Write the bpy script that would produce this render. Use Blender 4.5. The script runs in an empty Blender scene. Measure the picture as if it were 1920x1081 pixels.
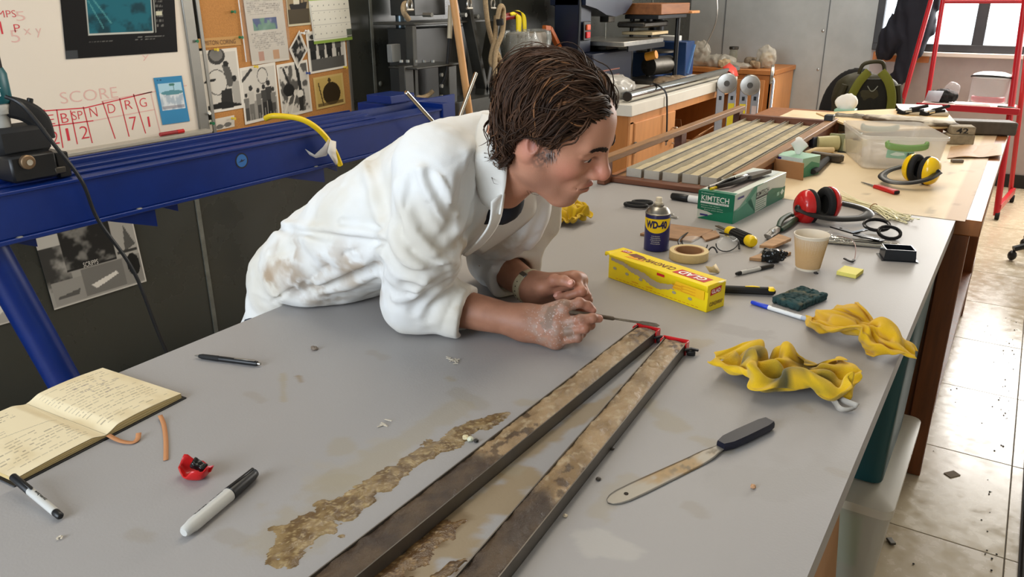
import bpy, math, random
import numpy as np
from mathutils import Vector, Matrix
random.seed(7); RNG = np.random.default_rng(11)
SC = bpy.context.scene; COL = SC.collection; PI = math.pi
IMGW, IMGH = 1920.0, 1081.0

# ------------------------------------------------------------------ camera
FPX = 1475.14
ROT = np.array([[0.84183731, -0.18551496, 0.50684725],
                [0.53971042, 0.2976148, -0.78748847],
                [-0.00475435, 0.93648792, 0.3506676]])
TOP = 0.92                                   # height of the table tops
CAMP = np.array([0.0, 0.0, TOP + 0.65])
cam = bpy.data.cameras.new('camera'); cam_ob = bpy.data.objects.new('camera', cam); COL.objects.link(cam_ob)
cam.sensor_fit = 'HORIZONTAL'; cam.sensor_width = 36.0; cam.lens = FPX / IMGW * 36.0
cam.clip_start = 0.02; cam.clip_end = 100
_m = Matrix([list(ROT[i]) + [CAMP[i]] for i in range(3)] + [[0, 0, 0, 1]])
cam_ob.matrix_world = _m
SC.camera = cam_ob

# ------------------------------------------------------------------ view, world, lights
SC.view_settings.view_transform = 'Standard'; SC.view_settings.look = 'None'
SC.view_settings.gamma = 1.0; SC.view_settings.use_curve_mapping = False
SC.view_settings.exposure = 0.14
w = bpy.data.worlds.new('daylight'); SC.world = w; w.use_nodes = True
_bg = w.node_tree.nodes['Background']; _bg.inputs[0].default_value = (0.80, 0.90, 1.0, 1); _bg.inputs[1].default_value = 3.0
SC.cycles.max_bounces = 8; SC.cycles.diffuse_bounces = 4; SC.cycles.glossy_bounces = 4
SC.cycles.transparent_max_bounces = 12; SC.cycles.sample_clamp_indirect = 8.0
SC.cycles.caustics_reflective = False; SC.cycles.caustics_refractive = False

def area(name, loc, target, sx, sy, power, color):
    l = bpy.data.lights.new(name, 'AREA'); l.shape = 'RECTANGLE'; l.size = sx; l.size_y = sy; l.energy = power; l.color = color
    o = bpy.data.objects.new(name, l); COL.objects.link(o); o.location = loc
    o.rotation_euler = (Vector(target) - Vector(loc)).to_track_quat('-Z', 'Y').to_euler()
    return o
area('door_daylight', (-1.5, -2.5, 2.0), (-1.0, 1.5, 0.9), 2.2, 2.2, 100, (0.78, 0.88, 1.0))
area('window_daylight', (0.4, 7.75, 2.0), (-0.3, 2.0, 0.6), 2.6, 1.4, 175, (1.0, 0.96, 0.90))
area('ceiling_tube_lamp', (-1.3, 2.6, 3.1), (-1.3, 2.6, 0), 0.5, 3.2, 35, (1.0, 0.90, 0.74))
area('ceiling_tube_lamp', (-1.3, 6.0, 3.1), (-1.3, 6.0, 0), 0.5, 2.4, 30, (1.0, 0.92, 0.80))

# ------------------------------------------------------------------ pixel geometry of the photograph (1920 x 1081)
def ray(px, py): return ROT @ np.array([px - IMGW / 2, -(py - IMGH / 2), -FPX])
def onz(px, py, z=TOP):
    d = ray(px, py); return CAMP + d * ((z - CAMP[2]) / d[2])
def onx(px, py, x):
    d = ray(px, py); return CAMP + d * ((x - CAMP[0]) / d[0])
def ony(px, py, y):
    d = ray(px, py); return CAMP + d * ((y - CAMP[1]) / d[1])

# ------------------------------------------------------------------ colour and noise
def lin(c):
    c = c / 255.0
    return c / 12.92 if c <= 0.04045 else ((c + 0.055) / 1.055) ** 2.4
def rgb(r, g=None, b=None):
    if g is None: r, g, b = r
    return (lin(r), lin(g), lin(b))
def A(*v): return np.array(v, float)
def _hash(i, j, k, s):
    n = (i * 73856093) ^ (j * 19349663) ^ (k * 83492791) ^ (s * 2654435761)
    n = (n ^ (n >> 13)) * 1274126177 & 0x7fffffff
    n = (n ^ (n >> 16)) & 0xffff
    return n / 65535.0
def noise(P, s=0):
    P = np.atleast_2d(P); I = np.floor(P).astype(np.int64); F = P - I; F = F * F * (3 - 2 * F)
    out = 0
    for dx in (0, 1):
        wx = F[:, 0] if dx else 1 - F[:, 0]
        for dy in (0, 1):
            wy = F[:, 1] if dy else 1 - F[:, 1]
            for dz in (0, 1):
                wz = F[:, 2] if dz else 1 - F[:, 2]
                out = out + wx * wy * wz * _hash(I[:, 0] + dx, I[:, 1] + dy, I[:, 2] + dz, s)
    return out                                  # 0..1
def fbm(P, s=0, octv=4):
    a, t, r = 0.5, 0, 0; P = np.atleast_2d(P)
    for o in range(octv):
        r = r + a * noise(P, s + o); t += a; a *= 0.5; P = P * 2.03
    return r / t
def sst(a, b, x):
    t = np.clip((x - a) / (b - a), 0, 1); return t * t * (3 - 2 * t)
def mixc(c0, c1, t):
    t = np.asarray(t)[..., None]; return np.asarray(c0) * (1 - t) + np.asarray(c1) * t

# ------------------------------------------------------------------ materials
_M = {}
def mat(name, color, rough=0.5, metal=0.0, var=0.0, vscale=8.0, bump=0.0, bscale=60.0, coat=0.0, trans=0.0, alpha=1.0, ior=1.45,
        color2=None, stretch=None, spec=0.5, sheen=0.0, rvar=0.0, sss=0.0, emit=None):
    if name in _M: return _M[name]
    m = bpy.data.materials.new(name); m.use_nodes = True; nt = m.node_tree; N = nt.nodes; b = N['Principled BSDF']
    b.inputs['Base Color'].default_value = (*color, 1); b.inputs['Roughness'].default_value = rough; b.inputs['Metallic'].default_value = metal
    b.inputs['Coat Weight'].default_value = coat; b.inputs['Transmission Weight'].default_value = trans; b.inputs['Alpha'].default_value = alpha
    b.inputs['IOR'].default_value = ior; b.inputs['Specular IOR Level'].default_value = spec; b.inputs['Sheen Weight'].default_value = sheen
    if sss: b.inputs['Subsurface Weight'].default_value = sss; b.inputs['Subsurface Radius'].default_value = (0.01, 0.004, 0.002); b.inputs['Subsurface Scale'].default_value = 1.0
    if emit: b.inputs['Emission Color'].default_value = (*emit[0], 1); b.inputs['Emission Strength'].default_value = emit[1]
    tc = mp = None
    if var or color2 is not None or bump or rvar:
        tc = N.new('ShaderNodeTexCoord'); mp = N.new('ShaderNodeMapping'); nt.links.new(tc.outputs['Object'], mp.inputs['Vector'])
        if stretch: mp.inputs['Scale'].default_value = stretch
    if var or color2 is not None or rvar:
        nz = N.new('ShaderNodeTexNoise'); nz.inputs['Scale'].default_value = vscale; nz.inputs['Detail'].default_value = 5; nz.inputs['Roughness'].default_value = 0.6
        nt.links.new(mp.outputs['Vector'], nz.inputs['Vector'])
        rp = N.new('ShaderNodeValToRGB'); rp.color_ramp.elements[0].position = 0.3; rp.color_ramp.elements[1].position = 0.7
        c2 = color2 if color2 is not None else tuple(c * (1 - var) for c in color)
        rp.color_ramp.elements[0].color = (*c2, 1); rp.color_ramp.elements[1].color = (*(color if color2 is not None else tuple(min(1, c * (1 + var)) for c in color)), 1)
        nt.links.new(nz.outputs['Fac'], rp.inputs['Fac'])
        if var or color2 is not None: nt.links.new(rp.outputs['Color'], b.inputs['Base Color'])
        if rvar:
            mr = N.new('ShaderNodeMapRange'); mr.inputs['From Min'].default_value = 0.3; mr.inputs['From Max'].default_value = 0.7
            mr.inputs['To Min'].default_value = max(0.02, rough - rvar); mr.inputs['To Max'].default_value = min(1, rough + rvar)
            nt.links.new(nz.outputs['Fac'], mr.inputs['Value']); nt.links.new(mr.outputs['Result'], b.inputs['Roughness'])
    if bump:
        n2 = N.new('ShaderNodeTexNoise'); n2.inputs['Scale'].default_value = bscale; n2.inputs['Detail'].default_value = 4
        nt.links.new(mp.outputs['Vector'], n2.inputs['Vector'])
        bp = N.new('ShaderNodeBump'); bp.inputs['Strength'].default_value = min(1, bump); bp.inputs['Distance'].default_value = 0.004
        nt.links.new(n2.outputs['Fac'], bp.inputs['Height']); nt.links.new(bp.outputs['Normal'], b.inputs['Normal'])
    _M[name] = m; return m
def vmat(name, rough=0.6, bump=0.0, bscale=200.0, sss=0.0, coat=0.0, spec=0.5, sheen=0.0, metal=0.0):
    """colour from the mesh's own colour attribute"""
    if name in _M: return _M[name]
    m = mat(name, (1, 1, 1), rough, bump=bump, bscale=bscale, sss=sss, coat=coat, spec=spec, sheen=sheen, metal=metal)
    nt = m.node_tree; a = nt.nodes.new('ShaderNodeAttribute'); a.attribute_name = 'tint'
    nt.links.new(a.outputs['Color'], nt.nodes['Principled BSDF'].inputs['Base Color'])
    return m

# ------------------------------------------------------------------ objects
def tag(o, label=None, cat=None, group=None, kind=None):
    if label: o['label'] = label
    if cat: o['category'] = cat
    if group: o['group'] = group
    if kind: o['kind'] = kind
    return o
def thing(name, label, cat, loc=(0, 0, 0), rz=0.0, group=None, rot=None):
    o = bpy.data.objects.new(name, None); COL.objects.link(o); o.empty_display_size = 0.05
    o.location = loc; o.rotation_euler = rot if rot is not None else (0, 0, rz)
    o['_w'] = 0; del o['_w']
    return tag(o, label, cat, group)
def wm(o):
    m = Matrix.LocRotScale(o.location, o.rotation_euler, o.scale)
    return wm(o.parent) @ m if o.parent else m
def link(name, me, parent=None, world=False):
    o = bpy.data.objects.new(name, me); COL.objects.link(o)
    if parent is not None:
        o.parent = parent
        if world: me.transform(wm(parent).inverted())
    return o
def copy_tree(o, parent=None):
    c = o.copy(); COL.objects.link(c)
    if parent is not None: c.parent = parent
    for ch in list(o.children): copy_tree(ch, c)
    return c
def rotm(rx=0, ry=0, rz=0):
    return np.array((Matrix.Rotation(rz, 3, 'Z') @ Matrix.Rotation(ry, 3, 'Y') @ Matrix.Rotation(rx, 3, 'X')))
def frame(d, up=(0, 0, 1)):
    d = np.asarray(d, float); d = d / np.linalg.norm(d); u = np.asarray(up, float)
    if abs(d @ u) > 0.98 * np.linalg.norm(u): u = A(1, 0, 0)
    s = np.cross(u, d); s /= np.linalg.norm(s); u = np.cross(d, s)
    return s, u, d                              # side, up, forward

class MB:
    def __init__(s): s.v = []; s.f = []; s.n = 0; s.c = []
    def add(s, V, F, col=None):
        V = np.asarray(V, float).reshape(-1, 3); s.v.append(V)
        n = s.n; s.f += [tuple(int(i) + n for i in f) for f in F]; s.n += len(V)
        c = np.ones((len(V), 3)) if col is None else np.broadcast_to(np.asarray(col, float), (len(V), 3))
        s.c.append(c); return s
    def box(s, c, size, R=None, b=0.0, col=None):
        """box, with chamfered edges when b > 0"""
        hx, hy, hz = [x / 2 for x in size]; b = min(b, hx * .9, hy * .9, hz * .9)
        if b <= 0:
            V = [(x, y, z) for x in (-hx, hx) for y in (-hy, hy) for z in (-hz, hz)]
            F = [(0, 1, 3, 2), (4, 6, 7, 5), (0, 4, 5, 1), (2, 3, 7, 6), (0, 2, 6, 4), (1, 5, 7, 3)]
        else:
            V = []; idx = {}
            for sx in (-1, 1):
                for sy in (-1, 1):
                    for sz in (-1, 1):
                        for k in range(3):
                            p = [sx * (hx - b), sy * (hy - b), sz * (hz - b)]
                            p[k] = (sx * hx, sy * hy, sz * hz)[k]
                            idx[(sx, sy, sz, k)] = len(V); V.append(p)
            F = []
            for k in range(3):
                i, j = [(1, 2), (2, 0), (0, 1)][k]
                for sg in (-1, 1):
                    def g(a, c_, k=k, sg=sg, i=i, j=j):
                        q = [0, 0, 0]; q[k] = sg; q[i] = a; q[j] = c_; return idx[(*q, k)]
                    L = [g(-1, -1), g(1, -1), g(1, 1), g(-1, 1)]; F.append(tuple(L if sg > 0 else L[::-1]))
            for k in range(3):
                i, j = [(1, 2), (2, 0), (0, 1)][k]
                for a in (-1, 1):
                    for c_ in (-1, 1):
                        def h(sk, ax, k=k, i=i, j=j, a=a, c_=c_):
                            q = [0, 0, 0]; q[k] = sk; q[i] = a; q[j] = c_; return idx[(*q, ax)]
                        L = [h(-1, i), h(1, i), h(1, j), h(-1, j)]
                        F.append(tuple(L if a * c_ < 0 else L[::-1]))
            for sx in (-1, 1):
                for sy in (-1, 1):
                    for sz in (-1, 1):
                        L = [idx[(sx, sy, sz, k)] for k in range(3)]
                        F.append(tuple(L if sx * sy * sz > 0 else L[::-1]))
        V = np.array(V, float)
        if R is not None: V = V @ np.asarray(R).T
        return s.add(V + np.asarray(c, float), F, col)
    def bar(s, a, b, w, h, up=(0, 0, 1), bev=0.0, col=None):
        a = np.asarray(a, float); b = np.asarray(b, float); sd, u, d = frame(b - a, up)
        return s.box((a + b) / 2, (w, h, np.linalg.norm(b - a)), np.stack([sd, u, d], 1), bev, col)
    def tube(s, path, r, n=10, caps=True, closed=False, col=None, flat=1.0, up=None):
        P = np.asarray(path, float); m = len(P); r = np.broadcast_to(np.asarray(r, float), (m,))
        T = np.gradient(P, axis=0) if not closed else (np.roll(P, -1, 0) - np.roll(P, 1, 0))
        T = T / (np.linalg.norm(T, axis=1)[:, None] + 1e-12)
        V = []; sd, u, d = frame(T[0], up if up is not None else (0, 0, 1))
        for i in range(m):
            if i:
                if up is not None: sd, u, _ = frame(T[i], up)
                else:
                    u = u - T[i] * (u @ T[i]); u /= np.linalg.norm(u) + 1e-12; sd = np.cross(u, T[i])
            for k in range(n):
                a = 2 * PI * k / n; V.append(P[i] + r[i] * (math.cos(a) * sd + flat * math.sin(a) * u))
        F = []
        for i in range(m if closed else m - 1):
            j = (i + 1) % m
            for k in range(n):
                l = (k + 1) % n; F.append((i * n + k, i * n + l, j * n + l, j * n + k))
        if caps and not closed: F.append(tuple(range(n))[::-1]); F.append(tuple((m - 1) * n + k for k in range(n)))
        return s.add(V, F, col)
    def cyl(s, a, b, r, n=16, r2=None, col=None, bev=0.0):
        a = np.asarray(a, float); b = np.asarray(b, float); r2 = r if r2 is None else r2
        if bev > 0:
            d = (b - a) / np.linalg.norm(b - a)
            return s.tube([a, a + d * bev * .01, a + d * bev, b - d * bev, b - d * bev * .01, b], [r - bev, r - bev * .95, r, r2, r2 - bev * .95, r2 - bev], n, col=col)
        return s.tube([a, b], [r, r2], n, col=col)
    def lathe(s, prof, n=24, c=(0, 0, 0), R=None, col=None, sx=1.0, sy=1.0):
        prof = np.asarray(prof, float); m = len(prof); V = []
        for (r, z) in prof:
            for k in range(n):
                a = 2 * PI * k / n; V.append((r * math.cos(a) * sx, r * math.sin(a) * sy, z))
        V = np.array(V); F = []
        for i in range(m - 1):
            for k in range(n):
                l = (k + 1) % n; F.append((i * n + k, i * n + l, (i + 1) * n + l, (i + 1) * n + k))
        ring = np.allclose(prof[0], prof[-1])
        if prof[0][0] > 1e-6 and not ring: F.append(tuple(range(n))[::-1])
        if prof[-1][0] > 1e-6 and not ring: F.append(tuple((m - 1) * n + k for k in range(n)))
        if R is not None: V = V @ np.asarray(R).T
        return s.add(V + np.asarray(c, float), F, col)
    def prism(s, poly, z0, z1, M=None, o=(0, 0, 0), col=None):
        """extrude a 2D outline between z0 and z1; M columns = local x, y, z axes"""
        p = np.asarray(poly, float)
        if ((p[:, 0] * np.roll(p[:, 1], -1)) - (np.roll(p[:, 0], -1) * p[:, 1])).sum() < 0: p = p[::-1]
        n = len(p)
        V = np.vstack([np.c_[p, np.full(n, z0)], np.c_[p, np.full(n, z1)]])
        F = [tuple(range(n))[::-1], tuple(range(n, 2 * n))] + [(i, (i + 1) % n, n + (i + 1) % n, n + i) for i in range(n)]
        if M is not None: V = V @ np.asarray(M).T
        return s.add(V + np.asarray(o, float), F, col)
    def grid(s, G, col=None, closed_u=False):
        """surface through a (nu, nv, 3) array of points"""
        G = np.asarray(G, float); nu, nv = G.shape[:2]; F = []
        for i in range(nu if closed_u else nu - 1):
            for j in range(nv - 1):
                a = i * nv + j; b = ((i + 1) % nu) * nv + j; F.append((a, b, b + 1, a + 1))
        return s.add(G.reshape(-1, 3), F, None if col is None else np.asarray(col).reshape(-1, 3) if np.asarray(col).ndim > 1 else col)
    def ball(s, c, r, n=14, R=None, col=None):
        r = np.broadcast_to(np.asarray(r, float), (3,)); m = max(5, n // 2); V = []
        for i in range(m + 1):
            t = PI * i / m
            for k in range(n):
                a = 2 * PI * k / n; V.append((math.sin(t) * math.cos(a) * r[0], math.sin(t) * math.sin(a) * r[1], -math.cos(t) * r[2]))
        F = []
        for i in range(m):
            for k in range(n):
                l = (k + 1) % n; F.append((i * n + k, i * n + l, (i + 1) * n + l, (i + 1) * n + k))
        V = np.array(V)
        if R is not None: V = V @ np.asarray(R).T
        return s.add(V + np.asarray(c, float), F, col)
    def mesh(s, name):
        me = bpy.data.meshes.new(name); V = np.vstack(s.v); me.from_pydata(V.tolist(), [], s.f); return me
    def build(s, name, m, parent=None, smooth=True, world=False, tint=False, angle=40, label=None, kind=None, solid=0.0, merge=True):
        me = s.mesh(name)
        if tint:
            at = me.color_attributes.new('tint', 'FLOAT_COLOR', 'POINT')
            C = np.vstack(s.c); at.data.foreach_set('color', np.c_[C, np.ones(len(C))].astype(np.float32).ravel())
        me.materials.append(m)
        if smooth:
            me.shade_smooth()
            if angle < 180: me.set_sharp_from_angle(angle=math.radians(angle))
        o = link(name, me, parent, world)
        if solid: md = o.modifiers.new('thickness', 'SOLIDIFY'); md.thickness = solid; md.offset = 0
        return tag(o, label, None, None, kind)

def spline(pts, n=8, closed=False):
    """Catmull-Rom through the points"""
    P = np.asarray(pts, float); m = len(P); out = []
    rng = range(m if closed else m - 1)
    for i in rng:
        g = (lambda k: P[k % m]) if closed else (lambda k: P[min(max(k, 0), m - 1)])
        p0, p1, p2, p3 = g(i - 1), g(i), g(i + 1), g(i + 2)
        for t in np.linspace(0, 1, n, endpoint=False):
            out.append(0.5 * ((2 * p1) + (-p0 + p2) * t + (2 * p0 - 5 * p1 + 4 * p2 - p3) * t * t + (-p0 + 3 * p1 - 3 * p2 + p3) * t ** 3))
    if not closed: out.append(P[-1])
    return np.array(out)

# flat print: lettering as thin real geometry
_TX = {}
def text_geo(s, bold=0.0, shear=0.0, space=1.0):
    k = (s, bold, shear, space)
    if k in _TX: return _TX[k]
    cu = bpy.data.curves.new('lettering', 'FONT'); cu.body = s; cu.size = 1.0; cu.offset = bold; cu.shear = shear; cu.space_character = space
    cu.align_x = 'CENTER'; cu.align_y = 'CENTER'; cu.resolution_u = 3
    ob = bpy.data.objects.new('lettering', cu); COL.objects.link(ob)
    dg = bpy.context.evaluated_depsgraph_get(); me = bpy.data.meshes.new_from_object(ob.evaluated_get(dg))
    V = np.array([v.co[:] for v in me.vertices]); F = [tuple(p.vertices) for p in me.polygons]
    bpy.data.objects.remove(ob); bpy.data.curves.remove(cu); bpy.data.meshes.remove(me)
    lo, hi = V.min(0), V.max(0); V = V - (lo + hi) / 2
    _TX[k] = (V, F, hi - lo); return _TX[k]
def text(mb, s, o, ex, ey, w, h=None, off=0.0004, col=None, fn=None, **kw):
    """letters of overall width w (and height h) centred on o in the plane of unit vectors ex, ey"""
    V, F, e = text_geo(s, **kw); sx = w / e[0]; sy = sx if h is None else h / e[1]
    ex = np.asarray(ex, float); ey = np.asarray(ey, float); n = np.cross(ex, ey)
    P = np.asarray(o, float) + np.outer(V[:, 0] * sx, ex) + np.outer(V[:, 1] * sy, ey) + n * off
    if fn: P = fn(P)
    mb.add(P, F, col)
def flatpoly(mb, pts, o, ex, ey, off=0.0003, col=None, fn=None):
    ex = np.asarray(ex, float); ey = np.asarray(ey, float); n = np.cross(ex, ey); p = np.asarray(pts, float)
    if ((p[:, 0] * np.roll(p[:, 1], -1)) - (np.roll(p[:, 0], -1) * p[:, 1])).sum() < 0: p = p[::-1]
    P = np.asarray(o, float) + np.outer(p[:, 0], ex) + np.outer(p[:, 1], ey) + n * off
    if fn: P = fn(P)
    mb.add(P, [tuple(range(len(p)))], col)

# flat print: a small picture drawn into the point colours of a sheet
class Paint:
    def __init__(s, nx, ny, bg):
        s.nx, s.ny = nx, ny; s.a = np.ones((ny, nx, 3)) * np.asarray(bg)
        s.x, s.y = np.meshgrid((np.arange(nx)) / (nx - 1), (np.arange(ny)) / (ny - 1)); s.px = 1.0 / nx   # y from the top
    def put(s, m, c): s.a = s.a * (1 - m[..., None]) + np.asarray(c) * m[..., None]; return s
    def rect(s, x0, y0, x1, y1, c, a=1.0): return s.put(((s.x >= x0) & (s.x <= x1) & (s.y >= y0) & (s.y <= y1)) * a, c)
    def ell(s, cx, cy, rx, ry, c, a=1.0): return s.put((((s.x - cx) / rx) ** 2 + ((s.y - cy) / ry) ** 2 < 1) * a, c)
    def ring(s, cx, cy, rx, ry, t, c):
        q = np.sqrt(((s.x - cx) / rx) ** 2 + ((s.y - cy) / ry) ** 2); return s.put((abs(q - 1) < t) * 1.0, c)
    def line(s, x0, y0, x1, y1, wd, c, a=1.0):
        d = np.array([x1 - x0, y1 - y0]); L = d @ d + 1e-12
        t = np.clip(((s.x - x0) * d[0] + (s.y - y0) * d[1]) / L, 0, 1)
        q = np.hypot(s.x - x0 - t * d[0], s.y - y0 - t * d[1]); return s.put((q < wd) * a, c)
    def poly(s, pts, c, a=1.0):
        ins = np.zeros(s.x.shape, bool); n = len(pts)
        for i in range(n):
            x0, y0 = pts[i]; x1, y1 = pts[(i + 1) % n]
            if y0 != y1: ins ^= ((y0 > s.y) != (y1 > s.y)) & (s.x < (x1 - x0) * (s.y - y0) / (y1 - y0) + x0)
        return s.put(ins * a, c)
    def mottle(s, sc, c, lo=.45, hi=.7, seed=0, x0=0, y0=0, x1=1, y1=1, a=1.0, asp=1.0):
        q = fbm(np.c_[s.x.ravel() * sc, s.y.ravel() * sc * asp, np.full(s.x.size, seed * 3.7)], seed).reshape(s.x.shape)
        return s.put(sst(lo, hi, q) * a * ((s.x >= x0) & (s.x <= x1) & (s.y >= y0) & (s.y <= y1)), c)
    def script(s, x0, y0, x1, y1, rows, c, seed=0, a=1.0, den=.55, fill=1.0, wf=.35):
        """rows of word-like strokes"""
        r = np.random.default_rng(seed)
        for i in range(rows):
            yy = y0 + (i + .5) / rows * (y1 - y0); x = x0; hh = (y1 - y0) / rows * wf; end = x0 + (x1 - x0) * (fill if r.random() > .25 else r.uniform(.5, 1))
            while x < end:
                wl = r.uniform(.02, .09) * (x1 - x0) * 1.2
                if r.random() < den: s.rect(x, yy - hh * r.uniform(.5, 1), min(x + wl, x1), yy + hh * .6, c, a * r.uniform(.5, 1))
                x += wl + .018 * (x1 - x0)
        return s
def sheet(name, pt, o, ex, ey, parent=None, m=None, bend=None, thick=0.0008, world=False, label=None):
    """a printed sheet: o = lower left corner, ex and ey = edge vectors"""
    ex = np.asarray(ex, float); ey = np.asarray(ey, float); nx, ny = pt.nx, pt.ny; n = np.cross(ex, ey); n /= np.linalg.norm(n)
    U, Vv = np.meshgrid(np.linspace(0, 1, nx), np.linspace(1, 0, ny))
    G = np.asarray(o, float) + U[..., None] * ex + Vv[..., None] * ey
    if bend is not None: G = G + n * bend(U, Vv)[..., None]
    mb = MB(); F = []
    idx = np.arange(nx * ny).reshape(ny, nx)
    F = np.stack([idx[1:, :-1], idx[1:, 1:], idx[:-1, 1:], idx[:-1, :-1]], -1).reshape(-1, 4)
    mb.add(G.reshape(-1, 3), F.tolist(), pt.a.reshape(-1, 3))
    e = MB(); q = [idx[0, 0]]                    # thickness: rim + back
    rim = list(idx[0, :]) + list(idx[1:, -1]) + list(idx[-1, -2::-1]) + list(idx[-2:0:-1, 0])
    V = G.reshape(-1, 3)[rim]; B = V - n * thick; k = len(rim)
    ce = pt.a.reshape(-1, 3)[rim]
    mb.add(np.vstack([V, B]), [(i, (i + 1) % k, k + (i + 1) % k, k + i) for i in range(k)] + [tuple(range(k, 2 * k))], np.vstack([ce, ce]))
    return mb.build(name, m or vmat('printed_paper', 0.6, spec=.25), parent, smooth=False, world=world, tint=True, label=label)

# ------------------------------------------------------------------ implicit surfaces (for bodies and cloth)
def smin(a, b, k):
    if k <= 0: return np.minimum(a, b)
    h = np.maximum(k - np.abs(a - b), 0) / k; return np.minimum(a, b) - h * h * k * 0.25
def smax(a, b, k): return -smin(-a, -b, k)
def sph(P, c, r): return np.linalg.norm(P - np.asarray(c), axis=1) - r
def ell(P, c, r, R=None):
    q = P - np.asarray(c)
    if R is not None: q = q @ np.asarray(R)
    r = np.asarray(r, float); k0 = np.linalg.norm(q / r, axis=1); k1 = np.linalg.norm(q / (r * r), axis=1) + 1e-9
    return k0 * (k0 - 1) / k1
def rcone(P, a, b, r1, r2=None):
    r2 = r1 if r2 is None else r2; a = np.asarray(a, float); b = np.asarray(b, float); d = b - a
    t = np.clip(((P - a) @ d) / (d @ d + 1e-12), 0, 1)
    return np.linalg.norm(P - a - t[:, None] * d, axis=1) - (r1 + (r2 - r1) * t)
def chain(P, pts, rs, k=0.0):
    out = None
    for i in range(len(pts) - 1):
        d = rcone(P, pts[i], pts[i + 1], rs[i], rs[i + 1]); out = d if out is None else smin(out, d, k)
    return out
def sbox(P, c, h, R=None, r=0.0):
    q = P - np.asarray(c)
    if R is not None: q = q @ np.asarray(R)
    q = np.abs(q) - (np.asarray(h) - r); return np.linalg.norm(np.maximum(q, 0), axis=1) + np.minimum(q.max(1), 0) - r
def sdf_mesh(f, lo, hi, h, B=8, slack=1.5):
    lo = np.asarray(lo, float); nb = np.ceil((np.asarray(hi) - lo) / (h * B)).astype(int); n = nb * B
    bi = np.stack(np.meshgrid(*[np.arange(k) for k in nb], indexing='ij'), -1).reshape(-1, 3)
    cd = f(lo + (bi * B + (B - 1) / 2) * h)
    act = np.abs(cd) < h * B * 0.87 * slack
    D = np.repeat(np.repeat(np.repeat(np.where(cd < 0, -1.0, 1.0).reshape(nb), B, 0), B, 1), B, 2).astype(np.float32) * h
    loc = np.stack(np.meshgrid(*[np.arange(B)] * 3, indexing='ij'), -1).reshape(-1, 3)
    ab = bi[act]
    for s in range(0, len(ab), 1200):
        q = ab[s:s + 1200]; I = (q[:, None, :] * B + loc[None]).reshape(-1, 3)
        D[I[:, 0], I[:, 1], I[:, 2]] = f(lo + I * h)
    S = D < 0
    cnt = np.zeros(tuple(n - 1), np.int8)
    for dx in (0, 1):
        for dy in (0, 1):
            for dz in (0, 1): cnt += S[dx:n[0] - 1 + dx, dy:n[1] - 1 + dy, dz:n[2] - 1 + dz]
    C = np.argwhere((cnt > 0) & (cnt < 8)); ids = -np.ones(tuple(n - 1), np.int64); ids[C[:, 0], C[:, 1], C[:, 2]] = np.arange(len(C))
    co = [(a, b, c) for a in (0, 1) for b in (0, 1) for c in (0, 1)]
    d8 = np.stack([D[C[:, 0] + a, C[:, 1] + b, C[:, 2] + c] for a, b, c in co], 1).astype(float)
    acc = np.zeros((len(C), 3)); w_ = np.zeros(len(C))
    for i in range(8):
        for j in range(i + 1, 8):
            if sum(abs(co[i][k] - co[j][k]) for k in range(3)) == 1:
                x = (d8[:, i] < 0) != (d8[:, j] < 0); t = np.where(x, d8[:, i] / (d8[:, i] - d8[:, j] + 1e-20), 0)
                p = np.array(co[i]) + t[:, None] * (np.array(co[j]) - np.array(co[i])); acc += np.where(x[:, None], p, 0); w_ += x
    V = lo + (C + acc / np.maximum(w_, 1)[:, None]) * h
    Fs = []
    for ax in range(3):
        o1, o2 = [(1, 2), (2, 0), (0, 1)][ax]
        sl0 = [slice(1, k - 1) for k in n]; sl1 = [slice(1, k - 1) for k in n]; sl0[ax] = slice(0, n[ax] - 1); sl1[ax] = slice(1, n[ax])
        a = S[tuple(sl0)]; b = S[tuple(sl1)]
        E = np.argwhere(a != b); off = np.array([1, 1, 1]); off[ax] = 0; E = E + off
        fl = S[E[:, 0], E[:, 1], E[:, 2]]
        def g(p, q):
            I = E.copy(); I[:, o1] -= p; I[:, o2] -= q; return ids[I[:, 0], I[:, 1], I[:, 2]]
        Q = np.stack([g(1, 1), g(0, 1), g(0, 0), g(1, 0)], 1)
        Q[~fl] = Q[~fl][:, ::-1]; Fs.append(Q)
    F = np.vstack(Fs); F = F[(F >= 0).all(1)]
    return V, F
def raw_mesh(name, V, F, m, parent=None, tint=None, smooth=True, world=False, kind=None, label=None, relax=0, angle=180):
    me = bpy.data.meshes.new(name); V = np.asarray(V, float); F = np.asarray(F)
    for _ in range(relax):                       # plain Laplacian smoothing
        acc = np.zeros_like(V); c = np.zeros(len(V))
        for a in range(F.shape[1]):
            b = (a + 1) % F.shape[1]
            np.add.at(acc, F[:, a], V[F[:, b]]); np.add.at(c, F[:, a], 1); np.add.at(acc, F[:, b], V[F[:, a]]); np.add.at(c, F[:, b], 1)
        V = V * 0.5 + 0.5 * acc / np.maximum(c, 1)[:, None]
    me.vertices.add(len(V)); me.vertices.foreach_set('co', V.astype(np.float32).ravel())
    k = F.shape[1]; me.loops.add(F.size); me.loops.foreach_set('vertex_index', F.astype(np.int32).ravel())
    me.polygons.add(len(F)); me.polygons.foreach_set('loop_start', np.arange(0, F.size, k, dtype=np.int32)); me.update(calc_edges=True)
    if tint is not None:
        at = me.color_attributes.new('tint', 'FLOAT_COLOR', 'POINT')
        at.data.foreach_set('color', np.c_[np.broadcast_to(tint, (len(V), 3)), np.ones(len(V))].astype(np.float32).ravel())
    me.materials.append(m)
    if smooth:
        me.shade_smooth()
        if angle < 180: me.set_sharp_from_angle(angle=math.radians(angle))
    o = link(name, me, parent, world); return tag(o, label, None, None, kind)
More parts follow.
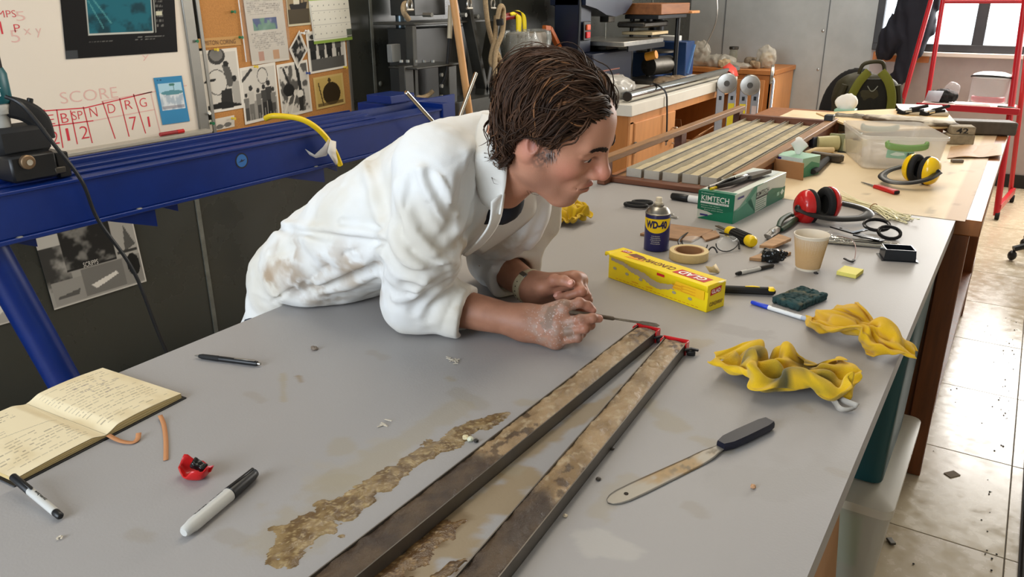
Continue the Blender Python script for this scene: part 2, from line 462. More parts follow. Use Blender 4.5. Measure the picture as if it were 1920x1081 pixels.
# ================================================================== SETTING
XW, YF, XR, YB, ZC = -2.95, 7.86, 1.7, -3.0, 3.15
M_wall = mat('grey_painted_sheet_wall', rgb(56, 57, 52), 0.30, var=0.07, vscale=3.0, bump=0.25, bscale=5.0, rvar=0.12, spec=0.6)
M_wall2 = mat('pale_grey_sheet_wall', rgb(170, 174, 174), 0.34, var=0.10, vscale=4.0, bump=0.12, bscale=6.0, spec=0.5)
M_plain = mat('painted_wall', rgb(186, 184, 178), 0.6, var=0.05)
def struct(o): o['kind'] = 'structure'; return o
def sbox_ob(name, lo, hi, m, parent=None, b=0.0, **k):
    lo = A(*lo); hi = A(*hi); return MB().box((lo + hi) / 2, hi - lo, b=b).build(name, m, parent, smooth=b > 0, **k)
# floor: slab with separate vinyl tiles laid on it
floor = struct(sbox_ob('floor', (XW - .1, YB, -0.1), (XR + .1, YF + .1, -0.004), mat('floor_screed', rgb(96, 88, 76), 0.8)))
M_tiles = [mat('vinyl_tile_%s' % k, rgb(*c), 0.24, var=0.10, vscale=16, bump=0.10, bscale=8, rvar=0.12, color2=rgb(*c2)) for k, c, c2 in
           (('cream', (196, 182, 156), (189, 174, 148)), ('pale', (202, 188, 162), (195, 180, 154)), ('worn', (192, 176, 150), (184, 168, 141)))]
TS = 0.575; tile_me = []
for m in M_tiles:
    me = MB().box((0, 0, 0), (TS - .003, TS - .003, .006), b=.0012).mesh('tile'); me.materials.append(m); tile_me.append(me)
for i in range(-5, 3):
    for j in range(-4, 14):
        x = 0.195 + (i + .5) * TS - TS; y = 2.958 - TS * 5 + (j + .5) * TS
        if x < XW or x > XR or y < YB or y > YF: continue
        o = link('tile', random.choice(tile_me), floor); o.location = (x, y, -0.0035 + random.uniform(-.0004, .0004)); o.rotation_euler = (0, 0, random.choice((0, PI / 2)))
# left wall of sheet panels, their seams covered by slim strips
wl = struct(sbox_ob('wall_left', (XW - .12, YB, 0), (XW, YF, ZC), M_wall))
for y in (-.9, .4, 2.06, 3.24, 4.46, 5.68, 6.9):
    MB().box((XW + .003, y, ZC / 2), (.006, .022, ZC), b=.002).build('seam_strip', mat('seam_paint', rgb(104, 104, 96), .45, var=.25, vscale=20), wl)
for y in (3.28, 4.5):
    for z in (.5, 1.12, 1.7):
        MB().ball((XW + .004, y, z), (.006, .014, .014)).build('screw_head', mat('seam_paint', (1, 1, 1)), wl)
# far wall with its window opening
WX0, WX1, WZ0, WZ1 = -1.245, 1.15, 1.09, 2.25
wf = struct(sbox_ob('wall_far', (XW, YF, 0), (WX0, YF + .14, ZC), M_wall2))
M_low = mat('mauve_lower_wall', rgb(164, 154, 152), .4, var=.06)
sbox_ob('panel_below_window', (WX0, YF, 0), (WX1, YF + .14, WZ0), M_low, wf)
sbox_ob('panel_above_window', (WX0, YF, WZ1), (WX1, YF + .14, ZC), M_wall2, wf)
sbox_ob('panel_beside_window', (WX1, YF, 0), (XR, YF + .14, ZC), M_wall2, wf)
for x in (-1.648, -2.6):
    MB().box((x, YF - .003, ZC / 2), (.008, .006, ZC)).build('seam_strip', mat('seam_dark', rgb(96, 100, 102), .5), wf)
for z in (.9, 1.24, 1.6): MB().ball((-1.68, YF - .003, z), (.012, .006, .012)).build('screw_head', mat('steel', rgb(190, 190, 188), .3, 1.0), wf)
M_frame = mat('dark_window_metal', rgb(52, 50, 50), .4, var=.2)
win = struct(MB().box(((WX0 + WX1) / 2, YF + .02, WZ0 + .03), (WX1 - WX0, .08, .06), b=.004).build('window_1', M_frame))
for x, wd in ((WX0 + .03, .06), (-.437, .085), (.42, .085), (WX1 - .03, .06)):
    MB().box((x, YF + .02, (WZ0 + WZ1) / 2), (wd, .07, WZ1 - WZ0), b=.004).build('mullion', M_frame, win)
MB().box(((WX0 + WX1) / 2, YF + .02, WZ1 - .03), (WX1 - WX0, .08, .06), b=.004).build('head_rail', M_frame, win)
M_pane = mat('window_pane', (1, 1, 1), .02, alpha=.10)
for a, b in ((WX0 + .06, -.48), (-.395, .378), (.462, WX1 - .06)):
    MB().box(((a + b) / 2, YF + .03, (WZ0 + WZ1) / 2), (b - a, .006, WZ1 - WZ0 - .12)).build('pane', M_pane, win)
MB().box((-.05, YF - .035, WZ0 - .02), (2.3, .09, .035), b=.004).build('sill', mat('sill_paint', rgb(226, 216, 206), .4), win)
MB().box((-1.0, YF - .01, WZ0 - .055), (.45, .03, .08), b=.004).build('sill_board', mat('orange_wood', rgb(178, 112, 62), .5, var=.2), win)
struct(sbox_ob('baseboard_far', (-1.8, YF - .015, 0), (XR, YF, .11), mat('black_vinyl', rgb(28, 27, 26), .5)))
struct(sbox_ob('ceiling', (XW - .1, YB, ZC), (XR + .1, YF + .1, ZC + .1), mat('ceiling_paint', rgb(205, 202, 194), .8)))
struct(sbox_ob('wall_right', (XR, YB, 0), (XR + .12, YF, ZC), M_plain))
wb = struct(sbox_ob('wall_back', (-0.2, YB - .12, 0), (XR, YB, ZC), M_plain))      # a wide roller door stands open on its left
sbox_ob('door_header', (XW, YB - .12, 2.9), (-.2, YB, ZC), M_plain, wb)

# ================================================================== THE WORKBENCH
TX0, TX1, TY0, TY1 = -1.316, -0.115, -0.35, 2.69
bench = thing('workbench', 'long bench with a stained grey laminate top that the man leans on', 'workbench', ((TX0 + TX1) / 2, 1.2, 0))
# top: a fine grid so that mud stains with their own outlines sit in its colour
def stain_tint(X, Y):
    P = np.c_[X, Y, np.zeros(len(X))]; c = np.tile(np.array(rgb(162, 158, 156)), (len(X), 1))
    c = c * (0.97 + 0.06 * fbm(P * 3, 5))[:, None]
    def blot(a, b, r, col, amt, seed, rag=.6, sc=28):
        nonlocal c
        a = onz(*a)[:2]; b = onz(*b)[:2]; d = b - a; q = np.c_[X, Y] - a
        t = np.clip((q @ d) / (d @ d + 1e-9), 0, 1); D = np.linalg.norm(q - t[:, None] * d, axis=1)
        n = fbm(P * sc, seed, 5); m = sst(r, r * .55, D + (n - .5) * 2 * r * rag) * amt
        c = mixc(c, rgb(*col), m)
    tan = (150, 128, 92); pale = (158, 148, 128); dk = (104, 82, 52)
    blot((900, 900), (1240, 690), .020, tan, .75, 1, .9); blot((780, 1060), (960, 900), .045, tan, .8, 2, 1.0); blot((700, 1075), (800, 985), .035, dk, .85, 3, 1.0)
    blot((760, 1010), (850, 980), .03, dk, .6, 13, 1.1); blot((930, 1040), (870, 1075), .02, dk, .8, 14, 1.0)
    blot((640, 880), (730, 850), .05, (166, 158, 146), .5, 4, 1.1); blot((860, 735), (900, 760), .020, (152, 146, 136), .6, 5, .5)
    blot((1200, 750), (1260, 790), .035, pale, .6, 6, 1.1); blot((1120, 960), (1180, 900), .02, pale, .5, 7, 1.1); blot((1300, 820), (1360, 835), .018, pale, .55, 8, 1.0)
    blot((1370, 615), (1430, 630), .035, (146, 142, 138), .6, 9, 1.0); blot((1120, 690), (1330, 640), .022, pale, .55, 10, 1.2); blot((530, 700), (532, 750), .006, pale, .7, 11, .6)
    blot((560, 705), (565, 715), .006, (140, 124, 100), .8, 12, .5); blot((840, 708), (848, 712), .008, pale, .7, 15, .4); blot((980, 755), (1010, 755), .02, pale, .6, 16, .8)
    blot((1130, 1020), (1190, 1040), .028, (186, 181, 174), .45, 17, 1.2); blot((640, 830), (650, 840), .02, pale, .5, 18, 1.1); blot((1400, 900), (1560, 880), .05, (156, 152, 148), .4, 19, 1.1)
    blot((930, 850), (960, 870), .03, pale, .5, 20, 1.1); blot((530, 1000), (640, 930), .05, pale, .55, 21, 1.1); blot((870, 760), (640, 900), .03, pale, .5, 22, 1.1)
    for k, (px, py) in enumerate(((1380, 700), (1440, 520), (1560, 880), (1290, 950), (700, 660), (470, 740), (1600, 640), (1500, 760), (250, 1000), (430, 1000))):
        blot((px, py), (px + 20, py + 10), .014, (150, 142, 130), .45, 40 + k, 1.1)
    return c
def table_grid():
    xs = np.linspace(TX0, TX1, 200); ys = np.concatenate([np.linspace(TY0, .4, 12)[:-1], np.linspace(.4, 1.6, 260)[:-1], np.linspace(1.6, TY1, 130)])
    X, Y = np.meshgrid(xs, ys, indexing='ij'); n = X.size
    V = np.c_[X.ravel(), Y.ravel(), np.full(n, TOP)]; col = stain_tint(V[:, 0], V[:, 1])
    idx = np.arange(n).reshape(X.shape); F = np.stack([idx[:-1, :-1], idx[1:, :-1], idx[1:, 1:], idx[:-1, 1:]], -1).reshape(-1, 4)
    return V, F, col
V, F, colr = table_grid()
top = MB().box(((TX0 + TX1) / 2, (TY0 + TY1) / 2, TOP - .0205), (TX1 - TX0, TY1 - TY0, .040)).build('tabletop', mat('laminate_edge', rgb(140, 134, 128), .45), bench, world=True)
raw_mesh('laminate', V, F, vmat('grey_laminate', .44, bump=.06, bscale=260, spec=.32), top, tint=colr, smooth=False, world=True)
M_oak = mat('brown_varnished_wood', rgb(112, 62, 28), .4, var=.30, vscale=5, stretch=(9, 9, .8), rvar=.1)
M_oak2 = mat('brown_wood_light', rgb(150, 92, 46), .42, var=.22, vscale=5, stretch=(9, 9, .8))
for (x, y, sx, sy) in ((-1.18, 2.3, .06, .4), (-.22, .0, .06, .4), (-1.18, .0, .06, .4)):
    MB().box((x, y, (TOP - .042 + .0) / 2), (sx, sy, TOP - .042), b=.003).build('leg_panel', M_oak, bench, world=True)
MB().box((-.7, 2.42, .5), (1.0, .03, .70), b=.003).build('back_panel', M_oak, bench, world=True)
MB().box((-.20, 1.1, TOP - .09), (.03, 2.2, .09), b=.002).build('apron', M_oak, bench, world=True)
MB().box((-1.2, 1.1, TOP - .09), (.03, 2.2, .09), b=.002).build('apron', M_oak, bench, world=True)

# second bench, covered with drawing paper
T2X0, T2X1, T2Y0, T2Y1 = -1.30, -0.045, 2.70, 4.95
b2 = thing('layout_bench', 'brown wooden bench whose top is covered with cream paper', 'workbench', ((T2X0 + T2X1) / 2, 3.8, 0))
MB().box(((T2X0 + T2X1) / 2, (T2Y0 + T2Y1) / 2, TOP - .027), (T2X1 - T2X0, T2Y1 - T2Y0, .05), b=.003).build('tabletop', M_oak2, b2, world=True)
MB().box((-.30, 2.735, .435), (.33, .025, .866), b=.002).build('end_panel', M_oak, b2, world=True); MB().box((-.105, 2.73, .435), (.066, .045, .866), b=.003).build('stile', M_oak, b2, world=True)
for (x, y) in ((-.12, 4.45), (-1.2, 2.86), (-1.2, 4.75)):
    MB().box((x, y, (TOP - .052) / 2), (.09, .09, TOP - .052), b=.004).build('leg', M_oak, b2, world=True)
MB().box((-.10, 3.8, TOP - .10), (.03, 1.8, .09)).build('apron', M_oak, b2, world=True)
MB().box((-.10, 3.8, .20), (.05, 1.8, .08)).build('stretcher', M_oak, b2, world=True)
pc = onz(1637, 386); 
pp = Paint(90, 140, rgb(226, 205, 170)); pp.mottle(9, rgb(205, 180, 142), .5, .75, 3, a=.6); pp.mottle(30, rgb(150, 130, 100), .66, .72, 5, x0=.6, a=.5); pp.rect(.955, 0, 1, 1, rgb(176, 130, 100), .5)
ppr = sheet('paper_cover', pp, (-1.15, 2.665, TOP + .0012), (1.06, .0, 0), (0, 2.2, 0), thick=.0009)
tag(ppr, 'cream drawing paper spread over the far bench top', 'paper')
# ================================================================== THE MAN LEANING ON THE BENCH
def rot3(a, b, c): return np.array(Matrix.Rotation(a, 3, 'Z') @ Matrix.Rotation(b, 3, 'Y') @ Matrix.Rotation(c, 3, 'X'))
HS = 1.06; HM = rot3(math.radians(12.8), math.radians(30.2), math.radians(11.6)); HP = A(-.699, 1.220, 1.348)
def hw(p): return np.asarray(p, float) @ HM.T * HS + HP         # head space -> world
def hl(P): return ((P - HP) @ HM) / HS
person = thing('person', 'man in a stained white lab coat leaning on his elbows over the grey bench', 'person', (-1.5, 1.25, 0))

# ---- head in head space: x forward, y to his left, z up
def head_sdf(Q):
    S = Q.copy(); S[:, 1] = np.abs(S[:, 1])
    d = ell(Q, (-.010, 0, .032), (.092, .074, .079))
    d = smin(d, ell(Q, (.030, 0, .037), (.063, .064, .058)), .03)
    d = smin(d, ell(Q, (.034, 0, -.022), (.056, .056, .078)), .03)                     # mid face
    d = smin(d, rcone(S, (.012, .050, -.052), (.066, .017, -.093), .016, .017), .035)      # jaw
    d = smin(d, rcone(S, (.0, .056, -.015), (.012, .050, -.055), .018, .017), .03)
    d = smin(d, ell(Q, (.078, 0, -.092), (.019, .021, .017)), .022)                       # chin
    d = smin(d, ell(S, (.058, .036, -.018), (.024, .022, .020)), .022)                    # cheek bone
    d = smin(d, rcone(S, (.086, .010, .030), (.074, .044, .030), .010, .009), .014)       # brow ridge
    d = smax(d, -ell(S, (.098, .031, .008), (.020, .019, .013)), .014)                    # eye socket
    d = smin(d, ell(S, (.0735, .031, .010), (.0135, .0155, .0125)), .004)                  # lids over the eye
    d = smin(d, rcone(S, (.082, .017, .0035), (.074, .046, .004), .0042, .003), .004)       # lower lid roll
    d = smin(d, rcone(S, (.088, .016, .0150), (.074, .048, .0130), .0050, .0035), .004)     # upper lid fold
    n = rcone(Q, (.089, 0, .020), (.110, 0, -.013), .0085, .0105)
    n = smin(n, sph(Q, (.113, 0, -.019), .0118), .010)
    n = smin(n, ell(S, (.1005, .0125, -.0245), (.0115, .0075, .0085)), .007)
    d = smin(d, n, .012)
    d = smax(d, -ell(S, (.1045, .0070, -.0335), (.006, .0038, .0045)), .003)                # nostril
    d = smin(d, ell(Q, (.084, 0, -.056), (.020, .030, .020)), .018)                        # mouth mound
    d = smin(d, rcone(S, (.1035, .000, -.0475), (.0900, .0235, -.0555), .0048, .0026), .005)  # upper lip
    d = smin(d, rcone(S, (.1010, .000, -.0610), (.0895, .0215, -.0580), .0056, .0026), .005)  # lower lip
    d = smax(d, -rcone(S, (.1100, 0, -.0540), (.0910, .0260, -.0565), .0018, .0012), .003)
    d = smax(d, -rcone(S, (.101, .020, -.036), (.090, .033, -.056), .0022, .0015), .006)       # fold beside the mouth
    e = ell(S, (-.004, .077, .001), (.017, .0080, .029), rotm(0, -.18, .35))                  # ear
    e = smax(e, -ell(S, (.002, .0850, .004), (.0105, .0085, .018), rotm(0, -.18, .35)), .002)
    e = smin(e, ell(S, (.002, .0765, -.026), (.009, .006, .010)), .006)
    e = smin(e, ell(S, (.010, .0765, -.002), (.0045, .005, .008)), .004)
    d = smin(d, e, .006)
    return d
NB0 = A(-.875, 1.245, 1.235)                       # neck root
def head_world(P):
    d = head_sdf(hl(P)) * HS
    a = hw((-.030, 0, -.015)); b = NB0
    nk = chain(P, [a, (a + b) / 2 + A(.008, 0, -.002), b], [.060, .058, .070], .02)
    nk = smin(nk, rcone(P, hw((.010, -.02, -.065)), NB0 + A(.055, -.01, -.03), .030, .035), .03)
    nk = smin(nk, rcone(P, hw((-.012, -.060, -.03)), NB0 + A(.06, -.02, -.02), .014, .014), .025)
    return smin(d, nk, .028)
hv, hf = sdf_mesh(head_world, HP + A(-.27, -.15, -.20), HP + A(.17, .17, .17), .0021)
SK = np.array(rgb(192, 138, 110))
def head_tint(V):
    Q = hl(V); S = Q.copy(); S[:, 1] = np.abs(S[:, 1]); c = np.tile(SK, (len(V), 1))
    c = mixc(c, rgb(178, 118, 94), fbm(V * 45, 3) * .5)
    g = lambda p, r: np.exp(-(((S - np.asarray(p)) / np.asarray(r)) ** 2).sum(1))
    c = mixc(c, rgb(204, 112, 96), .75 * g((.112, 0, -.02), (.016, .016, .016)) + .5 * g((.062, .045, -.022), (.022, .02, .022)))
    beard = np.clip(g((.085, 0, -.085), (.03, .04, .022)) + g((.035, .055, -.065), (.05, .03, .03)) + .8 * g((.1, .012, -.038), (.012, .022, .008)), 0, 1)
    c = mixc(c, rgb(140, 100, 84), .55 * beard)
    c = mixc(c, rgb(166, 84, 76), np.clip(1.2 * g((.103, 0, -.048), (.008, .018, .0042)) + 1.2 * g((.101, 0, -.061), (.008, .017, .0052)), 0, 1) * .8)
    c = mixc(c, rgb(84, 44, 38), np.clip(1.4 * g((.1, .0, -.0545), (.012, .024, .0018)), 0, 1))
    c = mixc(c, rgb(200, 122, 104), .6 * g((0, .08, -.005), (.02, .012, .03)))
    c = mixc(c, rgb(120, 70, 58), .8 * g((.002, .080, .004), (.009, .008, .014)))  # shade inside the ear hollow, painted into the skin colour
    c = mixc(c, rgb(150, 96, 78), .5 * g((.078, .034, .004), (.01, .02, .008)))
    c = mixc(c, rgb(40, 24, 20), np.clip(1.6 * g((.086, .031, .0050 ), (.012, .0150, .0020)), 0, 1) * .9)
    sb = np.clip(g((.022, .068, -.014), (.013, .02, .019)) * 1.5, 0, 1) * sst(.25, .6, fbm(V * 240, 8))     # sideburn stubble, greying
    c = mixc(c, rgb(92, 78, 72), sb * .9)
    return c
# ---- arms and hands
WN = onz(982, 604, .958); EN = A(-.985, 1.160, .985); WF = ony(1000, 541, 1.365); EF = A(-1.00, 1.455, .985)
def J(l): return [ony(*q) for q in l]
FN = [J(((1057, 578, 1.245), (1086, 567, 1.262), (1102, 573, 1.274), (1111, 581, 1.279))),
      J(((1047, 606, 1.230), (1088, 599, 1.237), (1111, 596, 1.250), (1123, 597, 1.262))),
      J(((1042, 625, 1.224), (1096, 615, 1.234), (1107, 609, 1.256), (1093, 610, 1.278))),
      J(((1042, 640, 1.224), (1083, 633, 1.230), (1091, 625, 1.250), (1078, 622, 1.270))),
      J(((1012, 592, 1.262), (1046, 577, 1.290), (1082, 573, 1.296), (1108, 584, 1.290)))]
FF = [J(((1078, 524, 1.360), (1091, 546, 1.337), (1066, 554, 1.331), (1046, 556, 1.336))),
      J(((1087, 525, 1.382), (1099, 555, 1.352), (1080, 567, 1.345), (1060, 567, 1.346))),
      J(((1086, 533, 1.402), (1102, 562, 1.374), (1086, 577, 1.366), (1070, 577, 1.366))),
      J(((1078, 546, 1.416), (1099, 577, 1.394), (1086, 586, 1.385), (1072, 585, 1.386))),
      J(((1019, 538, 1.337), (1039, 525, 1.329), (1057, 526, 1.324), (1070, 531, 1.323)))]
FR = [(.0112, .0098, .0088, .0078), (.0114, .0100, .0090, .0080), (.0110, .0096, .0086, .0076), (.0100, .0084, .0076, .0068), (.0150, .0125, .0108, .0092)]
def hand_sdf(P, W, E, FJ, rw):
    pal = None
    for i in range(4):
        q = rcone(P, W + (FJ[i][0] - W) * .12, FJ[i][0], .024, .0165); pal = q if pal is None else smin(pal, q, .022)
    pal = smin(pal, rcone(P, W, FJ[4][0] * .6 + W * .4, .024, .021), .02)
    pal = smin(pal, rcone(P, FJ[4][0], FJ[0][0] * .8 + FJ[4][1] * .2, .018, .013), .018)
    d = smin(pal, rcone(P, E, W, .046, rw), .025)
    for i in range(4): d = smin(d, sph(P, FJ[i][0], .0128), .010)                      # knuckles
    for i in range(5):
        q = chain(P, FJ[i], FR[i], .0025)
        for j in (1, 2): q = smin(q, sph(P, FJ[i][j], FR[i][j] * 1.08), .003)
        d = smin(d, q, .0055)
    return smax(d, -(P[:, 2] - (TOP + .0005)), .004)
def hand_mesh(W, E, FJ, rw):
    pts = np.vstack(FJ + [[W], [W + (E - W) * .75]])
    return sdf_mesh(lambda P: hand_sdf(P, W, E, FJ, rw), pts.min(0) - .045, pts.max(0) + .05, .0017)
def hand_tint(V, FJ, dust):
    c = mixc(np.tile(np.array(rgb(172, 122, 96)), (len(V), 1)), rgb(138, 92, 70), fbm(V * 60, 4) * .8)
    for i in range(5):
        t = FJ[i][3]; c = mixc(c, rgb(206, 142, 122), .7 * np.exp(-(((V - t) / .012) ** 2).sum(1)))
        for j in (0, 1): c = mixc(c, rgb(168, 100, 80), .5 * np.exp(-(((V - FJ[i][j]) / .012) ** 2).sum(1)))
    if dust:
        m = np.linalg.norm(V - ony(1040, 605, 1.22), axis=1); k = sst(.075, .03, m)
        c = mixc(c, rgb(158, 138, 124), k * sst(.35, .75, fbm(V * 90, 6)) * .7)
        c = mixc(c, rgb(118, 100, 84), k * sst(.52, .66, fbm(V * 50 + 9, 7)) * .7); c = mixc(c, rgb(214, 200, 190), k * sst(.66, .72, fbm(V * 430, 12)) * .6)
    return c
nv, nf = hand_mesh(WN, EN, FN, .0300); fv, ff = hand_mesh(WF, EF, FF, .0290)
# ---- trunk and legs, under the clothes
SP = [(-1.380, .945), (-1.300, .990), (-1.16, 1.088), (-1.06, 1.142), (-.955, 1.205), (-.885, 1.240)]; SR = [.114, .120, .119, .119, .114, .078]; YC = 1.268
def trunk(P, grow=0.0, sc=.70, upto=6):
    Q = P.copy(); Q[:, 1] = (Q[:, 1] - YC) * sc
    return chain(Q, [(x, 0, z) for x, z in SP[:upto]], [r + grow for r in SR[:upto]], .06)
LEG = [[(-1.42, 1.18, .80), (-1.48, 1.175, .50), (-1.55, 1.17, .10)], [(-1.42, 1.36, .80), (-1.48, 1.365, .50), (-1.55, 1.37, .10)]]
def under(P):
    d = trunk(P, -.028)
    for L in LEG: d = smin(d, chain(P, L, [.085, .055, .036], .03), .05)
    for s, e in ((A(-.87, 1.10, 1.26), EN), (A(-.87, 1.45, 1.25), EF)): d = smin(d, rcone(P, s, e, .052, .042), .04)
    return smax(d, -sbox(P, (TX0 + .6, 1.2, TOP - .2), (.602, 1.6, .202)), .01)
uv, uf = sdf_mesh(under, (-1.80, .95, .03), (-.72, 1.60, 1.40), .012)
allv = np.vstack([hv, nv, fv, uv]); allf = np.vstack([hf, nf + len(hv), ff + len(hv) + len(nv), uf + len(hv) + len(nv) + len(fv)])
tint = np.vstack([head_tint(hv), hand_tint(nv, FN, True), hand_tint(fv, FF, False), np.tile(SK, (len(uv), 1))])
body = raw_mesh('body', allv, allf, vmat('skin', .50, bump=.10, bscale=420, sss=.12, spec=.45), person, tint=tint, world=True)
# nails
def nail(c, n, d, w=.0055, l=.0065):
    s, u, f = frame(d, n); MB().ball(np.asarray(c), (w, .0016, l), 10, np.stack([s, u, f], 1)).build('fingernail', mat('nail', rgb(214, 158, 140), .3), person, world=True)
for FJ, fs in ((FN, ((1, (.3, -.75, .55)),)), (FF, ((0, (-.2, -.6, .75)), (1, (-.3, -.6, .7)), (4, (0, -.75, .65))))):
    for i, n in fs:
        n = A(*n); n /= np.linalg.norm(n); d = FJ[i][3] - FJ[i][2]; nail(FJ[i][3] + d / np.linalg.norm(d) * .002 + n * FR[i][3] * .90, n, d)
# eyes: a narrow strip of eyeball shows between the lids
for s in (-1, 1):
    eye = MB().ball(hw((.0744, s * .031, .0078)), .0128 * HS, 18).build('eye', mat('eye_white', rgb(196, 178, 166), .2), person, world=True)
    MB().ball(hw((.0858, s * .031, .0050)), (.0034, .0050, .0050), 12, HM).build('iris', mat('iris_brown', rgb(36, 22, 16), .15), eye, world=True)

# ---- hair: a dark cap and several thousand strands
HC, HR = A(-.006, 0, .034), A(.098, .077, .081)          # the skull's ellipsoid
def hair_line(Q):
    """> 0 where hair grows (head space)"""
    x, y, z = Q[:, 0], np.abs(Q[:, 1]), Q[:, 2]
    front = .063 + .020 * (x - .05) / .05 - np.maximum(0, y - .03) * .50          # hairline at the brow, lower at the temples
    return z - np.where(x > .040, front, np.interp(x, [-.12, -.075, -.045, -.024, -.016, .012, .024, .040], [-.088, -.082, -.066, -.03, .026, .030, .012, .046]))
def thick(x, y, z):
    """how far the hair stands off the skull"""
    t = .017 + .014 * np.clip((.03 - x) / .12, 0, 1) * np.clip((.07 - z) / .1, 0, 1) + .006 * np.clip(np.abs(y) / .07, 0, 1)
    return t * np.where(x > .05, .9, 1.0)
def cap_sdf(P):
    Q = hl(P); d = ell(Q, HC, HR + .001); d = smin(d, ell(Q, (-.055, 0, -.02), (.042, .056, .054)), .03)
    d = d + (.003 - .006 * fbm(Q * 38, 21, 3))
    return smax(d, -hair_line(Q) * .8, .008) * HS
cv, cf = sdf_mesh(cap_sdf, HP - .17, HP + .19, .0040)
hair = raw_mesh('hair', cv, cf, mat('hair_undercoat', rgb(30, 19, 13), 1.0, bump=.4, bscale=120, spec=.05), person, world=True)
def strands():
    r = np.random.default_rng(5); V = []; Fc = []; C = []; nst = 0; NS = 14; K = 3
    G = r.normal(size=(24000, 3)); G /= np.linalg.norm(G, axis=1)[:, None]
    R0 = G * HR + HC; ok = hair_line(np.c_[R0[:, 0], R0[:, 1], R0[:, 2]]) > -.001; G = G[ok][:7000]
    down = hl((HP + A(0, 0, -1))[None])[0] - hl(HP[None])[0]; down /= np.linalg.norm(down)
    cell = np.round(G * 4.2).astype(int); l0 = _hash(cell[:, 0], cell[:, 1], cell[:, 2], 3); l1 = _hash(cell[:, 0], cell[:, 1], cell[:, 2], 9); l2 = _hash(cell[:, 0], cell[:, 1], cell[:, 2], 17)
    for i in range(len(G)):
        u = G[i].copy(); p = u * HR + HC; side = 1 if p[1] > .008 else -1
        frontal = np.clip((p[0] - .01) / .06, 0, 1); low = p[2] < .005
        # parted a little off centre; swept back off the brow and falling to the sides in waves
        flow = A(-.55 + .25 * frontal, side * .75 * (p[2] > .02), 0) + down * (.55 + .35 * (1 - frontal)) + (np.array([l0[i], l1[i], l2[i]]) - .5) * A(.9, .8, .6)
        if abs(p[1]) < .034 and p[2] > .03: k_ = abs(p[1]) / .034; flow = flow * k_ + (A(-1.0, side * .35 + (l2[i] - .5) * .8, 0) + (l0[i] - .5) * A(.5, .6, .3)) * (1 - k_)
        if p[0] > .055 and p[2] > .05: flow = A(-.45, side * .7 + (l1[i] - .5) * 1.1, .15)
        L = (.085 + .045 * l1[i] + .02 * r.random()); wig = 0
        if low: L *= .80; flow = down * .9 + A(-.35, side * .1, 0) + (np.array([l0[i], l1[i], l2[i]]) - .5) * .9; wig = 1
        if p[0] > -.02 and p[2] < .06 and abs(p[1]) > .045: L *= .55
        ph = l0[i] * 6.28 + r.normal() * .35; amp = (.0045 + .0065 * l1[i]) * (2.3 if wig else 1); fq = (9 if wig else 7) + 6 * l2[i]
        th = float(thick(*p)) * (.25 + .75 * r.random() ** .6) * (.75 + .5 * l2[i]) * (1.7 if r.random() < .05 else 1); pts = []; dead = NS; uu = u.copy()
        for k in range(NS):
            t = k / (NS - 1); n = uu / HR; n /= np.linalg.norm(n)
            tg = flow - n * (flow @ n); tg /= np.linalg.norm(tg) + 1e-9
            base = uu * HR + HC; h = th * math.sin(min(1, t * 1.8) * PI / 2) * (1 - .25 * t)
            if base[2] < -.03: h += .010 * t
            bi = np.cross(n, tg); q = base + n * (h - .001) + bi * amp * math.sin(ph + fq * t) * t ** .6 + n * amp * .55 * math.cos(ph + fq * t) * t
            pts.append(q)
            a = abs(q[1])
            if dead == NS and k > 1 and ((q[2] < -.045 and q[0] > -.045 and q[1] > -.02) or (a > .045 and -.017 < q[0] < .060 and q[2] < .006 - .25 * max(0, q[0] - .03)) or (q[0] > .045 and hair_line(q[None])[0] < -.010)): dead = k
            if uu[2] < -.55: uu = uu + (down * .6 + tg * .5) / HR * L / NS * (1 + .0 * t)
            else: uu = uu + tg / HR * L / NS; uu /= np.linalg.norm(uu)
        if dead < 4: continue
        pts = hw(np.array(pts)); T = np.gradient(pts, axis=0); T /= np.linalg.norm(T, axis=1)[:, None] + 1e-9
        s = np.cross(T, HM @ (u / HR)); s /= np.linalg.norm(s, axis=1)[:, None] + 1e-9; w_ = np.cross(s, T)
        tt = np.arange(NS) / max(1, dead - 1); rad = (.0009 + .0007 * r.random()) * np.clip((1.04 - tt) * 2.2, 0, 1)
        if dead < NS: pts[dead:] = pts[dead - 1]; rad[dead - 1:] = 0
        for k in range(K):
            a = 2 * PI * k / K; V.append(pts + (s * math.cos(a) * 1.4 + w_ * math.sin(a) * .7) * rad[:, None])
        b0 = nst * NS * K
        for k in range(K):
            k2 = (k + 1) % K; a = b0 + k * NS + np.arange(NS - 1); b = b0 + k2 * NS + np.arange(NS - 1); Fc.append(np.stack([a, b, b + 1, a + 1], 1))
        c0 = np.array(rgb(66, 43, 28)) * (.45 + .9 * l1[i]) * r.uniform(.6, 1.35)
        if l0[i] > .80 and r.random() < .6: c0 = np.array(rgb(124, 84, 54)) * r.uniform(.6, 1.2)
        C.append(np.tile(c0, (NS * K, 1))); nst += 1
    return np.vstack(V), np.vstack(Fc), np.vstack(C)
sv, sf, sc_ = strands()
raw_mesh('strands', sv, sf, vmat('hair_strand', .52, spec=.3), hair, tint=sc_, world=True, kind='stuff')
def face_x(y, z):
    x = np.full(len(y), .13)
    for _ in range(40): x = x - head_sdf(np.c_[x, y, z]) * .8
    return x
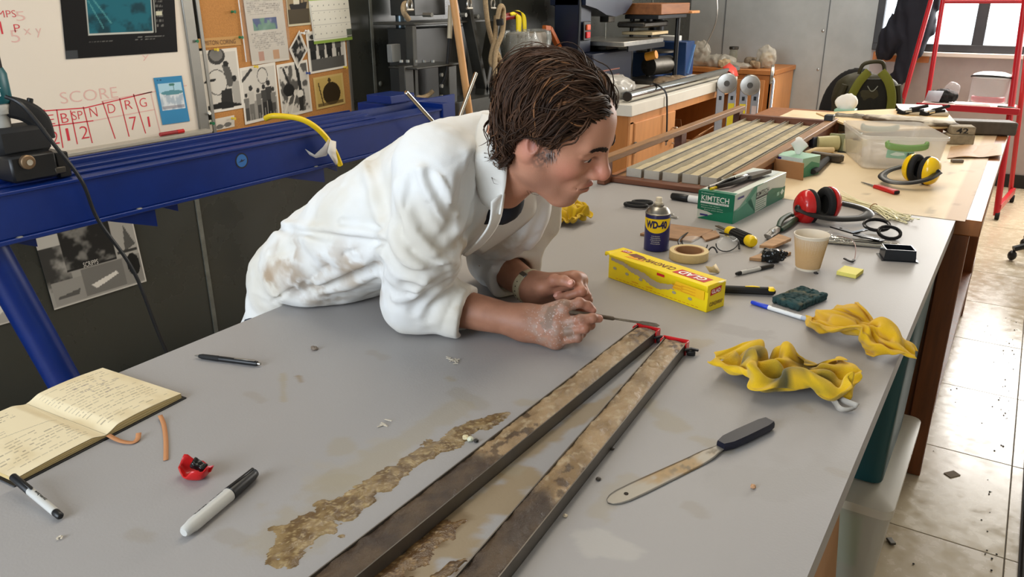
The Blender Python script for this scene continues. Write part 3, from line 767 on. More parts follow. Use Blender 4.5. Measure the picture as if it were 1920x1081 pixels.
def brow():
    r = np.random.default_rng(2); mb = MB(); n = 560
    t = r.random(n); sd = np.where(r.random(n) < .5, -1, 1); y = .011 + .036 * t; z = .0265 + .0065 * np.sin(t * 2.3) + r.normal(size=n) * .0022 * (1 - .5 * t)
    x = face_x(y, z)
    for i in range(n):
        p = A(x[i], sd[i] * y[i], z[i]); q = p + A(-.0016 - .003 * t[i], sd[i] * .0070, .0040 - .0065 * t[i]) * r.uniform(.7, 1.2)
        mb.tube(hw(np.array([p - A(.0006, 0, 0), (p + q) / 2 + A(.0022, 0, .0004), q + A(.0012, 0, 0)])), [.0007, .0007, .0002], 3, caps=False)
    return mb
brow().build('eyebrows', mat('brow_hair', rgb(44, 28, 20), .6), person, world=True, kind='stuff')
mb = MB(); r_ = np.random.default_rng(4)
for i in range(260):
    p = A(.022 + r_.normal() * .008, -.0700 + r_.normal() * .001, -.002 + r_.normal() * .014); p[1] += .25 * max(0, -p[2] - .005) + (p[0] - .015) * .12
    q = p + A(.004, -.0012, -.009) * r_.uniform(.6, 1.2); mb.tube(hw(np.array([p, q])), [.0006, .0002], 3, caps=False, col=rgb(70, 56, 50) if r_.random() < .7 else rgb(150, 140, 134))
mb.build('sideburn', vmat('hair_strand'), person, world=True, tint=True, kind='stuff')

# ---- lab coat
def sleeve(P, pts, rs, cut, cd):
    d = chain(P, pts, rs, .05); return d
SLN = [(-.868, 1.108, 1.258), (-.912, 1.104, 1.12), (-.975, 1.152, .986), (-.872, 1.184, .966), (-.84, 1.192, .962)]; SLNR = [.080, .070, .062, .0480, .0465]
SLF = [(-.875, 1.440, 1.245), (-.920, 1.470, 1.10), (-.985, 1.475, .992), (-.905, 1.418, .972), (-.87, 1.395, .970)]; SLFR = [.084, .080, .066, .0520, .0510]
SKT = [(-1.405, 1.268, .93), (-1.450, 1.268, .72), (-1.475, 1.268, .48)]
def coat_base(P):
    d = trunk(P, .004)
    Q = P.copy(); Q[:, 1] = (Q[:, 1] - YC) * .70 + YC
    d = smin(d, chain(Q, SKT, [.112, .132, .148], .05), .03)
    for pts, rs in ((SLN, SLNR), (SLF, SLFR)):
        s = chain(P, pts, rs, .045); e, w_ = A(*pts[-2]), A(*pts[-1]); ax = (w_ - e) / np.linalg.norm(w_ - e)
        s = smax(s, (P - e) @ ax - .004, .004); d = smin(d, s, .030)
    d = smin(d, rcone(P, (-.905, 1.13, 1.285), (-.905, 1.41, 1.285), .060, .060), .05)         # yoke across the shoulders
    d = smin(d, ell(P, (-.90, 1.37, 1.150), (.105, .075, .135), rotm(0, .35, 0)), .04)          # far front panel hanging open
    return d
def trace(px, py, f, t0=.8, n=60):
    d = ray(px, py); d = d / np.linalg.norm(d); t = t0
    for _ in range(n):
        s = f((CAMP + d * t)[None])[0]; t += s * .8
        if abs(s) < 5e-4: break
    return CAMP + d * t
def trace_line(pts, f): return np.array([trace(x, y, f) for x, y in spline(pts, 4)])
def poly_dist(P, L):
    D = np.full(len(P), 9.0)
    for i in range(len(L) - 1):
        a, b = L[i], L[i + 1]; e = b - a; t = np.clip(((P - a) @ e) / (e @ e + 1e-12), 0, 1); D = np.minimum(D, np.linalg.norm(P - a - t[:, None] * e, axis=1))
    return D
FOLDS = [  # (points in the photograph, width, depth): creases are positive, ridges negative
    (((855, 373), (850, 416), (829, 451)), .010, .012), (((800, 330), (826, 380), (846, 432)), .010, .008), (((758, 537), (800, 540), (838, 522)), .010, .012),
    (((774, 585), (797, 556), (839, 533)), .009, .010), (((798, 598), (815, 570), (846, 545)), .007, .006), (((826, 619), (842, 580), (862, 543)), .0035, .003),
    (((745, 350), (768, 420), (815, 470)), .014, -.007), (((790, 320), (812, 375), (842, 425)), .010, -.008), (((730, 420), (750, 470), (800, 505), (840, 490)), .012, -.008),
    (((724, 470), (755, 512), (835, 502)), .010, .008), (((740, 560), (775, 555), (800, 530)), .010, -.006), (((770, 340), (784, 400), (820, 450)), .012, .007),
    (((748, 316), (768, 294), (794, 296), (829, 325), (850, 364), (855, 394)), .0035, .004), (((919, 279), (872, 291), (829, 319)), .003, .0025),
    (((516, 427), (616, 442), (722, 456)), .009, .008), (((516, 418), (616, 432), (722, 446)), .010, -.004), (((563, 538), (646, 476), (722, 451)), .0035, .003),
    (((555, 551), (629, 527), (715, 492)), .012, .010), (((600, 530), (660, 500), (718, 470)), .013, -.008), (((560, 545), (640, 540), (715, 508)), .010, -.005),
    (((826, 334), (845, 365), (858, 400)), .009, -.006), (((907, 300), (900, 380), (875, 440), (850, 470)), .010, .007), (((885, 300), (882, 370), (862, 430)), .009, -.006),
    (((925, 400), (905, 440), (870, 478)), .010, .007), (((700, 290), (712, 360), (728, 420)), .016, .006), (((690, 300), (700, 370), (720, 440)), .016, -.005),
    (((985, 400), (960, 445), (915, 485)), .009, .008), (((1020, 390), (1000, 440), (975, 480)), .010, .007), (((890, 500), (930, 492), (985, 498)), .008, .008),
    (((900, 520), (940, 505), (980, 508)), .006, -.005), (((900, 262), (880, 280), (868, 320)), .012, -.005), (((560, 430), (600, 470), (640, 490)), .02, -.005)] + [(q_, .006, .0055) for q_ in (((838, 528), (800, 546), (765, 552)), ((838, 520), (790, 520), (745, 500)), ((838, 510), (800, 490), (770, 468)), ((846, 482), (815, 452), (790, 430)), ((851, 455), (825, 415), (805, 380)), ((802, 602), (812, 575), (835, 550)), ((720, 470), (690, 480), (655, 502)), ((718, 430), (680, 420), (640, 416)), ((705, 335), (692, 305), (702, 288)), ((560, 460), (530, 470), (502, 476)), ((770, 345), (760, 390), (752, 430)), ((905, 330), (893, 372), (880, 400)), ((870, 330), (866, 370), (858, 395)), ((1000, 470), (960, 480), (930, 500)), ((1010, 440), (985, 462), (950, 478)))]
FL = [(trace_line(p, coat_base), w_, h) for p, w_, h in FOLDS]
SLIT = trace_line(((510, 566), (530, 553), (554, 539)), coat_base)
def coat_sdf(P):
    d = coat_base(P)
    m = np.abs(d) < .03
    if m.any():
        Q = P[m]; e = d[m].copy()
        for L, w_, h in FL:
            lo, hi = L.min(0) - 3 * w_, L.max(0) + 3 * w_; k = ((Q > lo) & (Q < hi)).all(1)
            if k.any(): e[k] += 1.6 * h * np.exp(-(poly_dist(Q[k], L) / w_) ** 2)
        e += (fbm(Q * A(9, 16, 13), 31, 3) - .5) * .014 + (np.abs(fbm(Q * 17 + 5, 37, 3) - .5) - .1) * -.012
        k = poly_dist(Q, SLIT) < .03
        if k.any(): e[k] = np.maximum(e[k], .006 - poly_dist(Q[k], SLIT) * 1.2)
        d[m] = e
    # neck opening and open front, sleeves hollow at the cuff, table top pressed into nothing
    ax = hw((.0, 0, -.03)) - NB0; ax /= np.linalg.norm(ax)
    d = smax(d, -rcone(P, NB0 + ax * .02, NB0 + ax * .2, .060, .085), .012)
    d = smax(d, -rcone(P, NB0 + A(.045, .02, .0), A(-.79, 1.26, 1.12), .046, .030), .012)
    for pts, rr in ((SLN, .041), (SLF, .043)):
        e, w_ = A(*pts[-2]), A(*pts[-1]); u = (w_ - e) / np.linalg.norm(w_ - e); d = smax(d, -rcone(P, e - u * .03, e + u * .1, rr, rr), .004)
    d = smax(d, -(P[:, 2] - .44), .004)
    return smax(d, -sbox(P, (TX0 + .6, 1.2, TOP - .2), (.604, 1.6, .2025)), .010)
kv, kf = sdf_mesh(coat_sdf, (-1.78, .98, .42), (-.74, 1.60, 1.42), .0048, slack=2.0)
def coat_tint(V):
    c = np.tile(np.array(rgb(226, 225, 222)), (len(V), 1)); c = mixc(c, rgb(214, 208, 196), sst(.4, .7, fbm(V * 6, 50)))
    def smudge(px, py, r, col, amt, seed):
        nonlocal c
        p = trace(px, py, coat_base); m = sst(r, r * .2, np.linalg.norm(V - p, axis=1)) * sst(.42, .66, fbm(V * 34, seed)); c = mixc(c, rgb(*col), m * amt)
    smudge(535, 400, .09, (196, 176, 152), .8, 51); smudge(535, 485, .075, (172, 152, 130), .9, 52); smudge(505, 520, .05, (166, 140, 112), .9, 53); smudge(640, 500, .10, (186, 170, 152), .7, 54)
    smudge(690, 510, .10, (160, 138, 112), .9, 55); smudge(600, 545, .10, (160, 142, 120), .8, 56); smudge(560, 530, .06, (150, 130, 108), .8, 57); smudge(870, 470, .08, (186, 168, 142), .8, 58)
    smudge(870, 560, .05, (178, 160, 134), .7, 59); smudge(950, 460, .07, (180, 164, 142), .7, 60); smudge(980, 505, .04, (170, 152, 128), .8, 61)
    return c
coat = raw_mesh('lab_coat', kv, kf, vmat('white_cotton', .85, bump=.10, bscale=700, sheen=.1, spec=.2), person, tint=coat_tint(kv), world=True, relax=1)
M_cot = mat('white_cotton_plain', rgb(224, 221, 214), .85, var=.05, bump=.1, bscale=500, spec=.2)
def flap(rows, name, n=9, thick=.0035, puff=.005):
    """cloth flap: rows of pairs (px, py, y)"""
    a = spline([ony(*r[0]) if len(r[0]) == 3 else trace(*r[0], coat_sdf) for r in rows], 5); b = spline([ony(*r[1]) for r in rows], 5); G = []
    nrm = A(.3, -.8, .5)
    for p, q in zip(a, b): G.append([p + (q - p) * t + nrm * puff * math.sin(t * PI) for t in np.linspace(0, 1, n)])
    return MB().grid(G).build(name, M_cot, coat, world=True, solid=thick, angle=180)
flap([((905, 212), (940, 222, 1.235)), ((893, 245), (946, 258, 1.172)), ((890, 290), (951, 300, 1.158)), ((893, 340), (949, 340, 1.158)), ((905, 380), (944, 368, 1.158)), ((922, 398), (938, 402, 1.150))], 'collar')
flap([((958, 358, 1.27), (1000, 353, 1.335)), ((948, 392, 1.262), (1003, 398, 1.335)), ((925, 432, 1.255), (962, 437, 1.32)), ((893, 466, 1.25), (903, 476, 1.29))], 'lapel')
flap([((921, 378, 1.136), (946, 362, 1.165)), ((917, 420, 1.140), (936, 415, 1.175)), ((893, 455, 1.165), (908, 455, 1.20)), ((868, 478, 1.20), (874, 480, 1.22))], 'lapel')
# shirt in the open neck, trousers, shoes
tv, tf = sdf_mesh(lambda P: smin(trunk(P, -.020), rcone(P, NB0 + A(-.03, 0, -.03), NB0 + A(.045, 0, -.04), .066, .050), .03), (-1.5, 1.02, .86), (-.74, 1.52, 1.38), .012)
k = tv[:, 2] > TOP + .004
raw_mesh('shirt', tv, tf, mat('navy_knit', rgb(24, 26, 34), .9), person, world=True)
def trs(P):
    d = None
    for L in LEG: q = chain(P, L, [.098, .078, .072], .03); d = q if d is None else smin(d, q, .03)
    return smax(smax(d, -(P[:, 2] - .05), .004), -sbox(P, (TX0 + .6, 1.2, TOP - .2), (.604, 1.6, .2025)), .01)
gv, gf = sdf_mesh(trs, (-1.75, 1.0, .03), (-1.32, 1.52, 1.02), .012)
raw_mesh('trousers', gv, gf, mat('dark_blue_denim', rgb(40, 46, 62), .85, bump=.2), person, world=True)
for L in LEG:
    x, y, _ = L[2]
    q, qf = sdf_mesh(lambda P: smax(smin(rcone(P, (x - .05, y, .05), (x + .16, y, .035), .048, .040), rcone(P, (x - .02, y, .1), (x - .01, y, .06), .05, .05), .04), -P[:, 2] + .0, .004), (x - .16, y - .1, -.02), (x + .26, y + .1, .16), .009)
    raw_mesh('shoe', q, qf, mat('brown_shoe_leather', rgb(70, 48, 34), .5), person, world=True)
# wristwatch and wedding ring on the far hand
fa = (WF - EF) / np.linalg.norm(WF - EF); wc = WF - fa * .012; s_, u_, f_ = frame(fa)
mb = MB(); ang = np.linspace(0, 2 * PI, 41)[:-1]
ringG = [[wc + (s_ * math.cos(a) * .0370 + u_ * math.sin(a) * .0350) * k + f_ * o for (k, o) in ((.95, -.0105), (1.07, -.0105), (1.07, .0105), (.95, .0105), (.95, -.0105))] for a in ang]
ww = MB().grid(ringG, closed_u=True).build('wristwatch', mat('canvas_strap', rgb(182, 170, 138), .8, var=.15, vscale=60), person, world=True)
hd = MB()
for a in np.linspace(math.radians(150), math.radians(250), 7):
    o = wc + (s_ * math.cos(a) * .0370 + u_ * math.sin(a) * .0350) * 1.07; nn = s_ * math.cos(a) + u_ * math.sin(a); hd.ball(o, .0014, 6)
hd.build('strap_hole', mat('black_hole', rgb(20, 18, 16), .9), ww, world=True)
a = math.radians(118); o = wc + (s_ * math.cos(a) * .0370 + u_ * math.sin(a) * .0350) * 1.07; nn = s_ * math.cos(a) + u_ * math.sin(a)
MB().bar(o - f_ * .011, o + f_ * .011, .010, .004, nn, .001).build('buckle', mat('dull_steel', rgb(120, 118, 112), .4, 1.0), ww, world=True)
a, b = FF[2][0], FF[2][1]; c = a + (b - a) * .5; s2, u2, f2 = frame(b - a)
G = [[c + (s2 * math.cos(t) + u2 * math.sin(t)) * r + f2 * o for (r, o) in ((.0104, -.002), (.0118, -.002), (.0118, .002), (.0104, .002), (.0104, -.002))] for t in ang]
MB().grid(G, closed_u=True).build('wedding_ring', mat('gold', rgb(232, 190, 110), .2, 1.0), person, world=True)
# ================================================================== THINGS ON THE GREY BENCH
def along(name, label, cat, a, b, group=None, up=(0, 0, 1)):
    """a thing whose local z axis runs from a to b, local y up"""
    s, u, d = frame(b - a, up); m = Matrix(np.stack([s, u, d], 1).tolist())
    return thing(name, label, cat, a, group=group, rot=m.to_euler()), float(np.linalg.norm(b - a))
def flatframe(a, b, c):
    """right-angled base frame through three base corners: origin a, unit ex, ey and the two lengths"""
    ex = (b - a); L = np.linalg.norm(ex); ex = ex / L; ez = A(0, 0, 1); d = c - b
    e = (math.atan2(d[1], d[0]) - math.atan2(ex[1], ex[0]) - PI / 2 + PI) % (2 * PI) - PI; ex = rotm(0, 0, e / 2) @ ex     # share out the error of the corner's angle
    ey = np.cross(ez, ex); w_ = (c - b) @ ey
    return a, ex, ey, L, w_
def base_thing(name, label, cat, a, ex, group=None):
    return thing(name, label, cat, a, math.atan2(ex[1], ex[0]), group)
M_black = mat('black_plastic', rgb(22, 22, 23), .38)
M_blackm = mat('matt_black_rubber', rgb(24, 23, 23), .75)
M_steel = mat('brushed_steel', rgb(176, 172, 164), .32, 1.0, var=.12, vscale=30)
M_dsteel = mat('dark_steel', rgb(88, 84, 78), .45, 1.0, var=.2, vscale=30)
M_chrome = mat('chrome', rgb(210, 208, 200), .12, 1.0)
M_alu = mat('dull_aluminium', rgb(172, 168, 158), .42, .85, var=.12, vscale=14)
M_yel = mat('yellow_plastic', rgb(244, 206, 20), .35)
M_white = mat('white_plastic', rgb(228, 226, 220), .4)
M_red = mat('red_plastic', rgb(196, 26, 28), .32)
M_print = vmat('print_ink', .5)
M_wood = mat('raw_wood', rgb(178, 138, 98), .65, var=.22, vscale=6, stretch=(2, 14, 14), bump=.1)
M_card = mat('brown_card', rgb(166, 122, 82), .75, var=.08)

# ---- two core trays full of sediment
def core_tray(a, b, label, dark, seed, wd=.046, h=.022):
    t, L = along('core_tray', label, 'tray', onz(*a), onz(*b), 'core trays with cut sediment')
    L += .30; mb = MB()                                             # runs on out of the frame, towards the camera
    mb.box((0, .001, L / 2 - .30 / 1), (wd, .002, L)); 
    for s in (-1, 1): mb.box((s * (wd / 2 - .0008), h / 2, L / 2 - .30), (.0016, h, L))
    mb.build('channel', mat('grey_tray_metal', rgb(112, 106, 98), .4, .7, var=.2), t, smooth=False)
    nx, nz = 18, 420; xs = np.linspace(-wd / 2 + .0017, wd / 2 - .0017, nx); zs = np.linspace(-.30, L - .305, nz); X, Z = np.meshgrid(xs, zs)
    P = np.c_[X.ravel(), np.full(X.size, seed), Z.ravel()]
    H = h - .0035 + .003 * (1 - (X / (wd / 2)) ** 2) + (fbm(P * A(90, 1, 60), seed, 4).reshape(X.shape) - .5) * .0055 + (np.abs(fbm(P * A(200, 1, 200), seed + 3).reshape(X.shape) - .5)) * .004
    Ld = L - .30; tz = Z / Ld + (fbm(P * 26, seed + 5).reshape(X.shape) - .5) * .10 - .04 * X / wd
    for cz in (.80, .805): H = H - .0015 * np.exp(-((np.hypot(X - .002, Z - Ld * .83) - .0105) / .0015) ** 2)
    tan = mixc(rgb(168, 140, 104), rgb(134, 108, 74), sst(.35, .7, fbm(P * A(40, 1, 22), seed + 7, 4))); tan = mixc(tan, rgb(186, 166, 134), sst(.6, .75, fbm(P * A(120, 1, 80), seed + 9)) * .7)
    dk = mixc(rgb(62, 48, 38), rgb(86, 68, 50), sst(.3, .7, fbm(P * A(60, 1, 30), seed + 8)))
    c = mixc(tan, dk, sst(dark + .02, dark - .02, tz).ravel())
    c = mixc(c, rgb(60, 42, 30), (sst(.60, .66, fbm(P * A(70, 1, 50), seed + 11)) * sst(dark - .15, dark + .06, tz.ravel()) * sst(dark + .25, dark + .1, tz.ravel())) * .8)
    c = mixc(c, rgb(86, 64, 44), sst(.925, .95, tz.ravel()) * sst(.4, .6, fbm(P * 120, seed + 12)))
    mb = MB(); mb.grid(np.stack([X, H, Z], -1), c)
    mb.build('sediment', vmat('wet_mud', .40, bump=.35, bscale=500, spec=.5), t, tint=True, angle=180, smooth=True)
    mb = MB(); z0 = Ld - .004                                        # end cap, a shallow cup pushed over the tray's end
    for s in (-1, 1): mb.box((s * (wd / 2 + .0015), h / 2 + .001, z0 - .004), (.003, h + .003, .020), b=.001)
    mb.box((0, h / 2 + .001, z0 + .0055), (wd + .006, h + .004, .003), b=.001); mb.box((0, .0005, z0), (wd + .006, .001, .012))
    mb.build('end_cap', M_red, t)
    mb = MB(); mb.box((-wd / 2 - .012, .007, Ld - .014), (.016, .010, .014), rotm(0, .3, 0), .002); mb.tube([(-wd / 2, .012, Ld - .02), (-wd / 2 - .012, .016, Ld - .016), (-wd / 2 - .022, .010, Ld - .004)], .003, 6)
    mb.build('clip', M_black, t)
    return t
core_tray((646, 1093), (1214, 632), 'long metal tray of tan mud core, its red cap nearest the knife tip', .34, 3)
core_tray((908, 1093), (1266, 655), 'long metal tray of tan mud core beside the spatula, second red cap', .22, 8)

# ---- slurry spilt beside the trays
def mud(name, label, pts, seed, cols, thr=.5, h=.004, res=.0022):
    P0 = np.array([onz(x, y)[:2] for x, y, _ in pts]); R0 = np.array([r for *_, r in pts])
    lo, hi = P0.min(0) - R0.max() * 1.6, P0.max(0) + R0.max() * 1.6
    xs = np.arange(lo[0], hi[0], res); ys = np.arange(lo[1], hi[1], res); X, Y = np.meshgrid(xs, ys, indexing='ij'); Q = np.c_[X.ravel(), Y.ravel()]
    D = np.full(len(Q), 9.)
    for i in range(len(P0) - 1):
        a, b = P0[i], P0[i + 1]; e = b - a; t = np.clip(((Q - a) @ e) / (e @ e), 0, 1); r = R0[i] + (R0[i + 1] - R0[i]) * t
        D = np.minimum(D, np.linalg.norm(Q - a - t[:, None] * e, axis=1) / r)
    q3 = np.c_[Q, np.zeros(len(Q))]; n = fbm(q3 * 55, seed, 5); F = (1.0 - D) + (n - .5) * 2.0
    Hh = (np.clip(F, 0, 1.0) ** .6) * h * (.35 + .9 * fbm(q3 * 120, seed + 1, 3)) * .8 + (np.abs(fbm(q3 * 260, seed + 2) - .5)) * .0016 * (F > 0)
    ok = (F > 0).reshape(X.shape); keep = ok[:-1, :-1] | ok[1:, :-1] | ok[:-1, 1:] | ok[1:, 1:]
    Z = np.where(F > 0, TOP + .0004 + Hh, TOP - .0004).reshape(X.shape)
    c = mixc(rgb(*cols[0]), rgb(*cols[1]), sst(.35, .65, fbm(q3 * 70, seed + 4, 4))); c = mixc(c, rgb(*cols[2]), sst(.62, .68, fbm(q3 * 240, seed + 5)) * .8)
    idx = np.arange(X.size).reshape(X.shape); I = np.argwhere(keep); Fq = np.stack([idx[I[:, 0], I[:, 1]], idx[I[:, 0] + 1, I[:, 1]], idx[I[:, 0] + 1, I[:, 1] + 1], idx[I[:, 0], I[:, 1] + 1]], 1)
    use = np.unique(Fq); mp = -np.ones(X.size, int); mp[use] = np.arange(len(use))
    V = np.c_[X.ravel(), Y.ravel(), Z.ravel()][use]
    o = raw_mesh(name, V, mp[Fq], vmat('wet_slurry', .22, bump=.25, bscale=400, spec=.6), None, tint=c[use], kind='stuff'); return tag(o, label, 'mud')
mud('mud_smear', 'streak of spilt wet brown slurry left of the core trays', ((545, 1025, .030), (580, 985, .032), (650, 950, .020), (740, 885, .015), (790, 850, .016), (860, 815, .020), (920, 790, .018), (950, 776, .006)), 4, ((140, 116, 78), (104, 80, 48), (168, 146, 104)))
mud('mud_smear', 'small patch of slurry just left of the long streak', ((655, 930, .010), (700, 910, .008), (715, 900, .003)), 14, ((156, 130, 90), (120, 94, 58), (190, 170, 130)), h=.002)
mud('mud_smear', 'dark wet slurry lying between the two core trays', ((720, 1085, .022), (770, 1045, .020), (810, 1010, .012), (850, 985, .014), (870, 975, .004)), 24, ((112, 84, 50), (88, 62, 34), (150, 120, 80)), h=.0022)
mud('mud_smear', 'thin dark slurry dabs by the nearer end of the second tray', ((820, 1081, .008), (850, 1062, .010), (870, 1050, .003)), 34, ((104, 78, 46), (84, 60, 34), (150, 120, 80)), h=.0018)
def blob(name, label, px, r, col, seed, cat, rough=.5, group=None, z=None):
    p = onz(*px) + A(0, 0, r[2] * .8)
    v, f = sdf_mesh(lambda P: ell(P, p, r) + (fbm((P - p) * 3.2 / max(r), seed, 3) - .5) * max(r) * .7, p - np.array(r) * 2.0, p + np.array(r) * 2.0, max(r) / 5)
    v[:, 2] = np.maximum(v[:, 2], TOP + .0003)
    o = raw_mesh(name, v, f, mat(name + '_%d' % seed, rgb(*col), rough, var=.3, vscale=200), None); return tag(o, label, cat, group)
for k, (px, r, col, lb) in enumerate((((590, 655), (.008, .006, .004), (120, 106, 92), 'grey mud crumb above the clicked pen on the grey bench'), ((1148, 668), (.006, .005, .004), (104, 88, 66), 'brown mud crumb beside the red cap of the first tray'),
        ((1148, 842), (.003, .004, .002), (60, 52, 44), 'dark speck of mud between second tray and spatula'), ((1122, 899), (.004, .004, .002), (60, 52, 44), 'dark mud fleck near the rounded spatula tip'),
        ((1412, 914), (.004, .004, .003), (196, 150, 110), 'small tan crumb of shell below the spatula blade'), ((873, 822), (.006, .006, .003), (214, 200, 160), 'pale shell bit lying in the slurry streak'),
        ((882, 826), (.005, .005, .004), (206, 206, 180), 'round pale pebble lying in the slurry streak'), ((893, 828), (.004, .004, .003), (46, 42, 36), 'black grit grain at the edge of the slurry streak'),
        ((1530, 513), (.006, .004, .003), (30, 28, 28), 'black plastic crumb at the foot of the paper cup'), ((1060, 968), (.003, .003, .002), (208, 190, 160), 'tiny pale crumb beside the second tray near the frame edge'))):
    blob('crumb', lb, px, r, col, 60 + k, 'crumb')
def flecks(label, px, n, L, seed):
    r = np.random.default_rng(seed); p = onz(*px); mb = MB()
    for i in range(n):
        q = p + A(r.normal() * L * .5, r.normal() * L * .35, .0012 + .001 * r.random()); d = r.normal(size=3) * A(1, 1, .12); d /= np.linalg.norm(d); mb.bar(q - d * L * .4, q + d * L * .4, .0022, .0008)
    tag(mb.build('fibre_scrap', mat('pale_fibre', rgb(206, 196, 178), .8), None, smooth=False, kind='stuff'), label, 'scrap')
flecks('little tuft of pale fibres in front of the elbow', (851, 676), 16, .012, 3); flecks('white paper shred near the bottom edge, below the black marker', (113, 1010), 4, .008, 4)
flecks('pale twig-like shred in the middle of the bench', (728, 797), 4, .018, 5); flecks('dark bristly scrap beside the far sleeve', (995, 465), 12, .008, 6)

# ---- open notebook
nb = onz(200, 816, TOP + .004); nbf = onz(50, 758, TOP + .004); ey = (nbf - nb); Ln = np.linalg.norm(ey); ey /= Ln; ex = A(-ey[1], ey[0], 0) * -1      # ex: towards the right page
note = thing('notebook', 'open notebook of handwritten cream pages with black covers', 'notebook', (*nb[:2], TOP), math.atan2(ex[1], ex[0]))
PW = .143
def page_z(u, side):       # u 0 at the gutter .. 1 at the fore edge
    base = .0125 if side > 0 else .0110
    return base * (sst(0, .18, u) * .55 + .45 + .30 * np.sin(np.clip(u, 0, 1) * PI) * (.9 if side > 0 else .5)) - .0022 * u
mb = MB()
for s in (-1, 1): mb.box((s * (PW / 2 + .003), Ln / 2, .0011), (PW + .006, Ln + .010, .0022), b=.0009)
mb.box((0, Ln / 2, .0009), (.016, Ln + .010, .0018)); mb.build('cover', mat('black_leatherette', rgb(24, 22, 22), .5), note)
for s in (-1, 1):
    us = np.linspace(0, 1, 26); top_ = page_z(us, s); mb = MB(); nlev = 6
    G = []                                           # a block of leaves: slightly uneven fore edge
    for lv in range(nlev + 1):
        k = lv / nlev; G.append([(s * (u * PW * (1 - .01 * (lv % 2))), 0, .0024 + (z - .0024) * k) for u, z in zip(us, top_)])
    for yy, fl in ((0.0, 1), (Ln, -1)):
        mb.grid([[(x, yy + .0006 * (lv % 2) * fl, z) for x, _, z in row] for lv, row in enumerate(G)], rgb(206, 182, 128))
    mb.grid([[(s * PW * (1 - .01 * (lv % 2)), yy, .0024 + (top_[-1] - .0024) * lv / nlev) for lv in range(nlev + 1)] for yy in np.linspace(0, Ln, 6)], rgb(206, 182, 128))
    mb.build('leaf_block', vmat('page_edge', .8), note, tint=True, smooth=False)
    pt = Paint(150, 190, rgb(232, 216, 180)); pt.mottle(3, rgb(212, 190, 146), .5, .8, 3 + s, a=.6)
    ink = rgb(96, 84, 76)
    if s > 0: pt.script(.08, .05, .92, .93, 20, ink, 5, .55, .75, 1.0, .20); pt.script(.40, .18, .9, .5, 6, rgb(110, 96, 110), 8, .5, .4)
    else:
        pt.line(.0, .36, 1, .50, .003, ink, .6); pt.line(.3, .05, .7, .12, .003, ink, .5); pt.script(.28, .06, .72, .2, 4, ink, 6, .7, .8, 1, .25); pt.script(.03, .22, .5, .42, 6, ink, 7, .5, .6, 1, .22)
        pt.script(.05, .5, .95, .92, 10, ink, 9, .6, .6, 1, .20); pt.line(.05, .3, .35, .28, .003, ink, .5)
    def bend(U, Vv, s=s): return page_z(U if s > 0 else 1 - U, s)
    sheet('page', pt, (0 if s > 0 else -PW, 0, .0006), (PW, 0, 0), (0, Ln, 0), note, bend=bend, thick=.0003, m=vmat('page_paper', .8))
mb = MB()
def ribbon(mb, pts, wd=.004, th=.0006):
    P = spline(pts, 6); G = []
    for i, p in enumerate(P):
        d = P[min(i + 1, len(P) - 1)] - P[max(i - 1, 0)]; n = np.cross(d, A(0, 0, 1)); n /= np.linalg.norm(n) + 1e-9; G.append([p - n * wd, p + n * wd])
    mb.grid(G)
ribbon(mb, [onz(203, 815, TOP + .006), onz(225, 826, TOP + .003), onz(248, 829, TOP + .002), onz(258, 822, TOP + .003), onz(260, 811, TOP + .006)])
ribbon(mb, [onz(300, 778, TOP + .006), onz(307, 795, TOP + .002), onz(311, 825, TOP + .0015), onz(311, 862, TOP + .0015)], .0036)
mb.build('ribbon_bookmark', mat('tan_ribbon', rgb(190, 132, 88), .7), note, world=True, solid=.0006, angle=180)

# ---- pens and markers
def script_on(parent, s, z, r, L, size, col, flip=False, bold=.01, ang=90):
    """lettering wrapped round a barrel; reads along local z"""
    mb = MB(); V, F, e = text_geo(s, bold, .25); k = L / e[0]; sz = min(size / e[1], k * 1.6)
    x = V[:, 0] * k * (-1 if flip else 1); y = V[:, 1] * sz * (-1 if flip else 1); a = math.radians(ang) + y / r
    P = np.c_[np.cos(a) * (r + .0002), np.sin(a) * (r + .0002), z + x]; mb.add(P, F, col); mb.build('lettering', M_print, parent, smooth=False, tint=True)
def marker(label, a, b, r, parts, za=None, zb=None, group='felt-tip markers', name='marker_pen', txt=None):
    """parts: (name, material, profile [(fraction, radius factor)...])"""
    za = r if za is None else za; zb = r if zb is None else zb
    t, L = along(name, label, 'pen', onz(*a, TOP + za), onz(*b, TOP + zb), group)
    first = None
    for nm, m, prof in parts:
        o = MB().lathe([(rr * r, f * L) for f, rr in prof], 20).build(nm, m, t); first = first or o
    if txt: 
        for tx in txt: script_on(t, tx[0], tx[1] * L, r, tx[2] * L, tx[3] * r, rgb(28, 28, 30), *tx[4:])
    return t, L
M_bar = mat('grey_white_barrel', rgb(198, 196, 190), .35); M_barw = mat('white_barrel', rgb(228, 230, 230), .3)
t, L = marker('black-capped fine marker tilted against the open notebook', (24, 893), (114, 968), .0058, (('cap', M_black, ((0, .7), (.01, .95), (.36, 1.02), (.37, .9))), ('barrel', M_bar, ((.37, .93), (.38, .98), (.885, .95), (.89, .85))), ('end_plug', M_black, ((.89, .85), (.9, .9), (.985, .85), (1, .6), (1, 0)))),
       TOP * 0 + .0185, .006, txt=(('Sharpie', .58, .22, 1.1, True, .02, 70),))
MB().bar((0, .0066, .010), (0, .0072, L * .43), .004, .0016, (0, 1, 0), .0006).build('pocket_clip', M_black, t)
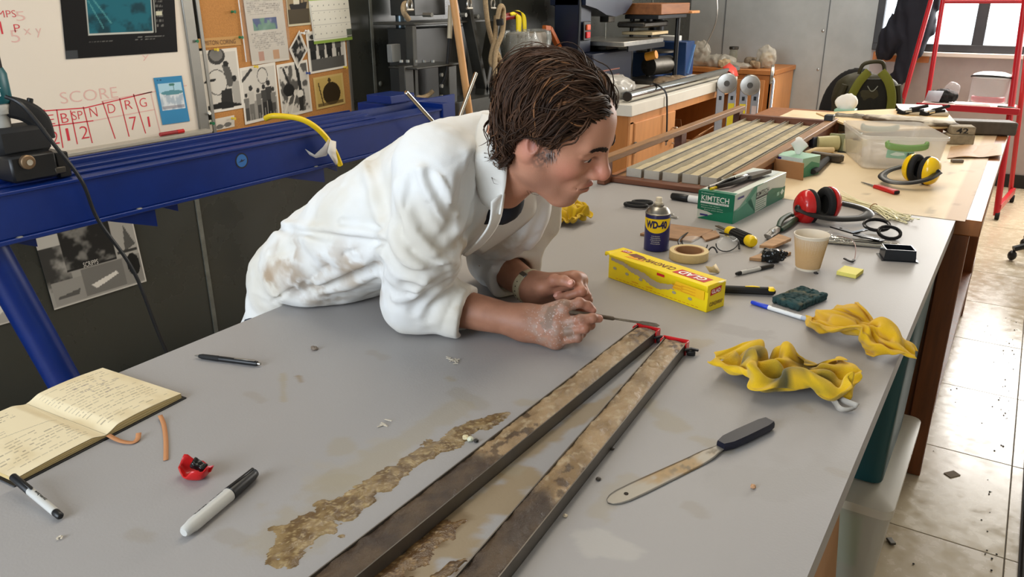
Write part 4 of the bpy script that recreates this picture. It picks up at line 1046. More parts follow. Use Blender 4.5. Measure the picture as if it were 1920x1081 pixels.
t, L = marker('fat grey marker with a black cap lying left of the slurry', (344, 998), (480, 884), .0098, (('barrel', M_bar, ((0, 0), (0, .55), (.02, .78), (.08, .86), (.12, .98), (.60, 1), (.605, .9))), ('cap', M_black, ((.605, .95), (.61, 1.04), (.93, .86), (.985, .66), (1, .4), (1, 0)))), txt=(('Sharpie', .47, .18, .9, True, .02, 55), ('MAGNUM', .27, .17, .8, True, .03, 55)))
MB().bar((.0, .0104, L * .60), (.0, .0088, L * .97), .0045, .0028, (0, 1, 0), .001).build('pocket_clip', M_black, t)
t, L = marker('black clicked ballpoint pen with a steel clip near the table edge', (365, 666), (489, 682), .0055, (('tip', M_steel, ((0, .15), (.07, .55))), ('grip', M_blackm, ((.07, .6), (.12, .9), (.36, 1.0), (.38, .9))), ('barrel', M_black, ((.38, .9), (.40, .96), (.93, .9), (.95, .8))), ('push_button', M_steel, ((.95, .5), (.995, .5), (1, .35), (1, 0)))), name='ballpoint_pen', group='x')
t['group'] = 'pens'; MB().bar((-.002, .0058, L * .62), (-.002, .0064, L * .93), .0035, .0014, (0, 1, 0), .0005).build('pocket_clip', M_steel, t)
marker('slim blue-capped marker lying against the green sponge', (1409, 566), (1516, 599), .0052, (('cap', mat('blue_cap', rgb(24, 60, 190), .35), ((0, 0), (0, .7), (.02, .85), (.30, 1.02), (.31, .9))), ('barrel', M_barw, ((.31, .94), (.88, .94), (.885, .9))), ('end_plug', mat('pale_blue_plug', rgb(180, 190, 206), .4), ((.885, .9), (.97, .85), (1, .5), (1, 0)))), txt=(('PERMANENT MARKER', .57, .42, .9, False, .01, 80),))
marker('fine black marker behind the cling film box, under the tape lump', (1380, 513), (1450, 497), .0055, (('end_plug', M_black, ((0, 0), (0, .6), (.06, .85), (.12, .9))), ('barrel', M_bar, ((.12, .92), (.14, .98), (.62, .98), (.63, .9))), ('cap', M_black, ((.63, 1.0), (.97, .96), (1, .7), (1, 0)))), txt=(('Sharpie', .42, .3, .9, True, .02, 80),))
marker('stout black and white marker poking out behind the tall green wipes box', (1259, 367), (1340, 379), .0125, (('cap', M_black, ((0, 0), (0, .7), (.02, .9), (.30, 1.02), (.40, .95), (.41, .85))), ('barrel', M_barw, ((.41, .9), (.42, .94), (.98, .94), (1, .6), (1, 0)))))

# ---- torn red cap with black foil
rc = onz(367, 893); t = thing('torn_cap', 'torn red plastic cap holding a scrap of black tape', 'cap', rc)
def bowl(n=26, m=8):
    G = []
    for i in range(n):
        a = 2 * PI * i / n; row = []
        for j in range(m):
            f = j / (m - 1); hgt = .016 + .006 * math.cos(a * 2 + .6) + .004 * math.sin(a * 5); r = .006 + .017 * f ** .6
            row.append((r * math.cos(a) * 1.15, r * math.sin(a) * .75, .001 + hgt * f ** 2.0))
        G.append(row)
    return G
mb = MB(); mb.grid(bowl(), closed_u=True); mb.lathe([(.007, .0006), (.0, .0006)], 20, sx=1.15, sy=.75); mb.build('shell', M_red, t, solid=.0016, angle=180)
v, f = sdf_mesh(lambda P: sbox(P, (.006, .004, .019), (.010, .006, .005), rotm(.3, .5, .4), .002) + (fbm(P * 180, 5) - .5) * .007, (-.02, -.02, 0), (.03, .03, .04), .0014)
raw_mesh('foil', v, f, mat('crumpled_black_tape', rgb(18, 18, 19), .25), t)
MB().prism([(0, 0), (.012, .002), (.016, .012), (.004, .009)], 0, .0012, rotm(1.1, 0, .4), (.013, .004, .009)).build('shard', M_red, t, smooth=False)

# ---- dissecting knife held in the near hand
ka, kb, kc = ony(1057, 582, 1.235), ony(1152, 597, 1.296), ony(1237, 610, 1.372)
t = thing('dissecting_knife', 'slim knife with a muddy handle held in the near hand', 'knife', ka)
MB().tube([ka, ka + (kb - ka) * .03, ka + (kb - ka) * .5, kb - (kb - ka) * .03, kb], [.0035, .0055, .0060, .0056, .0034], 8, flat=.7).build('handle', mat('muddy_wood', rgb(86, 72, 56), .8, var=.3, vscale=90), t, world=True)
s, u, d = frame(kc - kb, (0, -.6, .8)); Lk = np.linalg.norm(kc - kb); M3 = np.stack([d, s, u], 1)
MB().prism([(-.01, -.0022), (Lk * .55, -.0026), (Lk * .62, -.0046), (Lk * .93, -.0044), (Lk, 0), (Lk * .93, .0044), (Lk * .62, .0046), (Lk * .55, .0026), (-.01, .0022)], -.0006, .0006, M3, kb).build('blade', mat('muddy_steel', rgb(112, 104, 92), .45, .8, var=.35, vscale=60), t, world=True, smooth=False)

# ---- palette knife
sa, sb = onz(1168, 930), onz(1437, 803); t, L = along('palette_knife', 'long palette knife with a navy handle and mud-streaked round blade', 'spatula', sa, sb)
N = 26; outl = []
for f, wd in ((-.028, .000), (-.024, .007), (-.014, .0125), (0, .0150), (.03, .0158), (.5 * L, .0135), (.56 * L, .0120), (.60 * L, .0090), (.64 * L, .0068), (.66 * L, .0066)): outl.append((f, wd))
poly = [(w_, f) for f, w_ in outl] + [(-w_, f) for f, w_ in outl[::-1] if w_ > 0]
hole = 14
V = MB(); M3 = np.array([[1, 0, 0], [0, 0, 1], [0, 1, 0]]).T
nzb = 60; zsb = np.linspace(-.028, .66 * L, nzb); wsb = np.interp(zsb, [o[0] for o in outl], [o[1] for o in outl]); G = []; Cc = []
for z, wd in zip(zsb, wsb):
    row = np.linspace(-wd, wd, 9); lift = .0012 + .004 * sst(.45 * L, .66 * L, z); G.append([(x, lift, z) for x in row])
    P = np.c_[row, np.full(9, 1.), np.full(9, z)]; c = mixc(rgb(140, 136, 128), rgb(136, 116, 86), sst(.35, .6, fbm(P * A(60, 1, 30), 12)) * sst(.02, .07, z) * sst(.24, .12, z)); c = mixc(c, rgb(92, 84, 72), sst(.55, .66, fbm(P * 90, 15)) * sst(.06, .12, z) * .8); Cc.append(c)
mb = MB().grid(G, np.array(Cc)); blade = mb.build('blade', vmat('smeared_blade', .42, metal=.55), t, tint=True, solid=.0014, angle=180)
MB().cyl((.0, .0012, .006), (.0, .0025, .006), .0032, 14).build('hang_hole', mat('hole_dark', rgb(44, 36, 28), .9), blade)
hp = [(-.0075, .645 * L), (-.0135, .70 * L), (-.0145, .80 * L), (-.0135, .97 * L), (-.010, 1.02 * L), (.010, 1.02 * L), (.0135, .97 * L), (.0145, .80 * L), (.0135, .70 * L), (.0075, .645 * L)]
mb = MB()
ring_ = lambda k, y: [(x * k, y, z) for x, z in hp]
mb.grid([ring_(.80, .0015), ring_(1, .0045), ring_(1, .011), ring_(.8, .0150)]); Vv = mb
n = len(hp); mb.f += [tuple(range(n)), tuple(range(3 * n, 4 * n))[::-1]]
for r0 in range(3): mb.f.append((r0 * n + n - 1, r0 * n, (r0 + 1) * n, (r0 + 1) * n + n - 1))
me_o = mb.build('handle', mat('navy_plastic', rgb(12, 14, 32), .45), t, angle=50)

# ---- terry cloths: crumpled sheets of 24 x 24 points: x, y, z of each in hundredths of the sheet's size
CL = ([2,64,39,0,58,44,1,55,46,5,60,51,8,61,53,6,64,45,6,66,41,9,68,45,8,66,33,11,68,23,13,71,27,15,70,27,21,75,44,26,85,34,23,85,36,24,73,37,22,67,26,18,71,29,15,76,28,15,81,21,12,78,18,10,79,22,12,85,25,10,91,23,3,54,36,5,56,33,6,53,43,8,54,49,10,57,41,11,59,38,9,60,31,12,62,36,12,64,31,10,63,20,11,68,15,14,69,18,17,68,31,24,73,45,27,79,37,23,74,26,20,76,9,19,78,6,18,80,5,16,82,8,16,84,8,13,86,10,13,84,19,16,89,29,11,46,50,9,46,39,11,48,37,12,48,46,14,51,39,14,53,28,12,55,18,13,58,17,15,58,24,15,60,21,15,63,24,16,65,18,19,67,14,22,64,25,26,70,35,26,77,28,27,78,15,28,81,11,30,85,22,32,87,35,31,91,39,31,92,30,29,94,33,26,91,39,19,48,51,17,44,47,14,41,35,16,44,34,18,47,33,16,47,19,16,50,10,17,54,7,18,58,10,20,57,20,20,58,28,20,62,22,20,61,9,23,61,8,27,70,16,31,76,45,31,83,43,34,81,30,39,84,34,44,90,52,45,94,64,44,96,60,42,98,55,35,98,51,18,40,52,21,42,58,19,38,42,20,38,33,20,43,34,21,43,23,21,48,21,19,51,26,19,54,24,23,53,18,24,55,21,24,60,17,24,56,8,26,58,2,28,66,26,34,77,64,37,82,57,36,74,31,39,75,38,44,85,44,47,92,50,49,98,51,47,99,45,39,97,37,19,32,41,21,36,56,23,36,53,23,33,44,24,37,45,25,41,41,24,45,44,22,46,50,22,49,49,25,52,44,23,55,45,24,58,42,27,56,29,30,58,20,29,66,45,39,75,77,40,78,56,35,65,17,38,66,15,40,74,25,44,82,32,47,88,29,44,91,29,38,87,24,24,32,34,22,30,53,22,33,64,24,31,65,26,32,65,25,36,67,25,39,69,25,42,74,25,46,75,27,49,80,26,53,88,26,58,88,27,62,70,28,62,46,34,64,59,44,71,80,42,73,47,37,60,8,38,64,4,40,70,8,42,74,17,44,77,19,41,79,12,39,80,2,23,28,38,24,25,44,21,27,68,19,29,82,22,27,88,22,32,89,26,36,86,28,39,76,30,42,74,32,46,86,32,52,99,33,57,96,29,58,84,32,56,57,37,59,57,44,66,63,43,67,32,40,62,14,42,64,6,44,69,7,43,72,8,44,75,14,46,76,5,45,76,0,19,21,34,24,22,36,24,22,66,17,22,91,19,25,99,25,29,92,29,33,67,30,36,45,29,39,41,30,43,52,29,48,65,30,51,61,29,53,48,30,55,19,34,55,26,41,61,37,46,61,23,44,59,12,47,63,9,49,68,7,49,69,19,47,69,29,48,73,25,47,75,19,19,17,22,21,18,27,27,16,51,26,20,76,29,23,76,30,28,56,29,31,29,24,31,19,23,36,15,29,43,29,32,44,54,34,48,58,34,49,42,31,49,16,38,52,21,43,54,45,45,60,37,49,56,10,52,62,14,54,70,28,54,76,38,52,75,47,49,77,45,50,80,29,26,8,36,27,14,23,31,17,45,34,20,56,30,21,39,31,23,20,27,23,11,27,27,2,29,35,10,36,38,43,41,39,78,41,41,87,41,44,68,41,48,43,45,47,57,42,47,79,48,56,51,54,58,27,53,66,38,52,72,55,55,73,57,54,77,62,52,83,54,54,86,33,33,8,45,32,13,45,38,17,47,38,22,50,35,22,35,33,19,16,32,22,2,33,26,10,37,34,19,41,36,46,43,35,71,45,39,72,42,42,52,42,45,31,47,46,50,48,44,77,50,54,57,52,63,47,55,67,62,56,72,73,54,77,76,57,79,67,57,81,51,58,87,44,37,12,38,38,12,52,41,20,63,44,23,51,41,22,39,39,19,23,38,21,10,40,27,8,44,33,18,44,34,41,45,34,55,48,39,55,44,41,32,42,47,15,49,46,41,53,47,61,54,57,55,55,62,49,58,65,70,59,72,83,59,77,85,59,77,72,59,74,54,61,78,46,42,14,34,44,17,56,44,26,75,42,29,61,47,23,39,45,17,26,44,19,14,44,24,19,46,28,18,45,29,32,49,32,42,47,37,35,48,44,12,49,48,7,53,51,38,54,56,39,60,61,39,59,66,32,61,63,42,60,65,55,63,72,68,64,75,62,62,72,48,61,72,40,49,13,29,49,19,57,49,30,79,47,33,61,50,23,46,51,18,29,51,17,18,50,22,23,51,26,23,52,29,22,52,34,22,52,37,12,53,42,7,56,47,23,60,53,29,63,61,20,65,64,18,66,66,18,66,71,16,69,72,18,65,71,32,65,65,48,67,67,45,68,68,41,55,16,25,52,17,54,53,30,74,53,35,61,55,25,48,56,21,35,56,20,24,56,23,19,56,25,29,56,28,24,58,30,15,57,35,14,60,40,24,61,45,38,67,54,23,67,60,7,68,64,4,69,66,10,70,69,12,73,76,4,75,79,16,69,68,30,68,62,36,70,64,35,62,20,27,56,14,43,56,29,74,58,33,68,58,26,48,60,23,41,61,22,33,62,24,23,62,27,28,61,29,37,63,31,37,65,33,40,64,37,52,66,42,43,67,50,16,68,56,2,72,59,1,72,59,10,71,60,16,75,68,8,79,78,2,78,72,20,68,63,25,65,58,33,63,20,16,62,13,29,59,21,64,62,28,68,61,26,53,64,25,46,66,24,37,66,24,31,67,28,26,68,30,39,69,28,59,70,32,66,71,36,56,68,38,27,70,46,8,73,49,8,75,51,12,71,49,22,70,51,30,74,56,24,79,67,2,83,73,7,75,66,17,69,56,33,62,13,18,65,15,15,63,12,52,64,23,60,67,22,52,66,19,44,69,20,36,70,20,22,72,24,22,73,27,39,77,27,61,76,31,60,74,33,40,75,37,15,75,42,4,76,43,16,77,44,33,72,40,41,70,42,49,72,45,45,77,54,25,82,64,6,82,66,14,75,57,32,65,6,14,67,9,6,68,9,35,70,15,53,73,18,46,72,16,35,71,12,24,75,13,14,77,19,15,76,24,33,79,29,40,80,33,38,79,32,21,77,34,5,80,39,8,79,41,25,79,39,46,75,39,60,73,40,68,73,45,64,75,46,41,80,53,23,79,58,29,77,57,44,69,0,22,71,3,8,72,6,20,73,9,36,74,12,37,76,12,26,77,7,16,79,6,3,81,12,7,81,19,27,81,27,33,83,28,23,84,29,14,83,34,13,81,36,23,84,39,31,82,37,51,80,37,60,80,42,57,80,45,46,80,53,44,81,54,44,82,50,66,87,51,69,73,0,44,74,2,29,76,4,24,77,6,34,76,9,43,78,14,38,80,8,28,83,4,10,85,9,11,85,20,17,87,28,30,86,33,35,88,32,26,89,34,19,87,37,26,88,39,41,87,39,55,87,45,57,87,50,42,88,54,32,85,56,33,85,56,52,90,46,67,90,42,73,79,0,53,78,3,48,80,4,41,80,8,43,79,12,56,80,19,66,82,20,56,83,12,34,85,13,24,89,20,23,91,30,27,91,29,42,91,33,44,93,34,34,93,38,35,93,35,52,92,39,60,92,53,46,90,62,42,91,62,31,89,62,26,88,63,44,91,56,60,93,49,58,83,5,52,81,6,58,83,8,54,82,10,60,82,17,61,84,17,76,86,17,84,88,19,61,85,22,39,88,20,35,94,25,32,97,28,45,95,29,54,97,33,50,99,37,49,97,37,50,97,47,56,95,62,30,97,71,32,95,72,27,94,69,19,91,70,29,91,68,44,94,63,49],
      [14,36,18,15,35,10,11,33,16,5,27,23,6,32,16,8,35,17,7,37,10,10,36,15,9,42,14,2,52,12,0,58,18,4,59,15,5,61,26,10,63,18,12,71,26,13,72,29,8,73,32,7,81,39,8,81,46,11,81,37,14,85,54,17,95,55,17,99,59,15,96,59,9,25,15,12,32,19,14,32,19,10,31,18,7,26,12,8,30,12,9,31,7,11,33,4,10,40,7,5,49,15,2,52,28,5,53,25,8,55,26,11,57,26,11,63,36,12,67,42,13,71,43,12,75,37,13,78,42,16,81,54,20,87,57,21,89,61,22,94,60,19,93,68,13,19,8,11,21,18,12,27,25,15,28,21,13,24,14,13,27,9,14,30,10,15,29,3,16,37,3,12,48,13,7,47,26,8,48,35,11,51,37,13,58,37,16,64,36,17,65,45,18,66,52,19,71,55,22,75,54,24,77,58,24,81,60,25,84,66,25,89,63,23,91,77,16,15,6,16,15,14,14,19,22,17,22,24,16,22,13,17,26,17,18,30,18,19,29,9,21,34,6,18,44,16,13,45,31,15,48,37,15,52,45,18,60,47,22,65,40,23,73,40,23,73,49,24,67,56,24,66,66,26,72,68,29,79,65,29,84,60,29,88,69,24,84,78,19,11,4,19,13,11,19,14,17,19,19,18,19,19,10,20,24,6,21,27,15,22,31,18,25,35,7,23,43,20,18,45,38,20,52,37,21,56,40,24,59,48,26,66,43,27,75,38,28,78,45,30,74,53,30,67,55,32,72,59,34,83,54,31,90,45,34,91,57,31,82,74,21,9,16,23,9,9,24,12,12,23,15,13,24,18,7,23,20,14,23,23,19,26,26,20,27,32,16,26,41,33,23,46,47,27,53,39,28,58,34,30,62,43,28,68,38,32,75,34,33,78,33,32,82,37,34,80,39,37,79,43,35,88,37,33,93,28,36,94,37,37,86,56,22,11,33,24,7,22,27,8,15,29,12,13,29,16,7,25,17,24,22,20,34,28,26,29,30,31,30,26,39,50,27,46,55,34,56,45,35,61,41,34,69,44,34,71,36,35,75,32,34,74,25,36,79,23,34,81,18,37,83,22,38,86,28,38,88,20,39,91,24,41,90,37,23,9,46,26,6,32,30,7,25,36,2,16,37,7,9,30,17,23,24,17,45,32,25,38,33,30,42,28,36,61,35,48,52,39,61,43,39,63,35,35,63,35,37,68,35,37,70,27,38,73,23,37,78,26,39,79,21,41,81,15,43,83,23,41,86,30,44,87,24,43,91,21,26,3,42,28,9,37,33,3,33,41,2,23,40,8,20,36,17,24,30,16,46,37,26,29,40,32,34,34,38,52,42,54,53,42,57,30,40,60,26,37,64,17,40,67,22,40,69,25,41,73,27,41,74,36,42,77,33,44,78,26,44,80,27,45,84,32,46,88,31,47,91,29,34,1,45,31,9,47,35,10,36,41,7,34,43,13,27,41,20,28,37,19,44,43,28,28,42,33,12,41,42,40,46,56,40,43,57,17,45,61,18,43,64,11,43,66,26,46,70,24,47,75,26,47,70,34,47,72,40,48,78,39,49,80,33,49,81,26,49,85,21,50,85,29,36,6,49,38,6,44,38,13,43,39,16,40,44,15,37,46,21,33,42,24,45,45,29,38,46,32,7,45,43,32,50,54,28,46,59,5,46,65,7,48,70,13,49,65,24,50,66,34,54,71,35,53,73,40,52,73,49,54,77,45,53,81,41,52,80,30,53,79,23,55,83,20,41,0,43,43,6,41,43,11,40,42,13,49,45,19,46,47,21,39,47,25,50,47,31,49,50,32,14,50,42,37,53,50,22,51,61,6,51,67,10,52,67,24,51,61,36,54,62,44,56,63,46,54,65,49,52,67,55,55,70,56,58,75,52,57,76,36,56,71,29,58,76,28,47,2,46,47,4,35,47,10,37,47,11,45,47,14,48,51,21,47,52,30,55,53,29,44,55,33,21,54,42,51,57,47,33,56,60,13,54,61,18,56,61,30,53,54,48,54,56,55,54,59,61,57,60,61,55,63,64,56,65,62,59,66,57,60,69,48,60,70,42,61,67,37,51,5,60,52,8,51,52,12,54,54,17,48,52,19,57,53,29,66,56,33,63,61,31,33,59,38,35,57,43,65,59,49,58,60,54,37,59,60,39,59,53,53,57,51,70,56,56,78,56,62,79,58,61,75,60,59,70,59,64,72,60,60,63,62,63,57,61,69,58,63,74,54,59,15,77,57,19,81,57,24,75,58,27,67,59,30,65,61,34,85,61,37,74,61,35,41,61,42,52,61,41,73,61,48,78,64,49,67,64,54,66,64,55,77,61,55,87,59,58,91,58,65,89,60,67,78,64,59,74,63,61,67,64,65,66,64,66,60,63,71,62,64,71,66,68,22,92,66,27,88,62,24,79,61,23,69,64,29,73,67,33,89,67,36,75,62,36,50,65,40,55,66,41,64,65,44,72,66,45,77,68,49,79,67,52,87,64,58,90,62,60,99,60,65,97,64,70,80,67,61,69,67,59,61,65,60,55,65,62,49,66,67,49,66,70,59,65,22,80,67,18,77,68,23,71,66,23,65,66,28,65,70,30,69,67,34,53,66,41,37,65,45,45,68,46,48,65,50,46,68,50,55,71,48,63,70,52,74,69,58,87,67,61,98,65,67,96,67,66,80,71,61,61,69,65,54,69,61,47,69,58,38,69,61,30,69,65,28,63,22,33,67,20,39,69,23,50,72,26,60,70,27,53,68,29,43,70,41,31,68,44,16,70,46,33,70,46,45,70,50,36,71,54,29,73,55,40,75,50,57,72,56,77,69,64,85,71,70,87,69,71,66,73,65,55,72,63,46,71,65,39,74,60,36,74,58,21,72,61,15,64,29,21,67,30,30,70,22,35,73,22,45,74,26,45,74,30,35,74,40,26,72,41,12,73,47,20,73,41,44,74,47,47,74,51,34,76,54,33,77,56,51,77,57,73,74,62,77,76,68,69,74,72,56,73,71,47,76,67,43,73,69,39,73,67,34,75,63,24,76,60,14,67,24,19,68,26,22,72,24,29,76,20,36,78,23,47,78,29,44,79,36,29,75,39,9,76,47,19,77,41,39,77,37,48,78,45,48,80,49,42,79,51,51,81,58,61,80,62,58,78,66,48,78,70,43,76,75,41,74,74,35,77,71,29,72,72,29,71,69,23,72,65,15,67,28,14,70,21,17,74,24,24,78,25,37,81,24,53,81,31,53,83,30,35,81,40,20,82,46,21,81,43,34,82,39,41,83,43,47,84,49,50,83,52,44,82,56,43,83,61,33,82,66,27,81,70,36,79,77,31,75,81,31,76,79,24,73,76,19,75,71,19,75,69,9,70,25,7,72,28,12,76,23,17,78,20,28,83,24,40,85,28,49,86,33,44,86,38,32,86,42,29,86,46,26,87,49,27,89,50,34,87,52,36,87,56,38,85,56,28,83,60,12,83,67,9,84,72,28,81,80,25,81,86,26,77,86,19,75,83,14,74,75,13,77,67,9,73,21,4,75,26,4,78,28,10,79,25,20,84,24,25,86,28,35,89,30,40,89,37,40,89,45,37,93,47,26,95,49,18,94,54,20,93,56,27,90,57,22,89,63,21,87,65,6,85,68,1,87,74,20,81,80,15,83,84,16,83,88,15,78,87,9,76,82,4,75,73,8,76,14,15,78,17,9,81,21,5,82,20,13,84,26,18,88,32,27,91,30,28,93,36,35,93,46,36,94,52,31,98,54,30,99,57,20,97,60,16,94,62,16,90,62,6,91,70,8,89,75,1,88,75,9,86,79,17,83,80,5,86,82,11,86,86,5,83,90,2,79,85,0])
def cloth(name, label, which, c, size, rot, stains, seed, base=(240, 196, 34), group='yellow terry cloths', dark=(70, 70, 44)):
    V = np.array(CL[which], float).reshape(-1, 3) / 99.0; V = (V - A(.5, .5, 0)) * A(*size) @ rotm(0, 0, rot).T + A(c[0], c[1], TOP + .0035)
    ix = np.arange(576).reshape(24, 24); F = np.stack([ix[:-1, :-1], ix[1:, :-1], ix[1:, 1:], ix[:-1, 1:]], -1).reshape(-1, 4)
    k = mixc(np.tile(rgb(*base), (len(V), 1)), rgb(204, 158, 22), sst(.4, .7, fbm(V * 30, seed)) * .6)
    for (px, py, r, a) in stains:
        p = onz(px, py, TOP + .03); m = sst(r, r * .25, np.linalg.norm((V - p) * A(1, 1, .6), axis=1)) * sst(.34, .6, fbm(V * 50, seed + 8)); k = mixc(k, rgb(*dark), m * a)
    o = raw_mesh(name, V, F, vmat('terry_cloth', .95, bump=.6, bscale=800, sheen=.25, spec=.1), None, tint=k)
    m = o.modifiers.new('thickness', 'SOLIDIFY'); m.thickness = .0042; m.offset = 0; m = o.modifiers.new('smooth', 'SUBSURF'); m.levels = 2; m.render_levels = 2
    return tag(o, label, 'cloth', group)
S1 = .21875
cl1 = cloth('terry_cloth', 'crumpled yellow cloth with grey grime and a white tag', 0, (-.278, 1.318), (.262, .205, .060), .57, ((1400, 675, .05, .9), (1425, 665, .05, .8), (1460, 710, .05, .9), (1487, 722, .05, .9), (1530, 706, .05, .9), (1517, 673, .04, .8), (1375, 728, .04, .7), (1430, 755, .03, .6), (1560, 735, .03, .6)), 21)
ta = [onz(1320 + S1 * x, 570 + S1 * y, TOP + z) for x, y, z in ((1040, 760, .012), (1110, 820, .010), (1160, 890, .006), (1230, 905, .005), (1310, 880, .008), (1300, 865, .014), (1210, 830, .014), (1150, 800, .010))]
mb = MB(); P = spline(ta, 6); mb.grid([[p - A(.002, 0, .005), p + A(.002, 0, .005)] for p in P]); mb.build('tag', mat('dirty_white_tape', rgb(190, 182, 170), .8, var=.2), cl1, world=True, solid=.0008, angle=180)
cloth('terry_cloth', 'folded yellow cloth hanging over the bench edge beside the blue marker', 1, (-.196, 1.578), (.265, .150, .056), -.62, ((1600, 662, .04, .8), (1556, 680, .03, .5), (1523, 612, .03, .4), (1578, 629, .02, .6)), 31, base=(230, 182, 32))
cloth('terry_cloth', 'small yellow cloth bunched behind the man, under his chin', 0, (-1.115, 2.05), (.20, .16, .06), 2.4, ((1040, 400, .05, .6), (1020, 410, .04, .5)), 41, base=(218, 180, 30))

# ---- cling film carton
a, ex, ey, L, W_ = flatframe(onz(1140, 520), onz(1332, 583), onz(1376, 568)); W_ = .062; Hh = .060
carton = base_thing('cling_film_carton', 'torn yellow cling film carton lying in front of the spray can', 'carton', a, ex)
M_cy = mat('yellow_card', rgb(244, 214, 12), .4, var=.04)
MB().box((L / 2, W_ / 2, Hh / 2), (L, W_, Hh), b=.0012).build('carton_body', M_cy, carton)
tz = Hh + .0008                                        # lid: top panel with a torn front flap
r = np.random.default_rng(6); xs = np.linspace(-.012, L, 60); tear = .004 + .010 * sst(0, .35, xs / L) + .014 * np.exp(-((xs - L * .55) / (.16 * L)) ** 2) + r.normal(size=60) * .0012
fr = [(x, -.0014, tz - t) for x, t in zip(xs, tear)]; rows = [[(x, W_ + .001, tz) for x in xs], [(x, W_ * .5, tz + .0006) for x in xs], [(x, 0, tz + (.003 * (x < 0))) for x in xs], [(x, -.0012, tz - .0006) for x in xs], fr]
MB().grid(rows).build('lid', M_cy, carton, solid=.0009, angle=50)
mb = MB(); tf = [(x, tz - t - .0014 * 0) for x, t in zip(xs, tear)]; lo = [(x, tz - t - .007 - .010 * np.exp(-((x - L * .45) / (.25 * L)) ** 2)) for x, t in zip(xs, tear)]
k = [i for i in range(60) if xs[i] > .004 and xs[i] < L * .97]
flatpoly(mb, [tf[i] for i in k] + [lo[i] for i in k[::-1]], (0, -.0005, 0), (1, 0, 0), (0, 0, 1), col=rgb(176, 158, 130)); mb.build('torn_card', M_print, carton, smooth=False, tint=True)
mb = MB(); X1, Z1 = A(1, 0, 0), A(0, 0, 1); Y1 = A(0, 1, 0); ink = rgb(120, 30, 20); red = rgb(196, 24, 30); wht = rgb(250, 246, 236)
# end panel
EY = A(0, 1, 0); o = A(L + .0001, 0, 0)
def rectp(cx, cy, w_, h_): return [(cx - w_ / 2, cy - h_ / 2), (cx + w_ / 2, cy - h_ / 2), (cx + w_ / 2, cy + h_ / 2), (cx - w_ / 2, cy + h_ / 2)]
flatpoly(mb, [(.008, .037), (.044, .040), (.046, .054), (.010, .051)], o, EY, Z1, .0007, red); text(mb, 'GLAD', o + EY * .027 + Z1 * .0455, EY, Z1, .030, .009, .0011, wht, bold=.02)
text(mb, 'CLINGWRAP', o + EY * .030 + Z1 * .017, EY, Z1, .046, .009, .0010, rgb(90, 30, 16), bold=.01)
# top panel, read from the far side
tx, ty = -X1, -Y1; o = A(0, 0, tz + .0008)
text(mb, 'CLINGWRAP', o + X1 * .125 + Y1 * .030, tx, ty, .105, .020, .0008, rgb(110, 40, 20), bold=.012, shear=.15)
flatpoly(mb, [(.185, .012), (.275, .010), (.278, .040), (.190, .042)], o, X1, Y1, .0006, red); text(mb, 'GLAD', o + X1 * .232 + Y1 * .026, tx, ty, .072, .022, .0010, wht, bold=.025, shear=.15)
flatpoly(mb, [(.006, .034), (.030, .034), (.032, .050), (.008, .050)], o, X1, Y1, .0006, red); text(mb, 'GLAD', o + X1 * .019 + Y1 * .042, tx, ty, .020, .009, .0010, wht, bold=.02)
flatpoly(mb, [(.034, .030), (.060, .024), (.085, .034), (.074, .044), (.045, .048)], o, X1, Y1, .0005, rgb(120, 60, 40)); flatpoly(mb, [(.04, .012), (.10, .016), (.09, .022), (.05, .024)], o, X1, Y1, .0005, rgb(240, 160, 20))
# front panel
o = A(0, -.0006, 0)
for x, z in ((.022, .030), (.062, .026), (.105, .024), (.150, .022), (.205, .021), (.250, .019)): flatpoly(mb, [(x + .0058 * math.cos(q), z + .0034 * math.sin(q)) for q in np.linspace(0, 2 * PI, 18)[:-1]], o, X1, Z1, .0004, rgb(168, 160, 130))
flatpoly(mb, rectp(.165, .052, .022, .006), o, X1, Z1, .0022, red)
for x in (.088, .132): text(mb, 'CAUTION', o + X1 * x + Z1 * .012, X1, Z1, .020, None, .0004, rgb(216, 110, 20), bold=.01)
for i in range(7): flatpoly(mb, rectp(.215 + .03 * (i % 3 == 0), .044 - .0022 * i, .04 - .006 * (i % 3), .0008), o, X1, Z1, .0022, rgb(210, 130, 20))
flatpoly(mb, [(.20, .030), (.288, .027), (.288, .048), (.21, .050)], o, X1, Z1, .0016, rgb(244, 190, 20))
for x in np.arange(.03, .28, .012): flatpoly(mb, rectp(x, .006, .008, .0010), o, X1, Z1, .0004, rgb(206, 120, 20))
mb.build('printed_panels', M_print, carton, smooth=False, tint=True, kind='stuff')

# ---- spray can
sc_ = onz(1230, 466); can = thing('spray_can', 'blue and yellow spray can with a white nozzle standing by the carton', 'can', sc_, 0)
R_ = .0335
MB().lathe([(.0, .001), (R_ - .002, .0005), (R_, .002), (R_, .098), (R_ - .0005, .1)], 40).build('can_body', mat('blue_can_paint', rgb(24, 26, 96), .3, coat=.2), can)
MB().lathe([(R_ - .001, .0995), (R_ + .0008, .1005), (R_ + .0008, .1025), (R_ - .002, .1035), (R_ - .005, .110), (R_ - .012, .1175), (.0145, .120), (.0145, .1245), (.009, .1250)], 36).build('shoulder', mat('worn_steel', rgb(150, 146, 138), .35, 1.0, var=.2, vscale=60), can)
MB().lathe([(.0105, .1245), (.0105, .1300), (.0085, .1315), (.0082, .1415), (.0070, .1430), (0, .1430)], 22).build('nozzle', mat('ivory_plastic', rgb(226, 214, 190), .45), can)
camdir = math.atan2(-sc_[1], -sc_[0]) 
def wrap(P):                                           # x along the circumference, z up
    a = camdir - .10 + P[:, 0] / R_; rr = R_ + P[:, 1]; return np.c_[rr * np.cos(a), rr * np.sin(a), P[:, 2]]
mb = MB()
